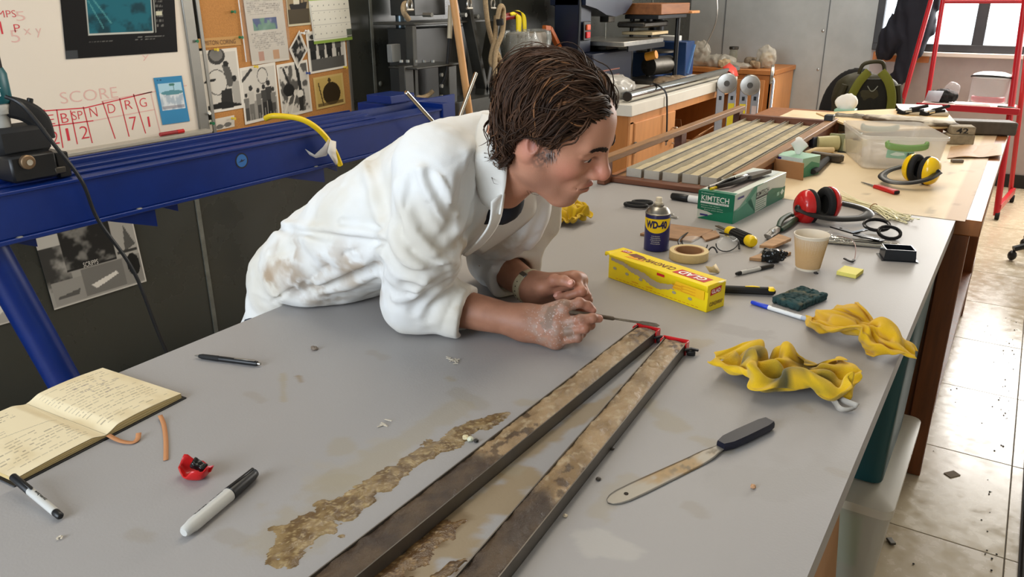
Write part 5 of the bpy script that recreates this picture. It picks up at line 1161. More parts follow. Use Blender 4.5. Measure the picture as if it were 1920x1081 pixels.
def wpoly(pts, off, col):
    p = np.asarray(pts, float); n = 14; V = []; 
    us = np.linspace(-1, 1, 25)
    mb.add(wrap(np.c_[p[:, 0], np.full(len(p), off), p[:, 1]]), [tuple(range(len(p)))], col)
ang_ = np.linspace(-.046, .046, 30)
G = [[wrap(A([x, .0003, z]).reshape(1, 3))[0] for z in (.091, .077 - .0, max(.058, .0775), )] for x in ang_]
for i in range(29):
    x0, x1 = ang_[i], ang_[i + 1]; b0, b1 = [.093 - .0405 * math.sqrt(max(0, 1 - (x / .047) ** 2)) for x in (x0, x1)]
    mb.add(wrap(A([x0, .0003, b0], [x1, .0003, b1], [x1, .0003, .091], [x0, .0003, .091])), [(0, 1, 2, 3)], rgb(250, 212, 10))
V, F, e = text_geo('WD-40', .05); kx = .060 / e[0]; ky = .021 / e[1]; mb.add(wrap(np.c_[V[:, 0] * kx, np.full(len(V), .0007), .0755 + V[:, 1] * ky]), F, rgb(22, 22, 84))
for i, tx_ in enumerate(('STOPS SQUEAKS', 'REMOVES & PROTECTS', 'LOOSENS RUSTED PARTS', 'FREES STICKY MECHANISMS', 'DRIVES OUT MOISTURE')):
    V, F, e = text_geo(tx_, .005); kx = (.022 + .003 * (i % 3)) / e[0]; mb.add(wrap(np.c_[V[:, 0] * kx, np.full(len(V), .0005), .044 - .0052 * i + V[:, 1] * .0026 / e[1]]), F, rgb(226, 226, 226))
mb.build('label_print', M_print, can, smooth=False, tint=True)

# ---- tall wipes box with tools lying on it
a, ex, ey, L, W_ = flatframe(onz(1306, 408), onz(1375, 419), onz(1484, 372)); Hh = .088
kb_ = base_thing('wipes_box', 'tall green and white wipes box with tools lying on top', 'box', a, ex)
MB().box((L / 2, W_ / 2, Hh / 2), (L, W_, Hh), b=.0012).build('box_body', mat('white_card', rgb(214, 220, 210), .4), kb_)
mb = MB(); X1, Y1, Z1 = A(1, 0, 0), A(0, 1, 0), A(0, 0, 1); g1, g2, g3 = rgb(4, 112, 82), rgb(48, 140, 110), rgb(120, 176, 150); pur = rgb(60, 50, 130)
o = A(0, 0, 0); S = L / .117
def F1(pts): return [(x * L, z * Hh) for x, z in pts]
flatpoly(mb, F1([(0, .34), (.28, .30), (1, 1 - 1), (1, 1), (0, 1)]), o, X1, Z1, .0006, g1); flatpoly(mb, F1([(.02, .02), (.55, .28), (1, .42), (1, .0), (.35, 0)]), o, X1, Z1, .0008, rgb(10, 124, 90))
text(mb, 'KIMTECH', A(.48 * L, 0, .76 * Hh), X1, Z1, .76 * L, .19 * Hh, .0012, rgb(240, 246, 240), bold=.012); flatpoly(mb, F1([(.08, .57), (.86, .57), (.86, .64), (.08, .64)]), o, X1, Z1, .0011, rgb(236, 240, 236))
text(mb, 'SCIENCE', A(.70 * L, 0, .605 * Hh), X1, Z1, .26 * L, .045 * Hh, .0015, rgb(60, 90, 80))
for i, s_ in enumerate(('Delicate Task Wipers', 'Essuie-tout pour taches', 'Panos para tareas')): text(mb, s_, A((.36 + .05 * i) * L, 0, (.50 - .075 * i) * Hh), X1, Z1, (.52 + .07 * (i % 2)) * L, .045 * Hh, .0012, rgb(214, 236, 224))
text(mb, 'Professional', A(.26 * L, 0, .93 * Hh), X1, Z1, .34 * L, .04 * Hh, .0012, rgb(220, 240, 230)); flatpoly(mb, F1([(.09, .13), (.31, .13), (.31, .19), (.09, .19)]), o, X1, Z1, .0012, pur)
o = A(L, 0, 0)
def F2(pts): return [(y * W_, z * Hh) for y, z in pts]
flatpoly(mb, F2([(0, 0), (1, 0), (1, .42), (.72, .62), (.62, .55), (.5, .22), (.38, 0)]), o, Y1, Z1, .0006, g1); flatpoly(mb, F2([(0, .0), (.42, 0), (.30, .38), (.20, .62), (.36, 1.0), (.46, 1.0), (.30, .62), (.08, .42), (0, .45)]), o, Y1, Z1, .0008, g2)
flatpoly(mb, F2([(0, .45), (.10, .5), (.34, 1), (.52, 1), (.42, .7), (.40, .40), (.42, .1), (.3, 0), (.0, 0)]), o, Y1, Z1, .0007, g3); flatpoly(mb, F2([(.40, .0), (.62, .05), (.60, .98), (.40, .96)]), o, Y1, Z1, .0010, rgb(206, 220, 206)); flatpoly(mb, F2([(.66, .0), (1, .0), (1, .48), (.80, .40), (.70, .2)]), o, Y1, Z1, .0011, g1)
text(mb, 'KIMTECH', A(L, .52 * W_, .66 * Hh), Y1, Z1, .24 * W_, .17 * Hh, .0015, rgb(30, 34, 34), bold=.012); flatpoly(mb, F2([(.40, .48), (.63, .48), (.63, .55), (.40, .55)]), o, Y1, Z1, .0014, rgb(34, 38, 38))
for i in range(5): flatpoly(mb, F2([(.41, .40 - .08 * i), (.60 - .03 * (i % 2), .40 - .08 * i), (.60 - .03 * (i % 2), .425 - .08 * i), (.41, .425 - .08 * i)]), o, Y1, Z1, .0014, rgb(80, 120, 100))
flatpoly(mb, F2([(.05, .80), (.16, .80), (.16, .87), (.05, .87)]), o, Y1, Z1, .0014, pur); flatpoly(mb, F2([(.90, .30), (.94, .42), (.98, .30), (.94, .18)]), o, Y1, Z1, .0014, rgb(210, 230, 220)); flatpoly(mb, F2([(.83, .22), (.88, .22), (.88, .36), (.83, .36)]), o, Y1, Z1, .0014, rgb(150, 200, 180))
o = A(0, 0, Hh); flatpoly(mb, [(.02 * L, .0), (.98 * L, .0), (.98 * L, .06 * W_), (.02 * L, .05 * W_)], o, X1, Y1, .0006, g1); flatpoly(mb, [(.18 * L, .08 * W_), (.82 * L, .08 * W_), (.78 * L, .72 * W_), (.22 * L, .72 * W_)], o, X1, Y1, .0007, rgb(110, 100, 96)); flatpoly(mb, [(.1 * L, .78 * W_), (.9 * L, .76 * W_), (.85 * L, .97 * W_), (.15 * L, .97 * W_)], o, X1, Y1, .0007, rgb(196, 206, 206))
mb.build('printed_panels', M_print, kb_, smooth=False, tint=True, kind='stuff')
def on_box(x, y, z): return a + ex * (x * L) + ey * (y * W_) + A(0, 0, Hh + z)
ta_, tb_ = on_box(.40, .08, .010), on_box(.80, .86, .010)
t, Lt = along('locking_pliers', 'black-handled pliers with a bright jaw lying on the wipes box', 'pliers', ta_, tb_)
MB().tube([(0, 0, 0), (-.010, .003, .06), (-.004, .004, .13), (0, .004, .17)], [.006, .008, .009, .007], 8, flat=.7).build('handle', M_black, t); MB().tube([(.012, 0, .01), (.020, .002, .08), (.010, .004, .15), (.004, .004, .18)], [.005, .008, .009, .007], 8, flat=.7).build('handle', M_black, t)
MB().prism([(-.012, .17), (.016, .16), (.022, .20), (.014, .26), (.004, .30), (-.006, .30), (-.010, .24)], -.005, .006, np.array([[1, 0, 0], [0, 0, 1], [0, 1, 0]]).T, (0, .003, 0)).build('jaw', M_dsteel, t)
MB().bar((.006, .012, .10), (.002, .012, .16), .010, .006, (0, 1, 0), .002).build('lever', M_chrome, t)
for i, (x0, y0, x1, y1, m, lb) in enumerate(((.18, .06, .34, .48, M_dsteel, 'thin dark steel file on the left of the wipes box top'), (.26, .04, .50, .40, M_yel, 'slim yellow striped pick on the wipes box top'), (.12, .10, .26, .56, M_steel, 'thin bright steel rod along the edge of the wipes box top'))):
    t, Lt = along('hand_file', lb, 'file', on_box(x0, y0, .004), on_box(x1, y1, .004), 'slim tools on the wipes box')
    MB().cyl((0, 0, 0), (0, 0, Lt * .45), .0045, 8, bev=.001).build('handle', m, t); MB().cyl((0, 0, Lt * .45), (0, 0, Lt), .0028, 6, .0016).build('shank', M_steel, t)

# ---- sponge, notes, cup, plastic tray
a, ex, ey, L, W_ = flatframe(onz(1446, 568), onz(1500, 584), onz(1560, 563)); t = base_thing('sponge', 'dark green grimy sponge lying behind the blue marker', 'sponge', a, ex)
v, f = sdf_mesh(lambda P: sbox(P, (L / 2, W_ / 2, .0085), (L / 2, W_ / 2, .0085), None, .004) + (fbm(P * 140, 3, 4) - .5) * .0030 + sst(.60, .75, noise(P * 190, 8)) * .004, (-.01, -.01, -.002), (L + .01, W_ + .01, .024), .0018)
c = mixc(np.tile(rgb(44, 78, 78), (len(v), 1)), rgb(30, 46, 46), fbm(v * 60, 4)); c = mixc(c, rgb(104, 98, 74), sst(.52, .7, fbm(v * 40, 9)) * sst(.012, .016, v[:, 2]) * .8); v[:, 2] = np.maximum(v[:, 2], .0004)
raw_mesh('foam', v, f, vmat('sponge_foam', .95, bump=.4, bscale=700), t, tint=c)
a, ex, ey, L, W_ = flatframe(onz(1568, 515), onz(1605, 522), onz(1622, 512)); t = base_thing('sticky_notes', 'small pad of pale yellow sticky notes near the bench edge', 'notes', a, ex)
MB().box((L / 2, W_ / 2, .0055), (L, W_, .010), b=.0003).build('note_stack', mat('yellow_note', rgb(232, 222, 118), .7), t, smooth=False)
mb = MB()
for i in range(6): mb.box((L / 2 + .0002 * (i % 2), W_ / 2, .0016 + .0016 * i), (L + .0006, W_ + .0006, .0003))
mb.build('note_edges', mat('note_edge', rgb(206, 192, 84), .7), t, smooth=False, kind='stuff')
cu = onz(1514, 503); t = thing('paper_cup', 'ribbed brown paper cup standing beside the red ear muffs', 'cup', cu)
rb, rt, hc = .0285, .0415, .090; G = []; n = 180
for z in (.006, .03, .06, .083):
    G.append([((rb + (rt - rb) * z / hc + .0005 * (k % 2)) * math.cos(2 * PI * k / n), (rb + (rt - rb) * z / hc + .0005 * (k % 2)) * math.sin(2 * PI * k / n), z) for k in range(n + 1)])
MB().grid(G).build('sleeve', mat('corrugated_kraft', rgb(196, 160, 112), .8), t, smooth=False)
MB().lathe([(0, .004), (rb - .002, .004), (rb, 0), (rb, .002), (rt, hc - .002), (rt + .0016, hc), (rt + .0004, hc + .0018), (rt - .0012, hc), (rb - .001, .012), (0, .012)], 60).build('cup_wall', mat('white_cup_paper', rgb(226, 214, 194), .55), t)
a, ex, ey, L, W_ = flatframe(onz(1650, 488), onz(1672, 496), onz(1715, 493)); t = thing('plastic_tray', 'small black plastic tray standing near the right bench edge', 'tray', onz(1682, 484), math.radians(20))
LX, LY, HH = .078, .055, .030; mb = MB()
out = lambda k, z: [(-LX / 2 * k, -LY / 2 * k, z), (LX / 2 * k, -LY / 2 * k, z), (LX / 2 * k, LY / 2 * k, z), (-LX / 2 * k, LY / 2 * k, z)]
rg = [out(1.14, .0008), out(1.14, .0020), out(1.0, .0026), out(.93, HH), out(.87, HH), out(.92, .004)]
V = np.array(rg).reshape(-1, 3); F = [(i * 4 + j, i * 4 + (j + 1) % 4, (i + 1) * 4 + (j + 1) % 4, (i + 1) * 4 + j) for i in range(5) for j in range(4)] + [(20, 21, 22, 23), (3, 2, 1, 0)]
mb.add(V, F).build('tray_shell', mat('glossy_black_plastic', rgb(26, 28, 32), .18), t, smooth=False)

# ---- thin boards of wood
def board(label, pts, z0, th, m=None):
    P = [onz(*p, TOP + z0 + th) for p in pts]; c = sum(P) / 4; t = thing('wood_board', label, 'board', (c[0], c[1], TOP + z0), group='offcuts of thin board')
    V = [(p[0], p[1], TOP + z0) for p in P] + [tuple(p) for p in P]; o = MB().add(V, [(3, 2, 1, 0), (4, 5, 6, 7)] + [(i, (i + 1) % 4, 4 + (i + 1) % 4, 4 + i) for i in range(4)]).build('plank', m or M_wood, t, world=True, smooth=False)
    bv = o.modifiers.new('edge', 'BEVEL'); bv.width = .0008; bv.segments = 1; return t
board('largest thin brown board lying behind the spray can', ((1200, 437), (1295, 451), (1337, 430), (1250, 418)), .0005, .007, mat('brown_board', rgb(160, 122, 88), .6, var=.2, vscale=7, stretch=(3, 12, 12)))
board('small thin board under the safety glasses temple', ((1322, 450), (1350, 441), (1342, 431), (1312, 437)), .0005, .006, mat('brown_board', (0, 0, 0)))
board('upper small board beside the pliers, left of the cup', ((1424, 459), (1450, 461), (1484, 446), (1460, 438)), .0095, .0085)
board('lower small board half under another, left of the cup', ((1405, 482), (1440, 486), (1484, 472), (1450, 466)), .0005, .0085)

# ---- masking tape roll
mt = onz(1291, 484); t = thing('tape_roll', 'cream masking tape roll lying flat behind the carton', 'tape', mt)
MB().lathe([(.036, .001), (.050, .001), (.0505, .003), (.0505, .021), (.050, .023), (.0385, .023), (.038, .021), (.036, .001)], 48).build('tape_coil', mat('masking_tape', rgb(214, 190, 138), .6, var=.06, vscale=100), t)
MB().lathe([(.0345, .001), (.038, .001), (.038, .0225), (.0345, .0225), (.0345, .001)], 40).build('core', M_card, t)
mb = MB(); p0 = onz(1320, 505, TOP + .004); mb.grid([[onz(1322, 498, TOP + .022), onz(1330, 510, TOP + .003)], [onz(1335, 500, TOP + .018), onz(1347, 512, TOP + .0015)], [onz(1342, 494, TOP + .02), onz(1350, 508, TOP + .002)]]); mb.build('loose_end', mat('masking_tape', (0, 0, 0)), t, world=True, solid=.0005)

# ---- safety glasses
gl = onz(1330, 470); t = thing('safety_glasses', 'clear safety glasses with black arms lying behind the tape roll', 'glasses', gl)
def lens_path(x0, x1, y0, y1, z_lo, z_hi):
    P = []
    for q in np.linspace(0, 2 * PI, 20)[:-1]:
        f = .5 + .5 * math.cos(q); g = .5 + .5 * math.sin(q); base = onz(x0 + (x1 - x0) * f, y0 + (y1 - y0) * f, TOP + .003); P.append(base + A(-.012 * g, .020 * g, z_lo + (z_hi - z_lo) * g ** .9))
    return P
M_clear = mat('clear_lens', (.95, .97, .97), .03, alpha=.14, spec=.8)
for (x0, x1, y0, y1) in ((1279, 1327, 468, 474), (1343, 1385, 474, 468)):
    P = lens_path(x0, x1, y0, y1, 0, .036); mb = MB(); c = sum(P) / len(P) + A(.002, -.006, 0); mb.add([c] + list(P), [(0, 1 + i, 1 + (i + 1) % len(P)) for i in range(len(P))]); mb.build('lens', M_clear, t, world=True, solid=.0016, angle=180)
    MB().tube(P[9:] + P[:1], .0016, 6).build('lens_rim', M_black, t, world=True)
MB().tube(spline([onz(1326, 474, TOP + .004), onz(1331, 466, TOP + .014), onz(1336, 463, TOP + .018), onz(1341, 466, TOP + .014), onz(1345, 474, TOP + .004)], 4), .0022, 6).build('nose_bridge', M_black, t, world=True)
MB().tube(spline([onz(1279, 466, TOP + .006), onz(1272, 455, TOP + .016), onz(1276, 446, TOP + .014), onz(1290, 436, TOP + .006)], 5), [.0026] * 15 + [.0018], 8).build('temple', M_black, t, world=True)
MB().tube(spline([onz(1386, 466, TOP + .008), onz(1383, 450, TOP + .020), onz(1366, 440, TOP + .014), onz(1349, 436, TOP + .006)], 5), [.0026] * 15 + [.0018], 8).build('temple', M_black, t, world=True)

# ---- stubby scraper, utility knife, pliers, scissors, tape lump
t, L = along('stubby_chisel', 'stubby chisel with a ribbed black and yellow handle', 'chisel', onz(1344, 423, TOP + .008), onz(1413, 454, TOP + .017))
MB().prism([(-.006, 0), (.006, 0), (.0055, .42 * L), (-.0055, .42 * L)], -.0012, .0012, np.array([[1, 0, 0], [0, 0, 1], [0, 1, 0]]).T).build('blade', mat('rusty_steel', rgb(104, 88, 72), .5, .8, var=.3), t)
MB().lathe([(.008, .32 * L), (.0155, .35 * L), (.0165, .42 * L), (.0150, .47 * L)], 24).build('ferrule', M_yel, t)
mb = MB(); mb.lathe([(.0140, .46 * L), (.0158, .49 * L), (.0165, .7 * L), (.0160, .86 * L), (.015, .88 * L)], 24)
for k in range(14):
    q = 2 * PI * k / 14; mb.bar((.0160 * math.cos(q), .0160 * math.sin(q), .50 * L), (.0165 * math.cos(q), .0165 * math.sin(q), .86 * L), .004, .003, (math.cos(q), math.sin(q), 0), .0008)
mb.build('grip', M_blackm, t); MB().lathe([(.0150, .86 * L), (.0165, .90 * L), (.0160, .97 * L), (.0110, L), (0, L + .001)], 24).build('end_cap', M_yel, t)
t, L = along('utility_knife', 'black and yellow utility knife half hidden behind the carton', 'knife', onz(1340, 541, TOP + .010), onz(1454, 546, TOP + .010))
MB().box((0, 0, L / 2), (.019, .016, L), b=.005).build('handle', M_blackm, t); MB().box((0, .004, L - .010), (.0195, .010, .018), b=.004).build('end_cap', M_yel, t); MB().tube([(.002, .0085, L * .50), (.002, .0095, L * .62), (.002, .0085, L * .74)], [.002, .0045, .002], 10, flat=.3, up=(0, 1, 0)).build('slider', M_yel, t)
t = thing('slip_joint_pliers', 'slip-joint pliers with dark green grips lying beside the red ear muffs', 'pliers', onz(1460, 430))
def W3(l, z): return [onz(x, y, TOP + z) for x, y in l]
MB().tube(spline(W3(((1440, 444), (1450, 435), (1463, 424)), .010), 4), [.010] * 3 + [.013] * 3 + [.011] * 3, 10, flat=.6, up=(0, 0, 1)).build('jaw', mat('grey_forged_steel', rgb(138, 134, 128), .42, .9, var=.15, vscale=50), t, world=True)
MB().tube(spline(W3(((1436, 441), (1448, 432), (1460, 426)), .014), 4), [.006] * 4 + [.009] * 5, 8, flat=.6).build('jaw', mat('grey_forged_steel', (0, 0, 0)), t, world=True)
MB().cyl(onz(1451, 432, TOP + .012), onz(1451, 432, TOP + .021), .006, 12, bev=.001).build('rivet', M_steel, t, world=True)
MB().tube(spline(W3(((1460, 426), (1466, 412), (1482, 402), (1486, 404)), .016), 5), [.008] * 4 + [.009] * 8 + [.006] * 4, 10, flat=.7).build('grip', mat('dark_green_grip', rgb(34, 62, 44), .45), t, world=True)
MB().tube(spline(W3(((1464, 430), (1478, 422), (1490, 412), (1500, 406)), .010), 5), [.008] * 4 + [.009] * 8 + [.006] * 4, 10, flat=.7).build('grip', mat('dark_green_grip', (0, 0, 0)), t, world=True)
def loop(c, rx, ry, rot, r, z, n=18):
    ca, sa = math.cos(rot), math.sin(rot); return [c + A(rx * math.cos(q) * ca - ry * math.sin(q) * sa, rx * math.cos(q) * sa + ry * math.sin(q) * ca, z) for q in np.linspace(0, 2 * PI, n + 1)[:-1]]
t = thing('scissors', 'black-handled scissors lying behind the spray can', 'scissors', onz(1215, 395))
for (px, py, rx, ry, ro) in ((1192, 389, .036, .019, .1), (1204, 384, .030, .016, .4)): MB().tube(loop(onz(px, py, TOP), rx, ry, ro, 0, .009), .0062, 8, closed=True).build('finger_loop', M_blackm, t, world=True)
for (p, q) in (((1212, 390), (1262, 402)), ((1212, 394), (1270, 408))): 
    s0, s1 = onz(*p, TOP + .006), onz(*q, TOP + .004); MB().bar(s0, s1, .010, .0025, (0, 0, 1), .0008).build('blade', M_steel, t, world=True)
MB().cyl(onz(1236, 397, TOP + .004), onz(1236, 397, TOP + .011), .0035, 10).build('pivot_screw', M_steel, t, world=True)
p = onz(1444, 490) + A(0, 0, .017)
v, f = sdf_mesh(lambda P: smin(sbox(P, p, (.021, .015, .016), rotm(0, 0, .3), .006), sbox(P, p + A(.026, .006, .002), (.007, .010, .013), rotm(0, .4, .5), .003), .004) + (fbm(P * 100, 4, 3) - .5) * .014, p - .05, p + .055, .0018); v[:, 2] = np.maximum(v[:, 2], TOP + .0003)
tag(raw_mesh('tape_lump', v, f, mat('crumpled_black_tape', (0, 0, 0)), None), 'crumpled black tape lump left of the paper cup', 'tape')

# ---- ear muffs
def earmuffs(label, c1, c2, bandpt, mcol, group='ear muffs', rr=(.040, .053)):
    t = thing('ear_muffs', label, 'ear muffs', ((c1 + c2) / 2 * A(1, 1, 0) + A(0, 0, TOP)), group=group)
    ax = (c2 - c1) / np.linalg.norm(c2 - c1)
    for c, s in ((c1, -1), (c2, 1)):
        s_, u_, d_ = frame(ax * s, (0, 0, 1)); R = np.stack([s_, u_, d_], 1)
        MB().lathe([(1.0, .0), (1.0, .006), (.96, .014), (.80, .025), (.5, .031), (.2, .0325), (0, .033)], 30, c, R, sx=rr[0], sy=rr[1]).build('ear_cup', mcol, t, world=True)
        G = []
        for i in range(30):
            q = 2 * PI * i / 30; G.append([c + R @ A((1 - .24 + .24 * math.cos(p_)) * rr[0] * 1.02 * math.cos(q), (1 - .24 + .24 * math.cos(p_)) * rr[1] * 1.02 * math.sin(q), -.010 + .012 * math.sin(p_)) for p_ in np.linspace(0, 2 * PI, 13)])
        MB().grid(G, closed_u=True).build('cushion', M_blackm, t, world=True)
        MB().lathe([(0, -.004), (.62, -.004), (.62, -.001), (0, -.001)], 24, c, R, sx=rr[0], sy=rr[1]).build('foam_pad', mat('black_foam', rgb(20, 20, 20), .95), t, world=True)
        e = c + ax * s * .034; MB().ball(e, (.012, .012, .008), 12, R).build('pivot', M_black, t, world=True)
    e1, e2 = c1 - ax * .036, c2 + ax * .036; m = bandpt; out_ = m - (e1 + e2) / 2
    path = spline([e1, e1 + out_ * .45 - ax * .012, e1 + out_ * .82 + ax * .006, m - ax * .02, m + ax * .02, e2 + out_ * .82 - ax * .006, e2 + out_ * .45 + ax * .012, e2], 6)
    MB().tube(path, .0150, 8, flat=.34, up=np.cross(ax, out_ / np.linalg.norm(out_))).build('headband', M_black, t, world=True)
    return t
em1 = onz(1513, 388, TOP + .044); em2_ = onz(1551, 382, TOP + .046)
v_ = em2_ - em1; earmuffs('red-cupped ear muffs lying on their side behind the paper cup', em1, em1 + v_ / np.linalg.norm(v_) * .080, onz(1610, 408, TOP + .020), mat('red_gloss_shell', rgb(206, 30, 30), .22, coat=.4))

# ---- tools heaped beside the cup
t, L = along('flat_bar', 'black flat bar with two holes lying across the steel rods', 'bar', onz(1560, 424, TOP + .018), onz(1655, 452, TOP + .014))
MB().box((0, 0, L / 2), (.022, .004, L), b=.001).build('strip', mat('black_anodised', rgb(34, 34, 36), .35, .5), t)
for z in (.18, .85): MB().cyl((0, .0018, z * L), (0, .0030, z * L), .0035, 12).build('bolt_hole', mat('hole_dark', (0, 0, 0)), t)
for i, (p, q, r_, lb) in enumerate((((1545, 452), (1680, 464), .0052, 'bright steel rod nearest the cup, in the tool heap'), ((1560, 446), (1684, 458), .0045, 'second bright steel rod behind the first, in the tool heap'))):
    t, L = along('steel_rod', lb, 'rod', onz(*p, TOP + r_ + .0005), onz(*q, TOP + r_ + .0005), 'steel rods beside the cup')
    MB().cyl((0, 0, 0), (0, 0, L * .9), r_, 14, bev=.0008).build('shaft', M_chrome, t); MB().tube([A(.0055 * math.cos(q_), 0, L * .94 + .012 * math.sin(q_)) for q_ in np.linspace(0, 2 * PI, 15)[:-1]], .0018, 6, closed=True).build('eye', M_chrome, t)
t = thing('spring_scissors', 'dark steel snips with open loops on the tool heap', 'scissors', onz(1650, 445))
for (px, py, rx, ry, ro, z) in ((1666, 446, .030, .020, .5, .016), (1642, 434, .034, .016, .2, .020)): MB().tube([q_ + A(0, 0, .012 * math.sin(i_ * .35)) for i_, q_ in enumerate(loop(onz(px, py, TOP), rx, ry, ro, 0, z))], .0050, 8, closed=True).build('finger_loop', mat('black_chrome', rgb(52, 52, 54), .15, .9), t, world=True)
for p, q in (((1648, 450), (1600, 440)), ((1625, 430), (1596, 437))): MB().bar(onz(*p, TOP + .018), onz(*q, TOP + .020), .012, .004, (0, 0, 1), .001).build('blade', mat('black_chrome', (0, 0, 0)), t, world=True)
t = thing('wire_glasses', 'thin wire spectacle arm with a black tip behind the notes', 'glasses', onz(1590, 470))
MB().tube(spline([onz(1570, 442, TOP + .012), onz(1595, 448, TOP + .02), onz(1604, 462, TOP + .02), onz(1603, 482, TOP + .008), onz(1600, 489, TOP + .004)], 5), .0011, 6).build('temple', mat('pale_wire', rgb(150, 120, 116), .3, .6), t, world=True)
MB().tube(spline([onz(1601, 487, TOP + .005), onz(1596, 490, TOP + .004), onz(1583, 484, TOP + .006)], 4), .0042, 8, flat=.6).build('ear_tip', M_black, t, world=True)
t = thing('wire_clips', 'little tangle of silver wire clips behind the paper cup', 'wire', onz(1565, 446))
r = np.random.default_rng(9); 
for i in range(9):
    p = onz(1552 + 4 * i, 440 + 1.6 * i, TOP + .010); MB().tube(spline([p + A(*(r.normal(size=3) * A(.014, .014, .004))) for _ in range(5)], 4), .0010, 5).build('wire', M_chrome, t, world=True)

# ---- bundle of cable ties
ca, cm, cb = onz(1570, 372, TOP + .012), onz(1638, 389, TOP + .014), onz(1690, 408, TOP + .006); t = thing('cable_tie_bundle', 'bundle of ivory cable ties held by a rubber band', 'cable ties', onz(1638, 389)); r = np.random.default_rng(3)
M_tie = mat('ivory_nylon', rgb(236, 228, 186), .45)
for i in range(34):
    o = r.normal(size=3) * A(.011, .011, .006); sp = r.normal(size=3) * A(.026, .020, .004); w2 = r.normal(size=3) * .006
    P = spline([ca + o * 1.3 + w2, (ca + cm) / 2 + o * .9, cm + o * .65, (cm + cb) / 2 + o * .9 + sp * .5, cb + sp], 3); P[:, 2] = np.maximum(P[:, 2], TOP + .0018)
    mb = MB(); mb.tube(P, .0027, 4, flat=.4, up=(0, 0, 1)); mb.box(P[-1], (.006, .006, .0034), rotm(0, 0, r.random() * 3)); mb.build('tie', M_tie, t, world=True, smooth=False)
s_, u_, d_ = frame(cb - ca); MB().tube([cm + s_ * math.cos(q) * .017 + u_ * math.sin(q) * .0125 for q in np.linspace(0, 2 * PI, 20)[:-1]], .0016, 6, closed=True).build('rubber_band', mat('tan_rubber', rgb(172, 130, 84), .6), t, world=True)
# ================================================================== ON THE PAPER-COVERED BENCH
T2 = TOP + .0015
rack = thing('core_rack', 'low wooden rack frame that carries six aluminium channels', 'rack', (-1.03, 3.35, T2))
M_rackw = mat('weathered_wood', rgb(142, 102, 62), .6, var=.3, vscale=5, stretch=(8, 1, 8), bump=.1)
def wb_(lo, hi, nm, m=M_rackw, p=rack): lo, hi = A(*lo), A(*hi); MB().box((lo + hi) / 2, hi - lo, b=.002).build(nm, m, p, world=True)
wb_((-1.262, 2.585, T2), (-.79, 2.632, T2 + .018), 'front_batten', mat('dark_red_wood', rgb(106, 62, 38), .5, var=.3, vscale=6, stretch=(1, 8, 8))); wb_((-1.262, 4.085, T2), (-.75, 4.125, T2 + .062), 'rear_batten', mat('dark_red_wood', (0, 0, 0)))
wb_((-1.24, 2.632, T2), (-.79, 4.085, T2 + .016), 'deck')
wb_((-1.262, 2.53, T2 + .076), (-1.224, 4.15, T2 + .098), 'side_rail')
for y in (2.56, 3.3, 4.1): wb_((-1.260, y - .03, T2), (-1.228, y + .03, T2 + .076), 'post', mat('dark_red_wood', (0, 0, 0)))
wb_((-.795, 2.62, T2 + .052), (-.755, 4.12, T2 + .074), 'side_rail'); wb_((-.79, 2.66, T2), (-.765, 4.1, T2 + .052), 'skirt', mat('dark_red_wood', (0, 0, 0)))
wb_((-.80, 2.625, T2 + .040), (-.765, 2.66, T2 + .054), 'corner_bracket', M_black); wb_((-.80, 4.0, T2 + .074), (-.76, 4.05, T2 + .10), 'clamp_knob', M_black)
M_chan = mat('channel_aluminium', rgb(188, 182, 168), .42, .4, var=.12, vscale=10); M_dust = mat('dried_silt', rgb(186, 172, 140), .9, var=.18, vscale=20, bump=.2)
ORD = ('first', 'second', 'third', 'fourth', 'fifth', 'sixth'); ch0 = None
for i in range(6):
    x = -1.163 + .0708 * i
    if ch0 is None:
        c = ch0 = thing('metal_channel', '', 'channel', (x, 2.635, T2 + .0165), group='aluminium channels in the wooden rack'); W_ = .060; mb = MB()
        mb.box((0, .72, .0008), (W_, 1.44, .0016))
        for s in (-1, 1): mb.box((s * (W_ / 2 - .001), .72, .016), (.002, 1.44, .032))
        mb.box((0, .001, .016), (W_, .002, .032)); mb.build('profile', M_chan, c, smooth=False)
        G = []; 
        for yy in np.linspace(.003, 1.438, 60): G.append([(xx, yy, .014 + .006 * fbm(A([xx * 40, yy * 12, 1.]).reshape(1, 3), 3)[0]) for xx in np.linspace(-W_ / 2 + .002, W_ / 2 - .002, 6)])
        MB().grid(G).build('silt_layer', M_dust, c, angle=180)
        for yy in (.05, .45, .9): MB().cyl((W_ / 2, yy, .02), (W_ / 2 + .001, yy, .02), .003, 8).build('rivet', M_dsteel, c)
    else:
        c = copy_tree(ch0); c.location = (x, 2.637 + random.uniform(-.006, .006), T2 + .0165)
    c['label'] = '%s aluminium channel from the left in the wooden rack' % ORD[i]
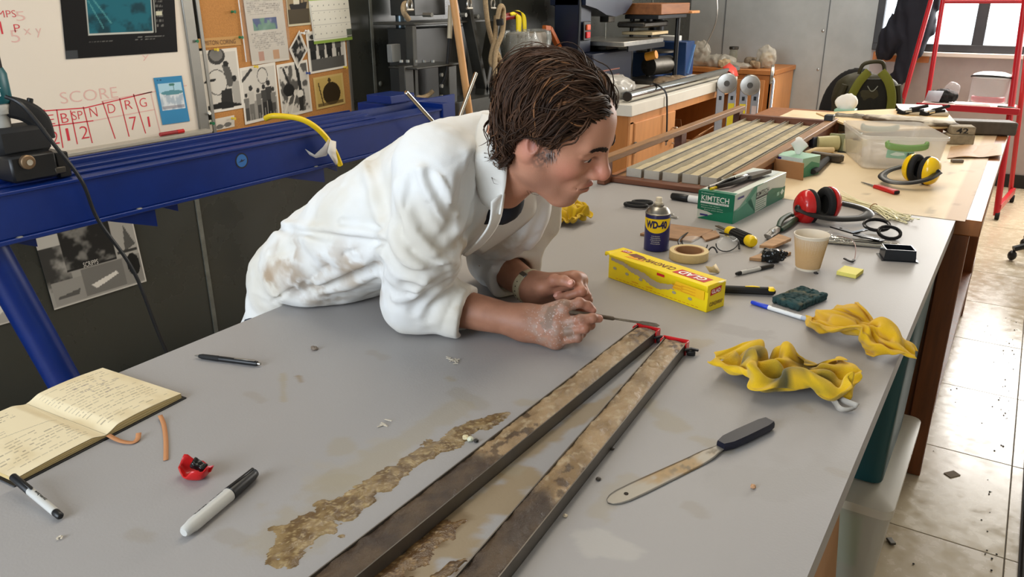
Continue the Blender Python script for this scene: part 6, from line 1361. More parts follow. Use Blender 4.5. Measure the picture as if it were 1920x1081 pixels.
# small wipes box, card, hammer
a, ex, ey, L, W_ = flatframe(onz(1447, 322), onz(1500, 335), onz(1521, 318)); a = A(-.775, 3.05, T2); ex = A(.95, -.31, 0); ex /= np.linalg.norm(ex); L, W_, Hh = .125, .12, .072
t = base_thing('tissue_box', 'small green tissue box with a white tissue, behind a brown card', 'box', a, ex)
MB().box((L / 2, W_ / 2, Hh / 2), (L, W_, Hh), b=.001).build('box_body', mat('pale_green_card', rgb(150, 192, 168), .45), t)
mb = MB(); X1, Y1, Z1 = A(1, 0, 0), A(0, 1, 0), A(0, 0, 1); flatpoly(mb, [(0, 0), (L, 0), (L, .045), (.5 * L, .05), (.3 * L, .028), (0, .02)], A(0, 0, 0), X1, Z1, .0005, rgb(20, 112, 92)); flatpoly(mb, [(.0, .05), (L, .05), (L, .072), (0, .072)], A(0, 0, 0), X1, Z1, .0004, rgb(206, 220, 214)); flatpoly(mb, [(.05 * L, .058), (.28 * L, .058), (.28 * L, .066), (.05 * L, .066)], A(0, 0, 0), X1, Z1, .0008, rgb(60, 50, 130))
flatpoly(mb, [(0, 0), (W_, 0), (W_, .04), (.5 * W_, .055), (0, .03)], A(L, 0, 0), Y1, Z1, .0005, rgb(70, 140, 108)); mb.build('printed_panels', M_print, t, smooth=False, tint=True, kind='stuff')
def tissue(parent, c, h, s, seed, world=False):
    n = 16; m = 8; G = []
    for i in range(n):
        q = 2 * PI * i / n; row = []
        for j in range(m):
            f = j / (m - 1); rr = s * (.25 + .75 * f) * (1 + .35 * math.sin(3 * q + seed) * f); row.append(A(*c) + A(rr * math.cos(q), rr * .45 * math.sin(q), h * f * (1 + .30 * math.sin(2 * q + seed * 2) * f)))
        G.append(row)
    return MB().grid(G, closed_u=True).build('tissue', mat('white_tissue', rgb(238, 236, 230), .9), parent, world=world, solid=.0006, angle=180)
tissue(t, (L * .5, W_ * .55, Hh - .004), .052, .030, 2)
t = thing('cardboard_sheet', 'brown cardboard panel standing against the small tissue box', 'card', (-.705, 3.005, T2), math.atan2(-.31, .95)); MB().box((.01, -.012, .0325), (.122, .004, .065), rotm(.12, 0, 0)).build('board', M_card, t, smooth=False)
t = thing('hammer', 'hammer with a black grip lying on the cream paper', 'hammer', onz(1540, 305)); h0, h1 = onz(1524, 322, T2 + .016), onz(1553, 296, T2 + .016)
MB().tube([h0, h0 + (h1 - h0) * .1, h0 + (h1 - h0) * .8, h1], [.012, .017, .014, .011], 10, flat=.8).build('handle', M_blackm, t, world=True)
MB().bar(onz(1522, 290, T2 + .018), onz(1580, 298, T2 + .018), .034, .030, bev=.005).build('head', mat('old_iron', rgb(92, 82, 70), .5, .7, var=.2), t, world=True)
# tape gun, tape roll
tp = onz(1600, 285); t = thing('tape_dispenser', 'tape dispenser with a wide cream tape roll beside the plastic tub', 'dispenser', (*tp[:2], T2))
MB().lathe([(.024, .004), (.046, .004), (.0465, .006), (.0465, .054), (.046, .056), (.024, .056), (.024, .004)], 36).build('tape_coil', mat('cream_tape', rgb(216, 204, 160), .35), t); MB().lathe([(.021, .002), (.024, .002), (.024, .060), (.021, .060), (.021, .002)], 24).build('core', M_card, t)
MB().box((-.002, 0, .0015), (.11, .10, .003), b=.001).build('base_plate', M_black, t); MB().bar((-.06, .02, .05), (-.06, .02, .002), .016, .05, bev=.002).build('arm', M_black, t); MB().bar((-.066, .02, .062), (.02, .02, .074), .05, .008, bev=.002).build('cutter_guard', mat('grey_green_plastic', rgb(120, 142, 128), .4), t); MB().box((.012, -.03, .058), (.03, .02, .014), b=.002).build('tension_knob', mat('dark_blue_plastic', rgb(36, 44, 60), .4), t)
t = thing('tape_gun', 'khaki tape gun with a dark nozzle lying under the wooden rail', 'dispenser', (*onz(1550, 272)[:2], T2)); g0, g1, g2 = onz(1508, 266, T2 + .03), onz(1532, 268, T2 + .034), onz(1570, 268, T2 + .034)
MB().cyl(g0, g1, .022, 14, .026, bev=.003).build('nozzle', mat('dark_blue_plastic', (0, 0, 0)), t, world=True); MB().tube([g1, g1 + (g2 - g1) * .6, g2], [.028, .032, .034], 16).build('barrel', mat('khaki_plastic', rgb(190, 180, 130), .4), t, world=True); MB().bar(g2 - A(0, .0, .034), g2 + A(0, 0, .04), .012, .07, bev=.003).build('flange', mat('khaki_green_plastic', rgb(138, 138, 98), .4), t, world=True)
t = thing('wooden_dowel', 'pale wooden handle on the paper below the tape gun', 'handle', (*onz(1530, 283)[:2], T2)); MB().tube([onz(1508, 287, T2 + .013), onz(1530, 282, T2 + .015), onz(1562, 281, T2 + .013)], [.008, .014, .012], 10).build('grip', mat('pale_wood', rgb(214, 190, 146), .6, var=.1), t, world=True)
def rock(name, label, c, r, col, seed, R=None, cat='rock', flat=None):
    c = A(*c)
    v, f = sdf_mesh(lambda P: sbox(P, c, np.array(r) * .9, R, min(r) * .5) + (fbm((P - c) * 1.6 / max(r), seed, 4) - .5) * min(r) * 1.0, c - np.array(r).max() * 1.6, c + np.array(r).max() * 1.6, max(r) / 11)
    v[:, 2] = np.maximum(v[:, 2], flat if flat is not None else T2 + .0004); return tag(raw_mesh(name, v, f, mat('stone_%d' % seed, rgb(*col), .8, var=.25, vscale=50, bump=.4, bscale=120), None), label, cat)
p = onz(1588, 245); rock('stone', 'rounded grey stone in the shade under the big tan board', (p[0], p[1], T2 + .04), (.085, .05, .045), (120, 112, 96), 71)
# plastic tub
ex = A(math.cos(.38), math.sin(.38), 0); t = thing('plastic_tub', 'clear plastic tub with green handles on the cream paper', 'tub', (-.355, 3.325, T2), .38)
M_tub = mat('cloudy_plastic', rgb(236, 230, 220), .25, alpha=.40, spec=.5)
def rrect(hx, hy, r, z, n=5):
    P = []
    for cx, cy, a0 in ((hx - r, hy - r, 0), (-hx + r, hy - r, PI / 2), (-hx + r, -hy + r, PI), (hx - r, -hy + r, 1.5 * PI)):
        for k in range(n): a = a0 + PI / 2 * k / (n - 1); P.append((cx + r * math.cos(a), cy + r * math.sin(a), z))
    return P
hx, hy, D = .158, .205, .20
prof = [(.86, .002), (.88, .010), (.97, .118), (1.0, .120), (1.0, .132), (.985, .133), (.955, .118), (.865, .012), (.855, .006)]
G = [rrect(hx * k, hy * k, .03, z) for k, z in prof]; n = len(G[0]); V = np.array(G) + A(0, hy, 0); mb = MB()
F = [(i * n + j, i * n + (j + 1) % n, (i + 1) * n + (j + 1) % n, (i + 1) * n + j) for i in range(len(prof) - 1) for j in range(n)] + [tuple(range(n))[::-1], tuple((len(prof) - 1) * n + j for j in range(n))]
mb.add(V, F).build('tub_wall', M_tub, t, angle=60)
M_grn = mat('sage_green_plastic', rgb(122, 158, 92), .4)
for y in (.0, 2 * hy):
    s = -1 if y == 0 else 1; MB().tube(spline([(-.07, y + s * .004, .112), (-.062, y + s * .016, .100), (0, y + s * .020, .094), (.062, y + s * .016, .100), (.07, y + s * .004, .112)], 5), .0085, 8, flat=1.5, up=(0, 0, 1)).build('handle', M_grn if y == 0 else mat('grey_green_handle', rgb(140, 160, 142), .4), t)
mb = MB(); LO, LE = A(0, .0262, 0), A(0, -.171, 1) / 1.0145; flatpoly(mb, [(-.062, .052), (.035, .046), (.035, .082), (-.062, .084)], LO, A(1, 0, 0), LE, .004, rgb(150, 196, 176)); 
for i in range(9): flatpoly(mb, [(.010 + .0026 * i, .055), (.0112 + .0026 * i + .0006 * (i % 3), .055), (.0112 + .0026 * i + .0006 * (i % 3), .073), (.010 + .0026 * i, .073)], LO, A(1, 0, 0), LE, .0045, rgb(30, 40, 50))
flatpoly(mb, [(-.05, .066), (-.03, .076), (0.0, .072), (.004, .064), (-.02, .060), (-.04, .062)], LO, A(1, 0, 0), LE, .0045, rgb(214, 230, 224)); mb.build('printed_label', M_print, t, smooth=False, tint=True)
v, f = sdf_mesh(lambda P: ell(P, (-.03, .16, .035), (.09, .11, .035)) + (fbm(P * 30, 5) - .5) * .05, (-.15, .02, .004), (.12, .33, .10), .008); v[:, 2] = np.maximum(v[:, 2], .006); raw_mesh('bagged_contents', v, f, mat('grey_plastic_bag', rgb(150, 140, 136), .4, var=.2, vscale=20), t, kind='stuff')
# yellow ear muffs, red knife, eraser, brown paper
y1, y2 = onz(1742, 320, T2 + .050), onz(1712, 314, T2 + .050); d = (y2 - y1); d /= np.linalg.norm(d)
earmuffs('yellow-cupped ear muffs with a thick black band in front of the tub', y1, y1 + d * .062, onz(1672, 340, T2 + .020), mat('yellow_gloss_shell', rgb(250, 204, 14), .22, coat=.4), rr=(.040, .050))
t, L = along('red_knife', 'knife with a red handle and narrow blade on the cream paper', 'knife', onz(1614, 341, T2 + .003), onz(1683, 361, T2 + .008)); M3 = np.array([[1, 0, 0], [0, 0, 1], [0, 1, 0]]).T
MB().prism([(0, 0), (.006, .012), (.007, .42 * L), (-.004, .42 * L)], -.001, .001, M3).build('blade', M_dsteel, t, smooth=False); MB().box((0, 0, .70 * L), (.026, .014, .58 * L), b=.004).build('handle', M_red, t); MB().box((0, 0, .985 * L), (.022, .012, .03 * L), b=.003).build('butt', M_blackm, t)
p = onz(1794, 305); t = thing('eraser', 'small grey eraser on the paper near the right edge', 'eraser', (*p[:2], T2), .5); MB().box((0, 0, .006), (.045, .02, .012), b=.002).build('block', mat('grey_rubber', rgb(120, 108, 98), .8), t)
pt = Paint(40, 30, rgb(184, 146, 104)); pt.script(.05, .1, .9, .9, 8, rgb(150, 112, 76), 4, .5)
c4 = [onz(*q) for q in ((1776, 298), (1878, 297), (1845, 272), (1782, 276))]; o = sheet('kraft_sheet', pt, A(c4[0][0], c4[0][1], T2 + .003), A(*(c4[1] - c4[0])[:2], .004), A(*(c4[3] - c4[0])[:2], 0), bend=lambda u, v: .006 * np.sin(u * 5) ** 2); tag(o, 'curled brown kraft sheet lying right of the tub', 'paper')
p = onz(1800, 272); t = thing('stone_block', 'sawn stone block with dark writing right of the tub', 'stone', (*p[:2], T2), .3)
MB().box((0, .04, .022), (.11, .08, .044), b=.004).build('lower_slab', mat('tan_stone', rgb(150, 136, 112), .85, var=.25, vscale=40, bump=.3), t); MB().box((.004, .045, .062), (.10, .08, .036), b=.004).build('upper_slab', mat('tan_stone', (0, 0, 0)), t); mb = MB(); text(mb, '42', (.0, .005, .062), (1, 0, 0), (0, 0, 1), .05, .024, .001, rgb(30, 28, 26), bold=.02); mb.build('lettering', M_print, t, smooth=False, tint=True)
p = onz(1845, 258); t = thing('slate_slab', 'long dark slate slab lying on the right edge of the far bench', 'stone', (p[0] - .03, p[1] + .10, T2), .42); MB().box((0, 0, .034), (.30, .10, .062), rotm(0, .02, 0), b=.006).build('slab', mat('dark_slate', rgb(84, 74, 62), .7, var=.25, vscale=14, bump=.3), t)
# tan board with a core slab, paper and clamps
B4 = [A(-.902, 4.30, TOP + .07), A(-.581, 3.809, TOP + .07), A(-.242, 4.187, TOP + .07), A(-.363, 4.806, TOP + .07), A(-.595, 4.645, TOP + .07)]
t = thing('drawing_board', 'large tan board resting raised behind the clear tub', 'board', (-.5, 4.3, TOP + .062)); mb = MB(); V = [tuple(p) for p in B4] + [tuple(p - A(0, 0, .008)) for p in B4]; mb.add(V, [(0, 1, 2, 3, 4), (9, 8, 7, 6, 5)] + [(i, 5 + i, 5 + (i + 1) % 5, (i + 1) % 5) for i in range(5)]); mb.build('panel', mat('tan_board', rgb(224, 192, 140), .6, var=.06), t, world=True, smooth=False)
t = thing('wood_block', 'dark wooden block carrying the tan board behind the tub', 'block', (-.5, 4.35, T2)); MB().box((0, 0, .0300), (.30, .24, .0595), rotm(0, 0, .5), b=.004).build('block', M_oak, t)
s0 = A(-.66, 4.20, TOP + .075); s1 = A(-.24, 4.16, TOP + .075)
rg = np.array([s0, s1]); dd = (s1 - s0) / np.linalg.norm(s1 - s0)
v, f = sdf_mesh(lambda P: ell(P, (s0 + s1) / 2 + A(0, 0, .004), (.215, .085, .020), rotm(0, 0, math.atan2(dd[1], dd[0]))) + (fbm(P * 22, 6) - .5) * .016, (-.85, 4.0, TOP + .05), (-.12, 4.46, TOP + .13), .007); v[:, 2] = np.maximum(v[:, 2], TOP + .0705); c = mixc(rgb(216, 206, 188), rgb(176, 164, 144), sst(.4, .6, fbm(v * 16, 8))); e_ = np.linalg.norm((v - (s0 + s1) / 2) @ rotm(0, 0, math.atan2(dd[1], dd[0])) / A(.215, .085, 1) * A(1, 1, 0), axis=1); c = mixc(c, rgb(84, 70, 54), sst(.84, .92, e_) * sst(.3, .5, fbm(v * 20, 4)))
tag(raw_mesh('core_slab', v, f, vmat('split_core', .7, bump=.2), None, tint=c), 'pale sediment slab with a dark rim lying on the tan board', 'core')
pt = Paint(30, 24, rgb(236, 236, 240)); pt.script(.1, .1, .9, .9, 7, rgb(130, 150, 190), 3, .5)
o = sheet('note_sheet', pt, A(-.53, 4.44, TOP + .092), A(.21, .06, 0), A(-.05, .22, .004), thick=.004); tag(o, 'white written sheet on a clipboard under two black spring clamps', 'paper'); rest = thing('foam_block', 'pale foam block under the white written sheet', 'block', (-.42, 4.54, TOP + .0705)); MB().box((0, 0, .0085), (.18, .16, .017), rotm(0, 0, .28), b=.004).build('block', mat('pale_foam', rgb(214, 206, 190), .9), rest)
for i, (px, py, rz, lb) in enumerate(((1706, 210, .2, 'first black spring clamp gripping the white written sheet'), (1748, 212, .55, 'second black spring clamp with its handle raised'))):
    p = onz(px, py, TOP + .106); t = thing('spring_clamp', lb, 'clamp', p, rz, 'spring clamps on the sheet')
    MB().tube(spline([(-.06, 0, .012), (-.025, 0, -.004), (.0, 0, .014), (.02, 0, .018), (.075, 0, .034)], 5), .0075, 8).build('jaw_arm', M_blackm, t); MB().tube(spline([(-.055, .005, -.004), (-.02, .005, -.008), (.01, .005, .004), (.06, .005, .010)], 5), .0070, 8).build('jaw_arm', M_blackm, t); MB().tube([(-.02, -.004, .004), (.006, -.004, .010)], .009, 8).build('spring', M_chrome, t)
p = onz(1585, 215, TOP + .10); t = thing('tissue_pack', 'tissue sticking up from a pack behind the tan board', 'tissue', (-.80, 4.52, T2)); MB().box((0, 0, .035), (.10, .09, .07), b=.003).build('pack', mat('pale_green_card', (0, 0, 0)), t)
v, f = sdf_mesh(lambda P: ell(P, (0, 0, .10), (.058, .026, .050)) + np.abs(fbm(P * A(26, 26, 9), 3) - .5) * .05 - .006, (-.1, -.07, .04), (.1, .07, .18), .006); raw_mesh('tissue', v, f, mat('white_tissue', (1, 1, 1)), t)

# ================================================================== FAR END: chair, backpack, coat, red stand
M_red2 = mat('red_painted_steel', rgb(176, 20, 32), .35, coat=.2)
cp = A(-1.02, 5.55, 0); t = thing('office_chair', 'black office chair holding the olive backpack behind the far bench', 'chair', cp, -.5)
MB().box((0, .02, .48), (.48, .46, .08), b=.03).build('seat', M_blackm, t)
v, f = sdf_mesh(lambda P: ell(P, (-.08, .22, .80), (.27, .05, .30), rotm(-.08, 0, 0)), (-.40, .1, .45), (.26, .36, 1.15), .014); raw_mesh('backrest', v, f, M_blackm, t)
for s in (-1, 1): MB().tube(spline([(s * .25, .02, .50), (s * .31, .03, .58), (s * .31, .02, .70)], 4), .018, 8).build('arm_support', M_black, t); MB().tube(spline([(s * .31, .16, .70), (s * .315, .02, .715), (s * .30, -.12, .70)], 4), .026, 8, flat=.7).build('armrest', M_blackm, t)
MB().cyl((0, 0, .12), (0, 0, .45), .028, 12).build('gas_column', M_black, t)
for k in range(5):
    q = 2 * PI * k / 5; MB().tube([(0, 0, .12), (.15 * math.cos(q), .15 * math.sin(q), .11), (.30 * math.cos(q), .30 * math.sin(q), .075)], [.028, .022, .016], 8).build('foot', M_black, t); MB().ball((.30 * math.cos(q), .30 * math.sin(q), .032), (.02, .03, .031), 12).build('caster', M_black, t)
# the second chair of which a foot shows by the right edge
t = thing('swivel_chair', 'black swivel chair whose five-star foot shows at the right edge', 'chair', (.36, 5.72, 0)); MB().cyl((0, 0, .10), (0, 0, .45), .03, 12).build('gas_column', M_black, t); MB().box((0, 0, .49), (.46, .46, .08), b=.03).build('seat', M_blackm, t); MB().box((.2, 0, .82), (.06, .42, .5), rotm(0, .1, 0), b=.02).build('backrest', M_blackm, t); MB().box((.205, 0, .56), (.03, .08, .16), b=.005).build('back_stem', M_black, t)
for k in range(5):
    q = 2 * PI * k / 5 + 3.6; MB().tube(spline([(0, 0, .12), (.15 * math.cos(q), .15 * math.sin(q), .115), (.29 * math.cos(q), .29 * math.sin(q), .075)], 4), .019, 8).build('foot', M_black, t); MB().ball((.29 * math.cos(q), .29 * math.sin(q), .033), (.026, .03, .032), 12).build('caster', M_black, t)
# backpack
bp = A(-.86, 5.42, .52); t = thing('backpack', 'olive and dark green backpack leaning on the black chair', 'backpack', bp, .45); M_ol = mat('dark_olive_nylon', rgb(52, 48, 26), .7, bump=.2, bscale=90); M_lime = mat('lime_nylon', rgb(104, 106, 24), .7); M_mesh = mat('black_mesh', rgb(28, 27, 20), .9, bump=.3, bscale=300)
v, f = sdf_mesh(lambda P: smin(sbox(P, (0, .0, .28), (.185, .10, .275), None, .09), ell(P, (0, -.02, .46), (.165, .10, .12)), .06) + (fbm(P * 14, 5) - .5) * .03, (-.30, -.2, -.02), (.30, .2, .68), .012); raw_mesh('pack_body', v, f, M_ol, t)
MB().prism([(-.085, .04), (.085, .04), (.10, .30), (.085, .50), (.05, .555), (-.05, .555), (-.085, .50), (-.10, .30)], 0, .028, np.array([[1, 0, 0], [0, 0, 1], [0, -1, 0]]).T, (0, -.095, 0)).build('back_panel', M_mesh, t)
for s in (-1, 1):
    ribP = spline([(s * .035, -.128, .60), (s * .085, -.140, .54), (s * .120, -.136, .44), (s * .118, -.136, .33)], 6); mb = MB(); mb.tube(ribP, .026, 8, flat=.32, up=(0, -1, 0)); mb.build('shoulder_strap', M_lime, t)
    ribP = spline([(s * .118, -.136, .33), (s * .128, -.135, .22), (s * .140, -.120, .06)], 6); MB().tube(ribP, .017, 8, flat=.32, up=(0, -1, 0)).build('strap_webbing', M_lime, t); MB().tube(spline([(s * .155, -.10, .52), (s * .185, -.09, .36), (s * .185, -.08, .1)], 6), .02, 8).build('side_piping', M_ol, t)
MB().tube(spline([(-.07, -.06, .58), (-.05, -.07, .64), (.05, -.07, .65), (.08, -.06, .58)], 6), .012, 8).build('grab_handle', M_ol, t); MB().tube(spline([(-.03, -.127, .515), (-.012, -.128, .49), (0, -.1285, .484), (.012, -.128, .49), (.03, -.127, .515)], 4), .003, 6).build('emblem', mat('silver_thread', rgb(130, 132, 120), .5), t)
MB().tube([(.20 + .016 * math.cos(q), -.06, .42 + .016 * math.sin(q)) for q in np.linspace(0, 2 * PI, 16)[:-1]], .003, 6, closed=True).build('zip_ring', mat('orange_cord', rgb(190, 120, 70), .6), t)
# coat hung at the window
t = thing('hung_jacket', 'dark navy jacket hanging at the left of the window', 'jacket', (-1.02, 7.70, 0))
def jk(P):
    d = chain(P, [(-.84, 7.66, 1.95), (-.93, 7.66, 1.45), (-1.03, 7.66, 1.22), (-1.11, 7.66, 1.09)], [.12, .125, .11, .08], .08); d = smin(d, chain(P, [(-.80, 7.62, 1.75), (-.87, 7.62, 1.28), (-.945, 7.62, .90)], [.10, .105, .075], .06), .02)
    return smax(d + np.sin(P[:, 0] * 70 + P[:, 2] * 6 + fbm(P * 5, 3) * 9) * .010 + (fbm(P * 9, 4) - .5) * .03, np.abs(P[:, 1] - 7.66) - .13, .03)
v, f = sdf_mesh(jk, (-1.42, 7.48, .70), (-.62, 7.84, 2.1), .014); raw_mesh('cloth', v, f, mat('navy_cloth', rgb(20, 22, 34), .85), t, world=True); MB().tube([(-1.02, 7.84, 2.02), (-1.02, 7.74, 2.03), (-1.02, 7.70, 2.08)], .008, 8).build('coat_hook', M_steel, t, world=True)
# red A-frame stand with shelf
t = thing('red_stand', 'red painted steel A-frame stand with a shelf in front of the window', 'stand', (-.36, 6.9, 0))
def post(p, q, r=.017): MB().cyl(p, q, r, 12).build('post', M_red2, t, world=True)
L0, L1, R0, R1 = A(-.80, 6.65, .02), A(-.78, 7.35, .02), A(-.02, 6.60, .06), A(.05, 7.30, .06)
post(ony(1688, 205, 6.75), ony(1757, -40, 6.95)); post(ony(1738, 188, 6.95), ony(1775, -40, 6.98)); post(ony(1868, 404, 6.62), ony(1928, -40, 6.95), .022); post(ony(1893, 372, 7.28), ony(1925, 100, 7.0), .017)
post(A(*ony(1688, 205, 6.75)), A(-.815, 6.70, .05)); post(ony(1738, 188, 6.95), A(-.70, 7.3, .05))
MB().box((-.36, 6.80, .775), (.62, .30, .022), b=.003).build('shelf', M_red2, t, world=True); MB().box((-.36, 6.645, .775), (.66, .018, .045), b=.003).build('shelf_rail', M_red2, t, world=True); MB().box((-.36, 6.80, .788), (.60, .28, .004)).build('shelf_liner', mat('pale_liner', rgb(226, 214, 206), .5), t, world=True)
MB().bar(A(-.03, 6.62, .09), A(.04, 7.28, .09), .03, .05, bev=.003).build('foot_rail', M_red2, t, world=True); MB().cyl(ony(1770, 3, 6.98), ony(1925, 3, 6.98), .014, 10).build('cross_bar', M_red2, t, world=True)
for p in ((-.028, 6.62, .03), (.045, 7.27, .03), (-.815, 6.7, .03), (-.70, 7.3, .03)): MB().cyl((p[0] - .015, p[1], p[2]), (p[0] + .015, p[1], p[2]), .029, 14, bev=.004).build('caster', M_blackm, t, world=True)
SH = .790
p = A(-.245, 6.86, SH); t = thing('face_shield', 'clear face shield with a white brim on the red shelf', 'face shield', p, -.15); G = []
for q in np.linspace(0, PI, 25): G.append([(.125 * math.cos(q), -.115 * math.sin(q), z) for z in np.linspace(.005, .19, 6)])
MB().grid(G).build('visor', mat('clear_visor', rgb(240, 240, 244), .05, alpha=.16, spec=.8), t, solid=.002, angle=180)
G = [[(.130 * math.cos(q) * k, -.120 * math.sin(q) * k, z) for k, z in ((1, .19), (.99, .200), (.92, .214), (.6, .228), (0, .234))] for q in np.linspace(0, 2 * PI, 31)[:-1]]; MB().grid(G, closed_u=True).build('crown', mat('white_shell', rgb(238, 236, 236), .35), t, solid=.002, angle=180)
MB().tube([(.132 * math.cos(q), -.122 * math.sin(q), .192 + .02 * math.sin(q)) for q in np.linspace(-.3, PI + .3, 26)], .007, 8).build('brim', M_black, t); MB().tube([(.10 * math.cos(q), -.08 * math.sin(q), .04) for q in np.linspace(0, PI, 20)], .012, 8, flat=1.8).build('chin_band', M_red2, t)
p = A(-.555, 6.83, SH); t = thing('glove_pack', 'clear bag of black gloves with a white label on the red shelf', 'bag', p, -.1)
v, f = sdf_mesh(lambda P: ell(P, (.02, 0, .045), (.10, .05, .05)) + (np.abs(fbm(P * 26, 5, 3) - .5) - .1) * .09, (-.14, -.12, 0.002), (.19, .12, .16), .007); v[:, 2] = np.maximum(v[:, 2], .001); raw_mesh('gloves', v, f, M_blackm, t, kind='stuff')
mb = MB(); mb.grid([[(-.09, -.068, .008), (-.075, -.060, .085)], [(.01, -.075, .008), (.03, -.066, .090)]]); mb.build('card_label', mat('silver_label', rgb(190, 192, 204), .4), t, solid=.002)
v, f = sdf_mesh(lambda P: ell(P, (.07, 0, .10), (.055, .04, .055)) + (fbm(P * 30, 9) - .5) * .02, (-.02, -.08, .02), (.16, .08, .19), .007); raw_mesh('film_bag', v, f, mat('clear_film', rgb(240, 236, 240), .1, alpha=.25, spec=.8), t)
for (dx, lb, sx) in ((-.30, 'white folded papers on the red shelf under the face shield', .16),): t = thing('paper_stack', lb, 'paper', (-.33, 6.72, SH), .05); MB().box((0, 0, .006), (.22, .08, .012), rotm(0, 0, .03), b=.001).build('papers', mat('white_paper', rgb(236, 232, 226), .7), t, smooth=False)
t = thing('small_file', 'thin dark file lying at the right of the red shelf', 'file', (-.13, 6.70, SH + .001)); MB().tube([(-.04, .02, .006), (.0, .01, .006), (.08, .0, .005)], [.006, .006, .003], 8).build('rod', M_dsteel, t)

# ================================================================== CABINET BENCHES ALONG THE FAR SIDE
M_ora = mat('orange_ply', rgb(200, 138, 84), .45, var=.10, vscale=3, stretch=(6, 6, 1)); M_ora2 = mat('honey_ply', rgb(178, 114, 58), .45, var=.12, vscale=3, stretch=(6, 6, 1)); M_lam = mat('white_laminate', rgb(218, 212, 200), .4, var=.04)
t = thing('cabinet_bench', 'honey wood cabinet bench with a thick white top along the wall', 'bench', (-2.45, 5.5, 0)); BX0, BX1, BY0, BY1, BZ = -2.94, -2.02, 4.50, 6.55, .93
MB().box(((BX0 + BX1) / 2, (BY0 + BY1) / 2, BZ - .035), (BX1 - BX0, BY1 - BY0, .07), b=.003).build('worktop', M_lam, t, world=True)
MB().box(((BX0 + BX1) / 2, BY0 + .03, .43), (BX1 - BX0 - .06, .025, .86)).build('end_panel', M_ora2, t, world=True); MB().box(((BX0 + BX1) / 2, 5.26, .43), (BX1 - BX0 - .06, .025, .86)).build('divider', M_ora2, t, world=True); MB().box(((BX0 + BX1) / 2, 6.50, .43), (BX1 - BX0 - .06, .025, .86)).build('end_panel', M_ora2, t, world=True)
MB().box((-2.05, 5.52, .835), (.03, 2.0, .05)).build('top_rail', M_ora, t, world=True); MB().box((-2.05, 4.545, .41), (.03, .045, .82)).build('stile', M_ora, t, world=True); MB().box((-2.9, 5.52, .43), (.02, 2.0, .86)).build('back_panel', M_ora2, t, world=True); MB().box((-2.5, 5.52, .10), (.9, 2.0, .02)).build('bottom_panel', M_ora2, t, world=True)
d = MB().box((-2.035, 4.91, .46), (.022, .66, .70), b=.002).build('door', M_ora, t, world=True); MB().tube(spline([(-2.02, 5.20, .70), (-1.985, 5.20, .695), (-1.985, 5.20, .60), (-2.02, 5.20, .595)], 4), .006, 8).build('pull_handle', M_steel, d, world=True)
for z in (.66, .22): MB().box((-2.02, 4.575, z), (.012, .03, .07), b=.002).build('hinge', M_dsteel, d, world=True)
t2 = thing('storage_box', 'brown cardboard box with open flaps inside the bench knee space', 'box', (-2.45, 5.9, .115), .1); MB().box((0, 0, .17), (.6, .5, .34), b=.003).build('carton', M_card, t2); MB().box((.34, 0, .40), (.20, .46, .006), rotm(0, -.7, 0)).build('flap', M_card, t2); MB().box((-.1, .27, .42), (.5, .006, .18), rotm(.5, 0, 0)).build('flap', M_card, t2)
t = thing('corner_bench', 'orange wood cabinet bench in the far corner under heaps of samples', 'bench', (-2.4, 7.5, 0)); CX0, CX1, CY0, CY1, CZ = -2.94, -1.88, 7.14, 7.85, .935
MB().box(((CX0 + CX1) / 2, (CY0 + CY1) / 2, CZ - .02), (CX1 - CX0, CY1 - CY0, .04), b=.003).build('worktop', M_ora2, t, world=True); MB().box((CX1 - .03, (CY0 + CY1) / 2, .445), (.03, CY1 - CY0 - .03, .89)).build('end_panel', M_ora, t, world=True); MB().box(((CX0 + CX1) / 2, CY0 + .03, .445), (CX1 - CX0 - .06, .03, .89)).build('front_panel', M_ora2, t, world=True); MB().box(((CX0 + CX1) / 2 + .2, CY0 + .008, .60), (.5, .018, .5), b=.002).build('door', M_ora, t, world=True)
# samples on the corner bench
def crumple(name, label, c, r, m, seed, cat, amp=.6, group=None, zf=CZ):
    c = A(*c); v, f = sdf_mesh(lambda P: ell(P, c, r) + (np.abs(fbm((P - c) * 2.4 / max(r), seed, 3) - .5) - .1) * max(r) * amp, c - np.array(r).max() * 1.8, c + np.array(r).max() * 1.8, max(r) / 10); v[:, 2] = np.maximum(v[:, 2], zf + .001); return tag(raw_mesh(name, v, f, m, None), label, cat, group)
M_film = mat('hazy_film', rgb(196, 190, 176), .2, alpha=.55, spec=.7); M_sed = mat('dry_sediment', rgb(150, 130, 100), .9, var=.3, vscale=30)
crumple('sample_bag', 'tall clear sample bag leaning by the blue saw cabinet', (-2.62, 7.30, CZ + .10), (.10, .07, .13), M_film, 81, 'bag'); crumple('sample_bag', 'flat crumpled sample bag left of the glass jar', (-2.43, 7.30, CZ + .05), (.16, .08, .06), M_film, 82, 'bag'); crumple('sample_bag', 'clear sample bag with pale flakes at the end of the corner bench', (-2.03, 7.36, CZ + .09), (.09, .06, .11), M_film, 83, 'bag'); crumple('pale_flakes', 'pale flaky sample inside the bag at the end of the corner bench', (-2.03, 7.36, CZ + .07), (.06, .035, .07), mat('pale_flake', rgb(206, 184, 144), .8, var=.2), 84, 'sample')
crumple('sample_bag', 'low flat bag in front of the glass jar', (-2.24, 7.26, CZ + .02), (.15, .06, .025), M_film, 85, 'bag')
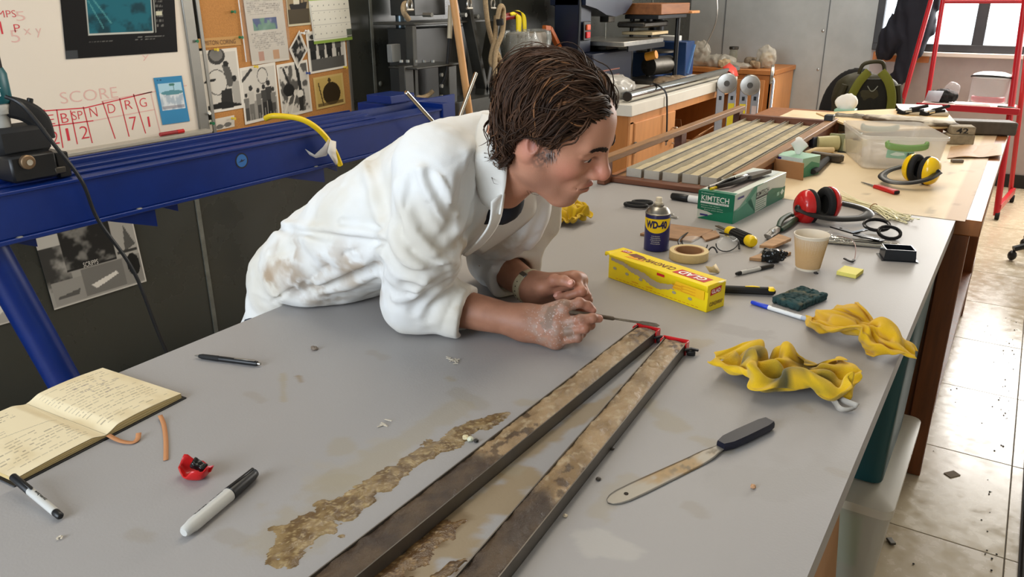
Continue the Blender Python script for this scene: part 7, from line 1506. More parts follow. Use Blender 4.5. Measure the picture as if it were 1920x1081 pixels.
for i, (x, y, rx, col, lb) in enumerate(((-2.50, 7.45, .05, (150, 126, 96), 'brown rock behind the flat crumpled bag'), (-2.36, 7.22, .055, (176, 152, 118), 'tan rock left of the low flat bag'), (-2.20, 7.50, .06, (120, 106, 88), 'grey brown rock right of the glass jar'), (-2.10, 7.28, .05, (140, 118, 90), 'brown rock beside the bag of pale flakes'), (-2.15, 7.42, .045, (96, 84, 70), 'dark rock behind the low flat bag'), (-2.75, 7.40, .06, (130, 112, 88), 'rock half hidden by the tall clear bag'))): rock('rock', lb, (x, y, CZ + rx * .6), (rx, rx * .8, rx * .7), col, 90 + i, flat=CZ + .001)['group'] = 'rocks on the corner bench'
t = thing('sample_jar', 'glass jar with a dark lid on the corner bench', 'jar', (-2.34, 7.40, CZ)); MB().lathe([(0, .002), (.038, .002), (.04, .01), (.036, .14), (.038, .15)], 20).build('glass', mat('jar_glass', rgb(150, 150, 130), .1, alpha=.5, spec=.8), t); MB().cyl((0, 0, .15), (0, 0, .175), .042, 20, bev=.003).build('lid', M_dsteel, t); MB().cyl((0, 0, .005), (0, 0, .07), .034, 16).build('sediment', M_sed, t)
# pipes, bag, flag, cord on the wall bench
for i, (x0, y0, x1, y1, r_, lb) in enumerate(((-2.10, 4.60, -2.10, 6.75, .034, 'thick bright metal pipe along the front of the white bench top'), (-2.20, 4.75, -2.19, 6.80, .022, 'thinner dull metal pipe behind the thick bright one'))):
    t = thing('metal_pipe', lb, 'pipe', (x0, y0, BZ), group='pipes on the white bench top'); MB().tube([(x0, y0, BZ + r_ + .001), (x1, y1, BZ + r_ + .001)], r_, 24).build('tube', M_chrome if i == 0 else M_steel, t, world=True); MB().cyl((x0, y0 - .001, BZ + r_ + .001), (x0, y0 + .004, BZ + r_ + .001), r_ * .86, 20).build('bore', mat('hole_dark', (0, 0, 0)), t, world=True)
t = thing('red_flag_tape', 'scrap of red flagging tape at the end of the pipes', 'tape', (-2.08, 6.45, BZ)); MB().grid(np.array([[(-2.12, 6.45, BZ + .075), (-2.12, 6.62, BZ + .10)], [(-2.05, 6.45, BZ + .04), (-2.055, 6.6, BZ + .06)], [(-2.02, 6.45, BZ + .003), (-2.03, 6.6, BZ + .003)]])).build('strip', mat('red_film', rgb(216, 70, 56), .4), t, world=True, solid=.002)
crumple('plastic_bag', 'crumpled clear zip bag by the pipe ends behind the man', (-2.30, 4.75, BZ + .07), (.15, .22, .075), mat('clear_zip_bag', rgb(206, 202, 194), .15, alpha=.6, spec=.8), 95, 'bag', .7, zf=BZ)
t = thing('power_cord', 'black power cord with a plug hanging over the bench front', 'cord', (-2.0, 5.0, BZ)); MB().tube(spline([(-2.25, 5.3, BZ + .008), (-2.12, 5.05, BZ + .074), (-2.02, 5.02, BZ + .03), (-2.005, 5.03, BZ - .08), (-2.0, 5.04, BZ - .24)], 8), .006, 8).build('flex', M_black, t, world=True); MB().bar((-2.0, 5.04, BZ - .24), (-2.0, 5.04, BZ - .30), .028, .022, bev=.004).build('plug', M_black, t, world=True)
for s in (-1, 1): MB().bar((-2.0, 5.04 + s * .007, BZ - .30), (-2.0, 5.04 + s * .007, BZ - .325), .003, .006).build('prong', M_steel, t, world=True)
# bandsaw
M_navy = mat('navy_machine_paint', rgb(19, 27, 48), .35, var=.1); bs = thing('band_saw', 'navy band saw with a steel table standing on the white bench', 'saw', (-2.62, 4.95, BZ))
B = lambda lo, hi, nm, m=M_navy, b=.006, p=None: MB().box((A(*lo) + A(*hi)) / 2, A(*hi) - A(*lo), b=b).build(nm, m, p or bs, world=True)
B((-2.80, 4.75, BZ), (-2.42, 5.35, 1.20), 'lower_cabinet'); B((-2.70, 4.72, 1.20), (-2.52, 4.90, 1.75), 'column')
hp_ = [(4.72, 1.75), (4.72, 1.50), (4.88, 1.475), (5.02, 1.435), (5.16, 1.42), (5.32, 1.44), (5.42, 1.50), (5.42, 1.75)]
MB().prism([(y, z) for y, z in hp_], 0, .26, np.array([[0, 1, 0], [0, 0, 1], [1, 0, 0]]).T, (-2.73, 0, 0)).build('upper_housing', M_navy, bs, world=True)
B((-2.72, 5.42, 1.52), (-2.46, 5.44, 1.75), 'housing_edge', M_steel); B((-2.80, 4.95, 1.238), (-2.30, 5.62, 1.268), 'saw_table', M_steel, .003); B((-2.301, 5.0, 1.205), (-2.29, 5.62, 1.24), 'table_rail', mat('black_anodised', (0, 0, 0)), .001); B((-2.66, 5.10, 1.20), (-2.5, 5.3, 1.245), 'trunnion', M_dsteel)
MB().cyl((-2.59, 5.26, 1.27), (-2.59, 5.26, 1.44), .003, 6).build('blade', M_chrome, bs, world=True); B((-2.62, 5.22, 1.38), (-2.55, 5.32, 1.46), 'blade_guide', M_dsteel, .004); B((-2.51, 4.76, 1.28), (-2.50, 4.86, 1.40), 'switch_plate', M_black, .004); B((-2.50, 4.785, 1.345), (-2.488, 4.835, 1.38), 'start_button', mat('orange_button', rgb(206, 84, 40), .4), .003); B((-2.50, 4.785, 1.295), (-2.488, 4.835, 1.335), 'stop_button', M_red, .003)
MB().cyl((-2.47, 5.33, 1.595), (-2.462, 5.33, 1.595), .022, 16).build('badge', mat('red_badge', rgb(180, 60, 50), .4), bs, world=True)
for z in (1.08, 1.04, 1.0): B((-2.424, 4.85, z), (-2.418, 5.15, z + .008), 'vent_slot', mat('rust_line', rgb(140, 80, 60), .5), 0)
MB().tube(spline([(-2.55, 4.75, 1.75), (-2.50, 4.70, 1.5), (-2.50, 4.69, 1.2), (-2.5, 4.7, 1.0)], 6), .008, 8).build('machine_cord', M_black, bs, world=True)
# radial saw / drill machine with wooden drawer
rs = thing('milling_machine', 'dark machine with a black post and wooden drawer on top, behind the saw', 'machine', (-2.5, 6.0, BZ)); B2 = lambda *a, **k: B(*a, p=rs, **k)
B((-2.58, 5.50, 1.425), (-2.28, 6.05, 1.50), 'drawer_box', mat('oiled_wood', rgb(140, 88, 48), .5, var=.25, vscale=4, stretch=(8, 1, 8)), .004, rs); B((-2.60, 6.05, 1.423), (-2.26, 6.22, 1.442), 'drawer_ledge', M_ora, .003, rs); B((-2.56, 5.50, 1.395), (-2.3, 6.05, 1.424), 'shelf_plate', M_black, .003, rs)
B((-2.62, 5.5, 1.335), (-2.40, 5.95, 1.375), 'motor_arm', M_dsteel, .01, rs); MB().cyl((-2.5, 5.75, 1.36), (-2.5, 5.75, 1.40), .05, 16).build('spindle', M_black, rs, world=True); MB().cyl((-2.5, 5.95, 1.28), (-2.5, 5.95, 1.40), .06, 16).build('motor', M_black, rs, world=True); MB().cyl((-2.34, 5.98, BZ), (-2.34, 5.98, 1.40), .018, 12).build('post', M_black, rs, world=True); MB().cyl((-2.56, 5.98, BZ), (-2.56, 5.98, 1.40), .018, 12).build('post', M_black, rs, world=True); MB().cyl((-2.58, 5.68, .93), (-2.58, 5.68, 1.40), .018, 12).build('post', M_black, rs, world=True)
B((-2.6, 5.55, 1.285), (-2.36, 5.85, 1.305), 'wood_jig', mat('pale_wood', (0, 0, 0)), .002, rs); MB().cyl((-2.46, 5.75, 1.05), (-2.40, 6.0, 1.05), .07, 16).build('motor', M_dsteel, rs, world=True); B((-2.62, 5.62, BZ), (-2.3, 6.05, .955), 'base_plate', M_dsteel, .003, rs); MB().cyl((-2.42, 5.60, 1.13), (-2.34, 5.60, 1.15), .03, 12).build('amber_knob', mat('amber_plastic', rgb(226, 150, 40), .4), rs, world=True)
ts = thing('table_saw', 'blue steel saw cabinet with a diagonal brace at the back of the bench', 'saw', (-2.6, 6.6, BZ)); M_blue2 = mat('steel_blue_paint', rgb(34, 62, 108), .4, var=.1)
B((-2.86, 6.36, BZ), (-2.40, 6.54, 1.20), 'cabinet', M_blue2, .006, ts); B((-2.90, 6.10, BZ), (-2.55, 6.36, 1.12), 'side_cabinet', M_blue2, .006, ts); MB().bar((-2.395, 6.40, .95), (-2.395, 6.52, 1.17), .012, .02, (1, 0, 0)).build('brace', mat('light_blue_paint', rgb(92, 130, 178), .4), ts, world=True); MB().cyl((-2.60, 6.2, 1.125), (-2.60, 6.2, 1.14), .16, 24).build('round_table', M_dsteel, ts, world=True)
MB().tube(spline([(-2.3, 6.5, 1.15), (-2.2, 6.45, 1.4), (-2.25, 6.42, 1.75)], 6), .005, 6).build('feed_rod', M_steel, ts, world=True); B((-2.66, 6.40, 1.2), (-2.5, 6.5, 1.24), 'guard', M_white, .004, ts)
crumple('tool_heap', 'low heap of small dark tools under the drawer machine', (-2.22, 5.6, BZ + .03), (.10, .25, .035), mat('mixed_scrap', rgb(110, 92, 70), .7, var=.5, vscale=40), 97, 'tools', .8, zf=BZ)['kind'] = 'stuff'
# articulated ladder folded flat, standing against the wall bench
ld = thing('folding_ladder', 'folded aluminium articulated ladder with yellow stickers beside the bench', 'ladder', (-1.85, 6.1, 0)); M_al2 = mat('ladder_aluminium', rgb(160, 158, 158), .35, .85, var=.08)
LD = A(.30, .95, 0); LD = A(.96, .28, 0); O0 = A(-1.985, 6.05, 0)
def lad(u, v, z): return O0 + LD * u + A(-.28, .96, 0) * v + A(0, 0, z)
for i, (u, v, zt) in enumerate(((.0, 0, .97), (.085, .03, .97), (.17, 0, .96), (.255, .03, .96))):
    MB().bar(lad(u, v, .02), lad(u, v, zt - .05), .060, .028, (-.28, .96, 0), .004).build('side_rail', M_al2, ld, world=True)
    if i % 2 == 0: MB().cyl(lad(u + .04, v - .02, zt - .045), lad(u + .04, v + .045, zt - .045), .075, 20, bev=.004).build('hinge', mat('hinge_zinc', rgb(176, 172, 164), .3, .9, var=.1, vscale=30), ld, world=True); MB().cyl(lad(u + .04, v - .026, zt - .045), lad(u + .04, v - .02, zt - .045), .022, 14).build('hinge_pin', M_dsteel, ld, world=True)
    MB().bar(lad(u, v - .016, .80), lad(u, v - .016, .83), .02, .003, (-.28, .96, 0)).build('slot', M_black, ld, world=True)
for u in (.085, .17): MB().bar(lad(u, -.017 + .03 * (u < .1), .60), lad(u, -.017 + .03 * (u < .1), .775), .045, .002, (-.28, .96, 0)).build('sticker', mat('yellow_sticker', rgb(226, 206, 30), .4), ld, world=True)
MB().bar(lad(.255, .012, .62), lad(.255, .012, .76), .035, .002, (-.28, .96, 0)).build('sticker', mat('pale_sticker', rgb(206, 186, 180), .4), ld, world=True)
for v in (.0, .13): MB().bar(lad(.375, v, .02), lad(.375, v, .96), .016, .05, (-.28, .96, 0), .004).build('side_rail', mat('bright_aluminium', rgb(206, 212, 222), .3, .8), ld, world=True)
MB().cyl(lad(.35, .06, .99), lad(.36, .06, .99) + LD * .012, .07, 20, bev=.003).build('hinge', mat('hinge_zinc', (0, 0, 0)), ld, world=True)
for z in (.2, .45, .70): MB().bar(lad(.375, .0, z), lad(.375, .13, z), .04, .03, bev=.004).build('rung', mat('bright_aluminium', (0, 0, 0)), ld, world=True)
# ================================================================== LEFT SIDE: boards on the wall, the blue beam, the rig behind the man
XB = XW + .022
def wl_(px, py, dx=0): return onx(px, py, XW + .02 + dx)
M_fr = mat('frame_aluminium', rgb(150, 148, 142), .4, .8, var=.06)
# whiteboard
wbd = thing('whiteboard', 'white marker board with a red pen score table and aluminium frame', 'whiteboard', (XW + .012, 1.2, 1.6)); Y0, Y1_, Z0, Z1_ = .45, 2.15, 1.035, 2.25
MB().box((XW + .010, (Y0 + Y1_) / 2, (Z0 + Z1_) / 2), (.016, Y1_ - Y0, Z1_ - Z0)).build('board', mat('cream_whiteboard', rgb(226, 214, 198), .35), wbd, world=True, smooth=False)
MB().box((XW + .014, Y1_ - .015, (Z0 + Z1_) / 2), (.028, .05, Z1_ - Z0 + .04), b=.003).build('frame_stile', M_fr, wbd, world=True); MB().box((XW + .014, Y0, (Z0 + Z1_) / 2), (.028, .05, Z1_ - Z0 + .04), b=.003).build('frame_stile', M_fr, wbd, world=True); MB().box((XW + .014, (Y0 + Y1_) / 2, Z1_), (.028, Y1_ - Y0, .05), b=.003).build('frame_rail', M_fr, wbd, world=True)
MB().box((XW + .034, (Y0 + Y1_) / 2, Z0 - .004), (.068, Y1_ - Y0 - .02, .016), b=.003).build('pen_ledge', mat('ledge_aluminium', rgb(190, 184, 172), .4, .5), wbd, world=True)
EX, EZ = A(0, 1, 0), A(0, 0, 1); red = rgb(206, 52, 66); fade = rgb(222, 178, 168); mb = MB(); o0 = A(XW + .0182, 0, 0)
def wl2(px, py): p = onx(px, py, XW + .018); return p[1], p[2]
def stroke(p, q, wd, col): 
    a, b = np.array(wl2(*p)), np.array(wl2(*q)); d = (b - a) / np.linalg.norm(b - a); n = A(-d[1], d[0]) * wd / 2; flatpoly(mb, [a - n, b - n, b + n, a + n], o0, EX, EZ, .0004, col)
def word(s, px, py, w_, h, col, rot=0): p = wl2(px, py); text(mb, s, o0 + A(0, *p), EX * math.cos(rot) + EZ * math.sin(rot), EZ * math.cos(rot) - EX * math.sin(rot), w_, h, .0004, col, bold=-.012)
for p, q, c in (((40, 211), (160, 202), red), ((160, 202), (285, 172), red), ((190, 190), (350, 160), fade), ((75, 239), (175, 226), red), ((175, 226), (290, 205), fade), ((82, 205), (90, 240), red), ((106, 205), (118, 277), red), ((132, 207), (145, 270), red), ((156, 200), (173, 268), red), ((192, 190), (216, 260), red), ((224, 184), (242, 256), red), ((250, 176), (273, 250), red), ((282, 172), (300, 247), fade), ((57, 208), (60, 240), red)): stroke(p, q, .004, c)
for s, x, y, w_, h, c in (('E', 95, 224, .026, .034, red), ('B', 121, 221, .026, .034, red), ('SP', 145, 216, .040, .030, red), ('N', 175, 210, .028, .034, red), ('D', 209, 203, .030, .034, red), ('R', 241, 196, .030, .034, red), ('G', 268, 192, .030, .034, red), ('2', 103, 258, .026, .046, red), ('1', 127, 252, .010, .045, red), ('2', 158, 248, .032, .046, red), ('7', 250, 231, .030, .050, red), ('1', 279, 228, .008, .040, red)): word(s, x, y, w_, h, c)
word('SCORE', 168, 178, .22, .040, fade); word('MPS', 12, 26, .06, .022, red); word('5', 38, 30, .03, .03, fade); word('P', 32, 53, .02, .026, red); word('5', 28, 68, .03, .04, fade); word('x y', 62, 62, .06, .03, fade); word('1', 2, 52, .006, .04, red); word("y'", 275, 106, .04, .03, fade)
mb.build('pen_writing', M_print, wbd, world=True, smooth=False, tint=True, kind='stuff')
t, L = along('red_pen', 'red marker lying on the whiteboard ledge', 'pen', wl_(300, 253, .03) * A(1, 1, 0) + A(0, 0, Z0 + .013), wl_(345, 246, .03) * A(1, 1, 0) + A(0, 0, Z0 + .013)); MB().cyl((0, 0, 0), (0, 0, L * .7), .008, 12, bev=.001).build('barrel', mat('dark_red_barrel', rgb(150, 40, 44), .4), t); MB().cyl((0, 0, L * .7), (0, 0, L), .0085, 12, bev=.002).build('cap', M_red, t)
def wall_sheet(name, label, cat, pxq, pt, off, group=None, bend=None, thick=.0008):
    """pxq: lower left, lower right, upper left corners in the photograph, on the left wall"""
    p = [onx(*q, XW + off) for q in pxq]; o = sheet(name, pt, p[0], p[1] - p[0], p[2] - p[0], bend=bend, thick=thick); return tag(o, label, cat, group)
# poster and card on the whiteboard
teal = rgb(24, 96, 110); pt = Paint(120, 130, rgb(8, 7, 8)); pt.rect(.20, 0, .78, .80, rgb(190, 190, 180)); pt.rect(.21, 0, .77, .785, teal); pt.mottle(6, rgb(60, 150, 160), .4, .7, 4, .21, 0, .77, .4, .9); pt.mottle(9, rgb(12, 50, 60), .5, .7, 7, .21, .42, .77, .785, .9); pt.rect(.21, .40, .77, .415, rgb(120, 180, 180)); pt.ell(.44, .26, .10, .18, rgb(20, 60, 66), .6); pt.line(.24, .45, .40, .70, .006, rgb(90, 160, 160), .6); pt.line(.22, .5, .33, .74, .005, rgb(90, 160, 160), .6)
pt.rect(.79, 0, .80, .80, rgb(160, 160, 150)); pt.rect(.80, .22, .88, .225, rgb(150, 150, 144)); pt.script(.81, .44, .88, .76, 7, rgb(120, 118, 112), 3, .8, .9); pt.rect(.81, .60, .87, .64, rgb(200, 196, 170)); pt.script(.60, .83, .88, .87, 2, rgb(140, 138, 132), 4, .8, .9); pt.script(.20, .85, .40, .87, 1, rgb(120, 118, 112), 5, .8, .9); pt.rect(.0, .93, .1, 1, rgb(60, 62, 64))
wall_sheet('sea_poster', 'black framed teal underwater poster on the whiteboard', 'poster', ((124, 111), (333, 97), (103, -110)), pt, .021)
pt = Paint(50, 80, rgb(58, 132, 176)); pt.rect(.10, .13, .93, .70, rgb(214, 218, 220)); pt.rect(.10, .13, .93, .34, rgb(168, 204, 220)); pt.mottle(8, rgb(170, 182, 192), .45, .65, 3, .10, .38, .93, .70); pt.line(.62, .16, .64, .30, .012, rgb(70, 110, 110)); pt.ell(.58, .17, .10, .03, rgb(70, 120, 110)); pt.ell(.55, .34, .40, .05, rgb(90, 140, 150)); pt.rect(.12, .62, .9, .68, rgb(110, 100, 110), .6); pt.script(.05, .03, .35, .08, 1, rgb(30, 60, 90), 3)
wall_sheet('cloud_card', 'blue card with a painted cloud scene on the whiteboard', 'card', ((305, 234), (356, 227), (288, 146)), pt, .021)
# cork board with its papers
ck = thing('cork_board', 'brown cork pin board full of old photographs', 'pin board', (XW + .01, 2.6, 1.6)); KY0, KY1, KZ0, KZ1 = 2.18, 3.05, .98, 2.2
MB().box((XW + .008, (KY0 + KY1) / 2, (KZ0 + KZ1) / 2), (.014, KY1 - KY0, KZ1 - KZ0)).build('cork', mat('cork', rgb(186, 130, 72), .9, var=.14, vscale=160, bump=.2, bscale=300), ck, world=True, smooth=False)
for y in (KY0 + .008, KY1 - .008): MB().box((XW + .011, y, (KZ0 + KZ1) / 2), (.020, .018, KZ1 - KZ0), b=.002).build('frame_stile', M_fr, ck, world=True)
MB().box((XW + .011, (KY0 + KY1) / 2, KZ0), (.020, KY1 - KY0, .018), b=.002).build('frame_rail', M_fr, ck, world=True); MB().box((XW + .011, (KY0 + KY1) / 2, KZ1), (.020, KY1 - KY0, .018), b=.002).build('frame_rail', M_fr, ck, world=True)
g_ = lambda v: rgb(v, v * .97, v * .92)
def photo(kind, nx=56, ny=70, border=.05, base=206):
    pt = Paint(nx, ny, g_(228)); pt.rect(border, border, 1 - border, 1 - border, g_(base))
    def man(x, y, h, col, tilt=0): pt.ell(x, y - h * .92, h * .085, h * .08, g_(50)); pt.poly([(x - h * .14, y - h * .82), (x + h * .14, y - h * .82), (x + h * .11, y - h * .45), (x - h * .11, y - h * .45)], g_(col)); pt.poly([(x - h * .10, y - h * .46), (x + h * .10, y - h * .46), (x + h * .09, y), (x + .01, y), (x, y - h * .3), (x - .01, y), (x - h * .09, y)], g_(min(255, col * .6)))
    if kind == 'winch': pt.ell(.44, .10, .22, .14, g_(60)); pt.ell(.44, .08, .17, .10, g_(120)); pt.ring(.38, .52, .26, .20, .04, g_(70)); pt.poly([(.55, .25), (.75, .30), (.86, .6), (.66, .62)], g_(88)); pt.ell(.66, .24, .07, .05, g_(40)); pt.poly([(.82, .5), (.95, .55), (.95, .95), (.76, .95), (.74, .65)], g_(170)); pt.ell(.84, .49, .06, .05, g_(40)); pt.poly([(.46, .66), (.74, .64), (.74, .96), (.40, .96)], g_(44)); pt.line(.06, .50, .34, .47, .02, g_(40)); pt.poly([(.06, .88), (.5, .84), (.95, .92), (.95, .95), (.06, .95)], g_(30))
    if kind == 'crew':
        pt.rect(border, .62, 1 - border, 1 - border, g_(150)); pt.line(.05, .22, .30, .06, .03, g_(60)); pt.ring(.60, .2, .14, .14, .06, g_(80))
        for x, h, c in ((.24, .62, 190), (.10, .5, 120), (.44, .55, 120), (.60, .60, 70), (.74, .66, 60), (.86, .52, 130)): man(x, .95, h, c)
    if kind == 'deck': pt.mottle(7, g_(60), .45, .55, 4, .05, .05, .95, .95, .9); pt.line(.2, .1, .42, .6, .03, g_(40)); pt.line(.62, .05, .70, .7, .05, g_(40)); pt.line(.1, .9, .4, .5, .025, g_(220)); pt.line(.3, .95, .5, .6, .02, g_(220)); pt.ell(.3, .5, .18, .12, g_(30)); pt.ell(.66, .62, .10, .08, g_(225)); pt.poly([(.6, .68), (.74, .66), (.72, .93), (.58, .93)], g_(50))
    if kind == 'men4':
        pt.rect(border, border, 1 - border, 1 - border, g_(200))
        for x, c in ((.14, 40), (.36, 60), (.56, 30), (.80, 80)): man(x, .80, .72, c)
        pt.rect(.06, .68, .94, .95, g_(84))
    if kind == 'sphere': pt.a[:] = rgb(206, 176, 110); pt.rect(.06, .06, .94, .94, rgb(196, 166, 96)); pt.ell(.56, .58, .30, .36, rgb(52, 40, 22)); pt.line(.15, .2, .25, .9, .02, rgb(84, 66, 36)); pt.ell(.52, .16, .05, .08, rgb(70, 54, 30)); pt.rect(.06, .84, .94, .94, rgb(84, 66, 40), .8)
    if kind == 'ship': pt.a[:] = rgb(200, 190, 160); pt.rect(.03, .03, .97, .95, rgb(150, 132, 100)); pt.rect(.03, .60, .97, .95, rgb(76, 66, 48)); pt.poly([(.1, .48), (.9, .44), (.84, .60), (.16, .60)], rgb(40, 36, 30)); pt.rect(.3, .30, .55, .48, rgb(214, 206, 184)); pt.line(.6, .1, .6, .45, .02, rgb(60, 52, 40)); pt.line(.75, .2, .75, .45, .02, rgb(60, 52, 40))
    if kind == 'diver': pt.rect(.14, .1, .86, .9, g_(36)); pt.mottle(6, g_(170), .5, .6, 3, .14, .1, .86, .9); pt.ell(.5, .72, .16, .12, g_(60))
    return pt
pins = []
wall_sheet('photograph', 'black and white photograph of a winch and crew, leftmost on the cork board', 'photograph', ((387, 214), (457, 202), (371, 96)), photo('winch'), .018, 'photographs on the cork board'); wall_sheet('photograph', 'photograph of a group of men standing on deck, second on the cork board', 'photograph', ((460, 234), (525, 218), (449, 128)), photo('crew'), .019, 'photographs on the cork board'); wall_sheet('photograph', 'photograph of deck gear and ropes, third on the cork board', 'photograph', ((530, 222), (586, 208), (518, 122)), photo('deck'), .018, 'photographs on the cork board'); wall_sheet('photograph', 'photograph of four figures in dark suits below the calendar', 'photograph', ((581, 139), (651, 126), (573, 60)), photo('men4'), .0185, 'photographs on the cork board'); wall_sheet('photograph', 'yellowed photograph of a big dark sphere at lower right', 'photograph', ((594, 206), (648, 194), (587, 146)), photo('sphere'), .018, 'photographs on the cork board'); wall_sheet('photograph', 'tinted photograph of a ship at the top of the cork board', 'photograph', ((541, 50), (583, 46), (534, -30)), photo('ship'), .018, 'photographs on the cork board'); wall_sheet('photograph', 'small photograph hung askew like a diamond under the ship', 'photograph', ((558, 129), (577, 94), (542, 92)), photo('diver', 36, 40), .021, 'photographs on the cork board')
pt = Paint(30, 24, rgb(214, 204, 190)); pt.ell(.45, .75, .14, .2, g_(110)); pt.ell(.75, .70, .14, .2, g_(110)); wall_sheet('small_note', 'small white note pinned at the bottom left of the cork board', 'note', ((389, 248), (440, 237), (388, 226)), pt, .018)
pt = Paint(80, 110, rgb(206, 198, 186)); pt.script(.06, .06, .9, .30, 9, rgb(130, 124, 118), 4, .8, .8); pt.rect(.16, .34, .78, .52, rgb(50, 74, 130)); pt.mottle(6, rgb(90, 140, 120), .5, .6, 4, .16, .34, .78, .52); pt.mottle(8, rgb(190, 150, 80), .6, .7, 6, .2, .34, .7, .44); pt.script(.08, .55, .92, .80, 9, rgb(140, 134, 128), 6, .8, .8); pt.rect(.2, .82, .34, .96, rgb(186, 140, 120)); pt.rect(.58, .82, .74, .96, rgb(196, 150, 110))
wall_sheet('report_page', 'printed page with a small coloured map in a plastic sleeve', 'paper', ((473, 122), (543, 112), (455, -10)), pt, .020)
t = thing('plastic_sleeve', 'clear plastic sleeve hanging around the printed report page', 'sleeve', onx(500, 60, XW + .02)); q = [onx(*p, XW + .0225) for p in ((462, 116), (546, 108), (536, -20), (446, -10))]; MB().add(q, [(0, 1, 2, 3)]).build('film', mat('sleeve_film', rgb(230, 226, 220), .12, alpha=.07, spec=.8), t, world=True, solid=.0004); MB().tube([q[0], q[3]], .003, 6).build('edge_fold', mat('sleeve_edge', rgb(220, 214, 204), .2, alpha=.6, spec=.8), t, world=True)
pt = Paint(60, 70, rgb(224, 220, 206)); 
pt.rect(0, 0, 1, .06, rgb(150, 176, 80)); pt.rect(0, .93, 1, 1, rgb(138, 164, 70)); pt.rect(.86, .75, 1, .93, rgb(90, 96, 84))
for i in range(8): pt.line(.02 + i * .137, .14, .02 + i * .137, .90, .004, rgb(190, 186, 176))
for j in range(6): pt.line(.02, .14 + j * .152, .98, .14 + j * .152, .004, rgb(190, 186, 176))
for i in range(7):
    for j in range(5): pt.rect(.04 + i * .137, .17 + j * .152, .06 + i * .137, .19 + j * .152, rgb(110, 108, 104))
wall_sheet('paper_calendar', 'wall calendar with a green band at the top right of the cork board', 'calendar', ((590, 83), (661, 74), (579, -4)), pt, .023, bend=lambda u, v: .01 * v * 0 + .004 * np.sin(u * PI), thick=.004)
pt = Paint(70, 18, rgb(196, 150, 92)); lab = wall_sheet('title_strip', 'tan card strip with a stamped title on the cork board', 'card', ((371, 91), (453, 84), (367, 73)), pt, .018); mb = MB(); p0, p1 = onx(385, 82, XW + .0195), onx(440, 76, XW + .0195); text(mb, 'PISTON CORING', (p0 + p1) / 2, EX, EZ, .16, .018, .0006, rgb(112, 76, 40)); mb.build('lettering', M_print, lab, world=True, smooth=False, tint=True)
for k, (x, y, c) in enumerate(((438, 22, 'g'), (368, 77, 'g'), (452, 70, 'g'), (406, 93, 'y'), (480, 125, 'y'), (398, 231, 'g'), (438, 222, 'y'), (568, 62, 'w'), (578, 137, 'b'), (648, 126, 'y'), (576, 58, 'w'), (391, 212, 'w'))):
    p = onx(x, y, XW + .028); col = {'g': (26, 110, 70), 'y': (220, 190, 60), 'w': (230, 226, 216), 'b': (50, 70, 130)}[c]
    t = thing('push_pin', {'g': 'green', 'y': 'yellow', 'w': 'white', 'b': 'blue'}[c] + ' push pin on the cork board, ' + ('high above the title strip', 'left end of title strip', 'right end of title strip', 'top of the winch photograph', 'top of the crew photograph', 'left corner of small white note', 'right corner of small white note', 'top of the askew diamond photograph', 'lower left of the four figures', 'lower right of the four figures', 'upper left of the four figures', 'bottom of the winch photograph')[k], 'pin', p, group='push pins on the cork board')
    MB().tube([(-.010, 0, 0), (-.004, 0, 0), (.004, 0, 0), (.009, 0, 0)], [.006, .004, .004, .007], 10).build('head', mat('pin_' + c, rgb(*col), .35), t)
# posters low on the wall, under the beam
pt = Paint(110, 90, g_(160)); pt.rect(0, 0, .22, .3, g_(190)); pt.mottle(5, g_(60), .4, .6, 3, 0, .3, .25, .8); pt.rect(.22, .0, .74, .62, g_(40)); pt.mottle(5, g_(140), .48, .62, 5, .22, .05, .74, .6, .8); pt.rect(.74, 0, 1, .2, g_(176)); pt.rect(.74, .2, 1, .62, g_(170)); pt.poly([(.84, .56), (.88, .25), (.97, .5)], g_(90)); pt.rect(.76, .55, .98, .58, g_(60)); pt.poly([(.80, .16), (.98, .14), (.95, .19), (.82, .19)], g_(80)); pt.rect(.03, .70, .34, .97, g_(150)); pt.poly([(.06, .88), (.30, .84), (.28, .90), (.08, .91)], g_(90)); pt.rect(.34, .64, .78, .96, g_(118)); pt.poly([(.42, .84), (.70, .76), (.72, .80), (.46, .90)], g_(225)); pt.rect(.78, .62, 1, .97, g_(140)); pt.ell(.90, .74, .07, .14, g_(30)); pt.rect(0, .98, 1, 1, g_(200)); pt.rect(.99, 0, 1, 1, g_(206))
po = wall_sheet('ship_poster', 'collage poster of ships and a rocky coast low on the wall', 'poster', ((102, 581), (275, 527), (56, 420)), pt, .006); mb = MB(); p = onx(170, 493, XW + .008); text(mb, 'SCRIPPS', p, EX, EZ, .06, .020, .0005, g_(200), bold=.01); mb.build('lettering', M_print, po, world=True, smooth=False, tint=True)
pt = Paint(60, 60, g_(170)); pt.rect(0, .0, 1, .12, g_(120)); pt.mottle(5, g_(80), .45, .6, 3, 0, .12, 1, .4); pt.mottle(10, g_(225), .5, .55, 9, 0, .5, .9, .95); pt.mottle(12, g_(70), .55, .6, 12, 0, .5, .9, .95); pt.rect(0, .97, 1, 1, g_(200))
wall_sheet('crew_poster', 'grey collage poster at the left edge below the beam', 'poster', ((-30, 618), (54, 594), (-60, 510)), pt, .006)

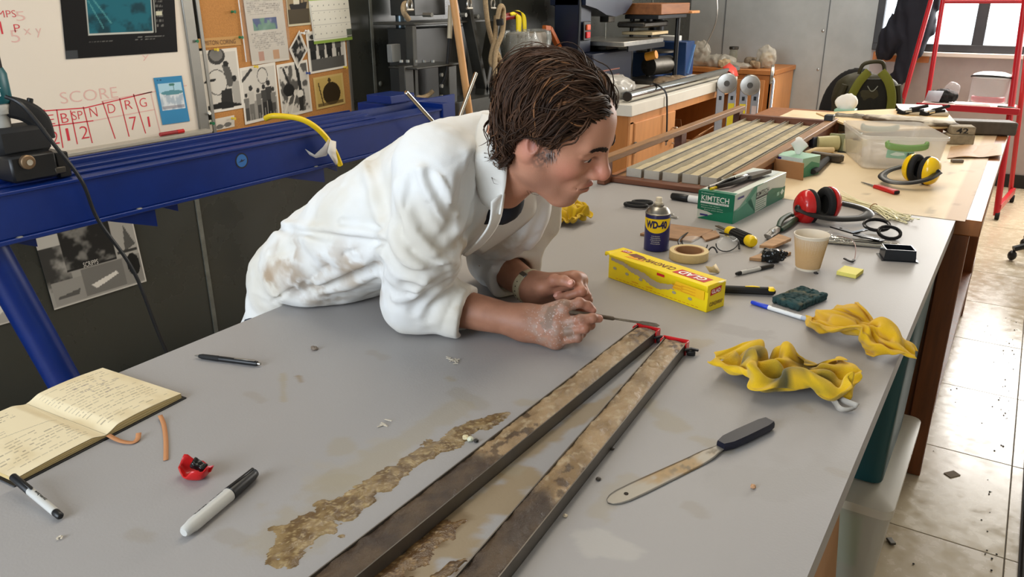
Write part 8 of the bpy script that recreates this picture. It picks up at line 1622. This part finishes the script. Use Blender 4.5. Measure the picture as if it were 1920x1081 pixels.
# ---- blue steel beam
M_blue = mat('blue_gloss_paint', rgb(2, 36, 106), .36, var=.12, vscale=6, coat=.05); BX = -2.2
bm = thing('steel_beam', 'long blue painted steel beam on pipe legs behind the man', 'beam', (-2.3, 1.4, 0)); BYA, BYB = -.4, 2.86
def bb(nm, lo, hi, b=.002, m=M_blue): return MB().box((A(*lo) + A(*hi)) / 2, A(*hi) - A(*lo), b=b).build(nm, m, bm, world=True)
bb('web', (BX - .012, BYA, .968), (BX, BYB, 1.088)); bb('top_flange', (BX - .10, BYA, 1.082), (BX + .006, BYB, 1.092)); bb('bottom_flange', (BX - .10, BYA, .955), (BX + .010, BYB, .968))
bb('rear_web', (BX - .135, BYA, .968), (BX - .123, BYB + .25, 1.120)); bb('rail_strip', (BX - .120, BYA, 1.092), (BX - .085, BYB - .4, 1.108), .003); bb('rail_strip', (BX - .070, BYA, 1.092), (BX - .045, BYB - .4, 1.100), .002); bb('rear_flange', (BX - .23, BYA, 1.086), (BX - .123, 2.5, 1.096)); bb('rear_lip', (BX - .235, BYA, 1.086), (BX - .226, 2.5, 1.108))
bb('end_plate', (BX - .20, BYB - .02, 1.05), (BX + .01, BYB + .02, 1.112)); bb('end_channel', (BX - .42, 2.75, 1.02), (BX - .24, 3.05, 1.10)); bb('end_channel', (BX - .24, 2.62, 1.128), (BX - .10, 2.78, 1.160))
for y0, y1, z in ((1.90, 2.12, .955), (1.22, 1.40, .955), (.86, .95, .955), (-.1, .1, .955)):
    mb = MB(); mb.prism([(y0, z), (y1, z), (y1, z - .062)], 0, .010, np.array([[0, 1, 0], [0, 0, 1], [1, 0, 0]]).T, (BX - .03, 0, 0)); mb.prism([(y1 + .01, z), (y1 + .10, z), (y1 + .10, z - .040)], 0, .010, np.array([[0, 1, 0], [0, 0, 1], [1, 0, 0]]).T, (BX - .06, 0, 0)); mb.build('gusset_plate', M_blue, bm, world=True, smooth=False, kind='stuff')
for y in (2.06, 1.335, .985, .3): MB().cyl((BX - .02, y, .967), (BX - .02, y, .976), .013, 8).build('bolt', mat('worn_bolt', rgb(130, 130, 124), .5, .6), bm, world=True); MB().ball((BX + .004, y, .966), (.006, .012, .005), 10).build('weld_bead', mat('worn_bolt', (0, 0, 0)), bm, world=True)
MB().cyl((BX - .06, .93, .955), (BX - .00, 1.145, .0), .045, 24).build('pipe_leg', M_blue, bm, world=True); MB().cyl((BX - .06, -.2, .955), (BX - .0, -.3, .0), .045, 24).build('pipe_leg', M_blue, bm, world=True); MB().cyl((BX - .10, 2.7, .955), (BX - .1, 2.75, .0), .045, 24).build('pipe_leg', M_blue, bm, world=True)
dc = onx(453, 301, BX); mb = MB(); cir = lambda r, n=30: [(r * math.cos(q), r * math.sin(q)) for q in np.linspace(0, 2 * PI, n + 1)[:-1]]
for r_, c_, of in ((.0265, (14, 16, 34), .0006), (.0215, (38, 96, 160), .0010)): flatpoly(mb, cir(r_), dc, EX, EZ, of, rgb(*c_))
flatpoly(mb, [(-.016, -.004), (-.006, -.001), (0, .006), (.003, .001), (.016, .003), (.004, -.003), (-.006, -.004)], dc, EX, EZ, .0014, rgb(14, 24, 48)); mb.build('round_decal', M_print, bm, world=True, smooth=False, tint=True)
# core drill on the beam
dr = thing('core_drill', 'teal and black power drill held upright in a black bracket', 'drill', (-2.29, 1.04, 1.10)); M_teal = mat('teal_plastic', rgb(14, 84, 92), .4); dy = 1.05; dx = -2.30
MB().lathe([(.0, 0), (.036, .0), (.040, .01), (.040, .075), (.034, .09), (0, .09)], 24, (dx, dy, 1.305)).build('motor_housing', M_teal, dr, world=True); MB().lathe([(.033, 0), (.033, .05), (.028, .16), (.024, .17), (0, .17)], 24, (dx, dy, 1.39)).build('grip', M_blackm, dr, world=True); MB().lathe([(.034, .0), (.036, .01), (.036, .022), (.03, .03)], 24, (dx, dy, 1.278)).build('vent_ring', mat('pale_grey_plastic', rgb(170, 168, 160), .5), dr, world=True); MB().lathe([(.0, .0), (.024, .0), (.026, .045), (.02, .05)], 24, (dx, dy, 1.232)).build('chuck', mat('pale_grey_plastic', (0, 0, 0)), dr, world=True)
V, F, e = text_geo('makita', .02, .2); k = .042 / e[0]; q = .40 + V[:, 1] * k / .0405; mb = MB(); mb.add(np.c_[dx + .0405 * np.cos(q - .5), dy + .0405 * np.sin(q - .5), 1.345 + V[:, 0] * k], F, rgb(200, 214, 212)); mb.build('lettering', M_print, dr, world=True, smooth=False, tint=True)
MB().box((dx - .0, dy + .03, 1.205), (.10, .14, .075), b=.012).build('bracket', M_blackm, dr, world=True); MB().tube(spline([(dx + .02, dy + .02, 1.295), (dx + .03, dy + .055, 1.280), (dx + .03, dy + .085, 1.25), (dx + .03, dy + .09, 1.2)], 5), .018, 8, flat=1.6).build('bracket_arm', M_blackm, dr, world=True); MB().box((dx + .03, dy + .105, 1.13), (.09, .035, .07), b=.003).build('slide_block', M_black, dr, world=True); MB().cyl((dx + .03, dy + .065, 1.28), (dx + .03, dy + .075, 1.312), .008, 10, bev=.002).build('lock_screw', M_black, dr, world=True)
MB().box((dx + .04, dy + .02, 1.14), (.10, .12, .07), b=.006).build('carriage', M_black, dr, world=True); MB().cyl((dx + .088, dy - .0, 1.158), (dx + .105, dy - .0, 1.158), .019, 18, bev=.003).build('bearing', mat('brassy_bearing', rgb(140, 116, 90), .4, .8), dr, world=True); MB().cyl((dx + .105, dy - .0, 1.158), (dx + .110, dy - .0, 1.158), .008, 12).build('bearing_nut', M_chrome, dr, world=True); MB().box((dx + .085, dy + .085, 1.12), (.012, .03, .018), b=.002).build('roller', M_dsteel, dr, world=True)
MB().tube(spline([(dx + .06, dy - .0, 1.325), (dx + .10, dy + .02, 1.30), (dx + .13, dy + .06, 1.20), (dx + .14, dy + .11, 1.09), (dx + .13, dy + .14, .97), (dx + .16, dy + .2, .8), (-2.10, 1.28, .55), (-2.06, 1.36, .2), (-2.04, 1.4, .006)], 8), .0055, 8).build('drill_cord', M_black, dr, world=True)
t = thing('black_cable', 'black cable hanging behind the blue pipe leg', 'cable', (-2.5, 1.0, 0)); MB().tube(spline([(-2.50, .98, 1.12), (-2.50, 1.02, .9), (-2.49, 1.08, .65), (-2.48, 1.14, .3), (-2.46, 1.2, .006)], 8), .006, 8).build('flex', M_black, t, world=True)
# yellow hose with a bag label
t = thing('yellow_hose', 'yellow hose bent over the blue beam with a torn bag label', 'hose', onx(560, 230, -2.19)); hp2 = [onx(498, 222, -2.30) + A(0, 0, .0), onx(515, 217, -2.26), onx(560, 222, -2.20), onx(590, 237, -2.17), onx(613, 260, -2.165), onx(628, 285, -2.165), onx(638, 309, -2.17)]
MB().tube(spline(hp2, 6), .0105, 10).build('tube', mat('yellow_hose', rgb(226, 192, 24), .4), t, world=True)
mb = MB(); mb.grid([[onx(619, 262, -2.15), onx(630, 265, -2.15)], [onx(614, 285, -2.145), onx(630, 287, -2.14)], [onx(622, 298, -2.15), onx(633, 300, -2.15)], [onx(630, 310, -2.15), onx(633, 306, -2.15)]]); mb.build('label', mat('white_label', rgb(206, 200, 190), .6), t, world=True, solid=.001); mb = MB(); mb.grid([[onx(572, 279, -2.185), onx(580, 290, -2.185)], [onx(590, 290, -2.17), onx(592, 296, -2.165)], [onx(606, 275, -2.15), onx(612, 292, -2.15)], [onx(616, 260, -2.15), onx(620, 280, -2.15)]]); mb.build('bag', mat('clear_bag_film', rgb(206, 200, 190), .2, alpha=.5, spec=.8), t, world=True, solid=.001, angle=180)

# ---- rig with ropes behind the man
M_rig = mat('dark_rig_steel', rgb(58, 58, 54), .45, .2, var=.25, vscale=8); RX = -2.62
rg_ = thing('lifting_rig', 'dark steel A-frame rig with bolted brackets beside the cork board', 'rig', (RX, 3.6, 0)); P_ = lambda x, y, d=0: onx(x, y, RX + d)
def plate(nm, lo, hi, d0, d1, m=M_rig, b=.003):
    a, b_ = P_(*lo), P_(*hi); y0, y1 = sorted((a[1], b_[1])); z0, z1 = sorted((a[2], b_[2])); return MB().box((RX + (d0 + d1) / 2, (y0 + y1) / 2, (z0 + z1) / 2), (abs(d1 - d0), y1 - y0, z1 - z0), b=b).build(nm, m, rg_, world=True)
plate('cabinet', (795, 200), (890, 48), -.22, -.05, mat('charcoal_cabinet', rgb(46, 46, 44), .4, .1, var=.15)); plate('shelf_plate', (768, 48), (905, 36), -.24, .03); plate('upper_cabinet', (795, 30), (850, -60), -.22, -.06, mat('charcoal_cabinet', (0, 0, 0)))
for (p, q, wd) in (((776, 200), (770, 48), .05), ((868, -10), (912, 205), .07), ((926, 40), (897, 205), .07), ((950, 205), (925, 60), .04)): a, b_ = P_(*p, .02), P_(*q, .02); b_ = A(a[0], b_[1], b_[2]); lowpt, hi_ = (a, b_) if a[2] < b_[2] else (b_, a); lowpt = lowpt - (hi_ - lowpt) / (hi_[2] - lowpt[2]) * lowpt[2]; MB().bar(lowpt, hi_, .03, wd, (1, 0, 0), .004).build('leg', M_rig, rg_, world=True)
plate('bracket_top', (745, 125), (828, 119), -.06, .12); plate('bracket_post', (818, 205), (830, 121), .02, .09); plate('bracket_post', (745, 205), (757, 121), .02, .06); plate('foot_plate', (735, 205), (950, 190), -.2, .12); plate('grey_plate', (741, 118), (757, 82), -.05, -.02, mat('light_grey_plate', rgb(112, 114, 112), .5))
for x in (752, 764, 779, 795, 811): p = P_(x, 117, .04); MB().cyl(p, p + A(0, 0, .012), .010, 6).build('bolt', mat('worn_bolt', (0, 0, 0)), rg_, world=True)
for y in (140, 161, 181): p = P_(826, y, .09); MB().cyl(p, p + A(.012, 0, 0), .010, 6).build('bolt', mat('worn_bolt', (0, 0, 0)), rg_, world=True)
for (x, y) in ((870, 28), (893, 31), (806, 28)): p = P_(x, y, .05); MB().cyl(p - A(.04, 0, 0), p + A(.014, 0, 0), .012, 6).build('bolt', mat('worn_bolt', (0, 0, 0)), rg_, world=True)
M_rope = mat('tan_rope', rgb(162, 140, 108), .85, var=.25, vscale=120, bump=.6, bscale=260)
def rope(name, label, pts, r, group='ropes on the rig', x=.10):
    t = thing(name, label, 'rope', P_(*pts[0], x), group=group); MB().tube(spline([P_(px, py, x + .012 * (i % 2)) for i, (px, py) in enumerate(pts)], 6), r, 10).build('strand', M_rope, t, world=True); return t
rope('rope', 'long tan rope loop hanging from the top of the rig', [(908, -20), (914, 40), (925, 85), (935, 105), (936, 118), (925, 123), (920, 110), (928, 70), (930, 30)], .014); rope('rope', 'second tan rope loop hanging lowest, beside the black tape band', [(932, 35), (938, 12), (944, 20), (942, 60), (930, 95), (928, 140), (934, 157), (943, 150), (942, 130), (935, 105)], .0135, x=.13); rope('rope', 'short rope loop on a shackle left of the rig', [(766, 36), (757, 22), (758, 8), (768, 6)], .013, x=.06); rope('rope', 'rope end lying low inside the bracket frame', [(775, 179), (790, 183), (803, 178), (812, 170)], .012, x=.03)
p, q = P_(937, 36, .15), P_(938, 47, .15); t = thing('black_tape_band', 'black tape band wound round the second rope loop', 'tape', p); MB().cyl(p, q, .020, 14, bev=.002).build('wrap', M_blackm, t, world=True)
for i, (px, py, lb) in enumerate(((768, 10, 'steel shackle holding the short rope loop'), (880, 8, 'steel shackle on the left leg of the rig'), (924, 8, 'steel shackle above the second rope loop'))):
    p = P_(px, py, .09); t = thing('shackle', lb, 'shackle', p, group='shackles on the rig'); MB().tube([(0, .018 * math.cos(q), .026 * math.sin(q)) for q in np.linspace(-.9, PI + .9, 16)], .0055, 8).build('bow', M_steel, t); MB().cyl((0, -.024, -.02), (0, .024, -.02), .006, 8).build('pin', M_steel, t)
for p0, p1, nm, lb, r_, m, gx in ((((884, 240), (846, -30)), None, 'wooden_pole', 'long varnished wooden pole leaning on the rig', .019, mat('varnished_pole', rgb(206, 156, 104), .4, var=.12, vscale=4), .16),):
    a, b_ = P_(*p0[0], gx), P_(*p0[1], gx); a = a - (b_ - a) / (b_[2] - a[2]) * a[2]; t = thing(nm, lb, 'pole', a); MB().cyl(a, b_, r_, 14).build('shaft', m, t, world=True)
for i, (p, q, lb, gx) in enumerate((((800, 215), (761, 172), 'chrome rod tilted left above the man\'s back', .50), ((866, 208), (893, 136), 'chrome rod tilted right above the man\'s back', .50))):
    a, b_ = P_(*p, gx), P_(*q, gx); a = a - (b_ - a) / (b_[2] - a[2]) * a[2]; t = thing('chrome_rod', lb, 'rod', a, group='chrome rods behind the man'); MB().cyl(a, b_, .0095, 14, bev=.003).build('shaft', M_chrome, t, world=True)
a, b_ = P_(847, 65, .12), P_(842, 0, .12); t = thing('grip_handle', 'pale handled tool with black rubber hose beside the wooden pole', 'tool', a); MB().cyl(P_(843, 72, .12), P_(845, 10, .12), .013, 10).build('handle', mat('pale_grey_tool', rgb(170, 160, 136), .5), t, world=True); MB().tube(spline([P_(843, 72, .12), P_(840, 110, .11), P_(836, 140, .10), P_(828, 160, .08)], 5), .009, 8).build('rubber_hose', M_blackm, t, world=True)
t = thing('steel_duct', 'grey steel duct pipe running up the wall left of the rig', 'pipe', P_(747, 80, -.2)); a, b_ = P_(754, 80, -.2), P_(748, -60, -.2); b_ = A(a[0], a[1], b_[2]); MB().cyl(A(a[0], a[1], a[2]), b_, .028, 16).build('pipe', mat('duct_steel', rgb(96, 108, 114), .3, .7), t, world=True)
# yellow strap on a red hook, wrapped roll, orange strip
X2 = -2.80; Q_ = lambda x, y, d=0: onx(x, y, X2 + d)
t = thing('lifting_strap', 'bright yellow strap looped over a red hook', 'strap', Q_(975, 30)); MB().tube(spline([Q_(942, 34, .02), Q_(955, 30, .03), Q_(968, 30, .03), Q_(976, 38, .03)], 5), .016, 10, flat=1.3).build('red_hook', mat('dark_red_hook', rgb(140, 30, 30), .4), t, world=True)
def strip(pts0, pts1, nm, m, par):
    G = [[Q_(*p, .05), Q_(*q, .05)] for p, q in zip(pts0, pts1)]; a = spline([g[0] for g in G], 5); b = spline([g[1] for g in G], 5); MB().grid([[p, q] for p, q in zip(a, b)]).build(nm, m, par, world=True, solid=.004, angle=180)
M_ys = mat('yellow_webbing', rgb(240, 216, 20), .6); strip(((956, 24), (966, 25), (968, 60), (967, 130)), ((958, 30), (976, 30), (977, 60), (975, 130)), 'webbing', M_ys, t); strip(((962, 20), (976, 22), (980, 50), (981, 115)), ((966, 20), (984, 28), (987, 60), (986, 115)), 'webbing', M_ys, t)
wr = A(-2.80, 4.55, 0); t = thing('wrapped_roll', 'big roll wrapped in clear film standing behind the yellow strap', 'roll', wr); a0 = onx(950, 56, -2.6)[1]; a1 = onx(1022, 56, -2.6)[1]; zt = onx(990, 54, -2.6)[2]; cy = (a0 + a1) / 2; rr = (a1 - a0) / 2
MB().lathe([(rr * .8, zt - .02), (rr * .86, zt - .03), (rr * .9, zt - .10), (rr * .86, zt - .3), (rr * .86, .1), (0, .1)][::-1], 24, (-2.60, cy, 0), sx=.45).build('core', mat('grey_roll', rgb(120, 112, 100), .6, var=.2), t, world=True)
v, f = sdf_mesh(lambda P: smax(np.abs(np.linalg.norm((P[:, :2] - A(-2.60, cy)) / A(.52, 1), axis=1) - rr * .98) - .010 + (np.abs(fbm(P * A(8, 8, 14), 5, 3) - .5) - .1) * .05, np.abs(P[:, 2] - zt + .28) - .28, .01), (-2.95 + .02, cy - rr * 1.2, zt - .6), (-2.3, cy + rr * 1.2, zt + .05), .014); raw_mesh('film_wrap', v, f, mat('film_wrap', rgb(170, 174, 172), .12, alpha=.35, spec=.8), t, world=True)
t = thing('orange_post', 'orange painted strip leaning behind the wrapped roll', 'post', Q_(1045, 70)); a, b_ = Q_(1030, 53, .16), Q_(1056, 105, .16); MB().bar(b_ + (b_ - a) * 2.0, a, .03, .035, (1, 0, 0), .003).build('bar', mat('orange_paint', rgb(178, 92, 40), .45), t, world=True); MB().bar(a, Q_(1020, 52, .16), .03, .03, (1, 0, 0), .003).build('bar', mat('orange_paint', (0, 0, 0)), t, world=True)

# ================================================================== UNDER THE BENCH AND ON THE FLOOR
t = thing('teal_bin', 'dark teal plastic bin standing on the cloudy tub under the grey bench', 'bin', (-.235, 2.3, .2885)); 
G = [rrect(.105 * k, .23 * k, .03, z) for k, z in ((.84, .2885), (.88, .295), (1.0, .82), (.97, .82), (.83, .305))]; G = np.array(G) + A(-.235, 2.30, 0); n = G.shape[1]; mb = MB(); mb.add(G.reshape(-1, 3), [(i * n + j, i * n + (j + 1) % n, (i + 1) * n + (j + 1) % n, (i + 1) * n + j) for i in range(4) for j in range(n)] + [tuple(range(n))[::-1], tuple(4 * n + j for j in range(n))]); mb.build('bin_wall', mat('teal_plastic_bin', rgb(10, 66, 70), .45), t, world=True, angle=50)
t = thing('lidded_tub', 'cloudy plastic storage tub with a flat lid on the floor under the bench', 'tub', (-.30, 2.29, 0)); G = [rrect(.198 * k, .29 * k, .03, z) for k, z in ((.92, .004), (1.0, .25), (1.0, .255))]; G = np.array(G) + A(-.30, 2.29, 0); n = G.shape[1]; mb = MB(); mb.add(G.reshape(-1, 3), [(i * n + j, i * n + (j + 1) % n, (i + 1) * n + (j + 1) % n, (i + 1) * n + j) for i in range(2) for j in range(n)] + [tuple(range(n))[::-1], tuple(2 * n + j for j in range(n))]); mb.build('tub_wall', mat('cloudy_tub', rgb(206, 200, 184), .3, alpha=.6), t, world=True, angle=50); G = [rrect(.205, .297, .03, z) for z in (.256, .282)] + [rrect(.18, .27, .03, .288)]; G = np.array(G) + A(-.30, 2.29, 0); mb = MB(); mb.add(G.reshape(-1, 3), [(i * n + j, i * n + (j + 1) % n, (i + 1) * n + (j + 1) % n, (i + 1) * n + j) for i in range(2) for j in range(n)] + [tuple(range(n))[::-1], tuple(2 * n + j for j in range(n))]); mb.build('lid', mat('cloudy_lid', rgb(206, 198, 180), .3, alpha=.85), t, world=True, angle=50)
t = thing('green_folder', 'green folder standing inside the cloudy storage tub', 'folder', (-.3, 2.08, .01)); MB().box((-.30, 2.08, .11), (.26, .02, .20), rotm(.2, 0, 0), b=.002).build('cover', mat('green_card', rgb(70, 140, 84), .6), t, world=True)
t = thing('card_sheet', 'brown cardboard sheet leaning under the near end of the bench', 'card', (-.24, 1.7, 0)); MB().box((-.225, 1.72, .36), (.012, .40, .70), rotm(0, -.08, 0), b=.001).build('board', M_card, t, world=True, smooth=False); MB().box((-.245, 1.46, .40), (.02, .03, .78), b=.001).build('batten', mat('pale_wood', (0, 0, 0)), t, world=True)
t = thing('rubber_mat', 'dark ribbed rubber mat along the right edge of the aisle floor', 'mat', (.50, 3.4, 0)); mb = MB()
for i in range(9): mb.box((.26 + .06 * i, 3.4, .009), (.05, 2.3, .016), b=.004)
mb.box((.50, 3.4, .004), (.54, 2.32, .007)).build('ribbed_sheet', mat('dark_mat', rgb(40, 34, 28), .8, var=.2), t, world=True)
p = onz(1785, 889, 0); t = thing('floor_scrap', 'small grey cardboard scrap lying on the vinyl tiles', 'scrap', (p[0], p[1], .0005), .9); MB().box((0, 0, .0012), (.045, .03, .002)).build('chip', mat('grey_scrap', rgb(126, 112, 92), .8), t)
r = np.random.default_rng(4); mb = MB()
for i in range(60):
    x = .175 - abs(r.normal()) * .04 - (r.random() < .2) * r.random() * .2; y = r.uniform(2.2, 4.6); s = r.uniform(.0012, .0036); mb.ball((x, y, s * .4), (s, s * r.uniform(.6, 1.4), s * .5), 6)
tag(mb.build('floor_grit', mat('black_grit', rgb(36, 32, 28), .8), None, kind='stuff'), 'dark grit scattered along the right side of the aisle floor', 'grit')
p = onz(1680, 995, .0); t = thing('wood_chip', 'dark chip on the floor beside the cloudy storage tub', 'chip', (-.10, 2.28, 0)); MB().box((0, 0, .005), (.018, .03, .008), rotm(0, 0, .6), b=.002).build('chip', M_dsteel, t)
bpy.context.view_layer.update()
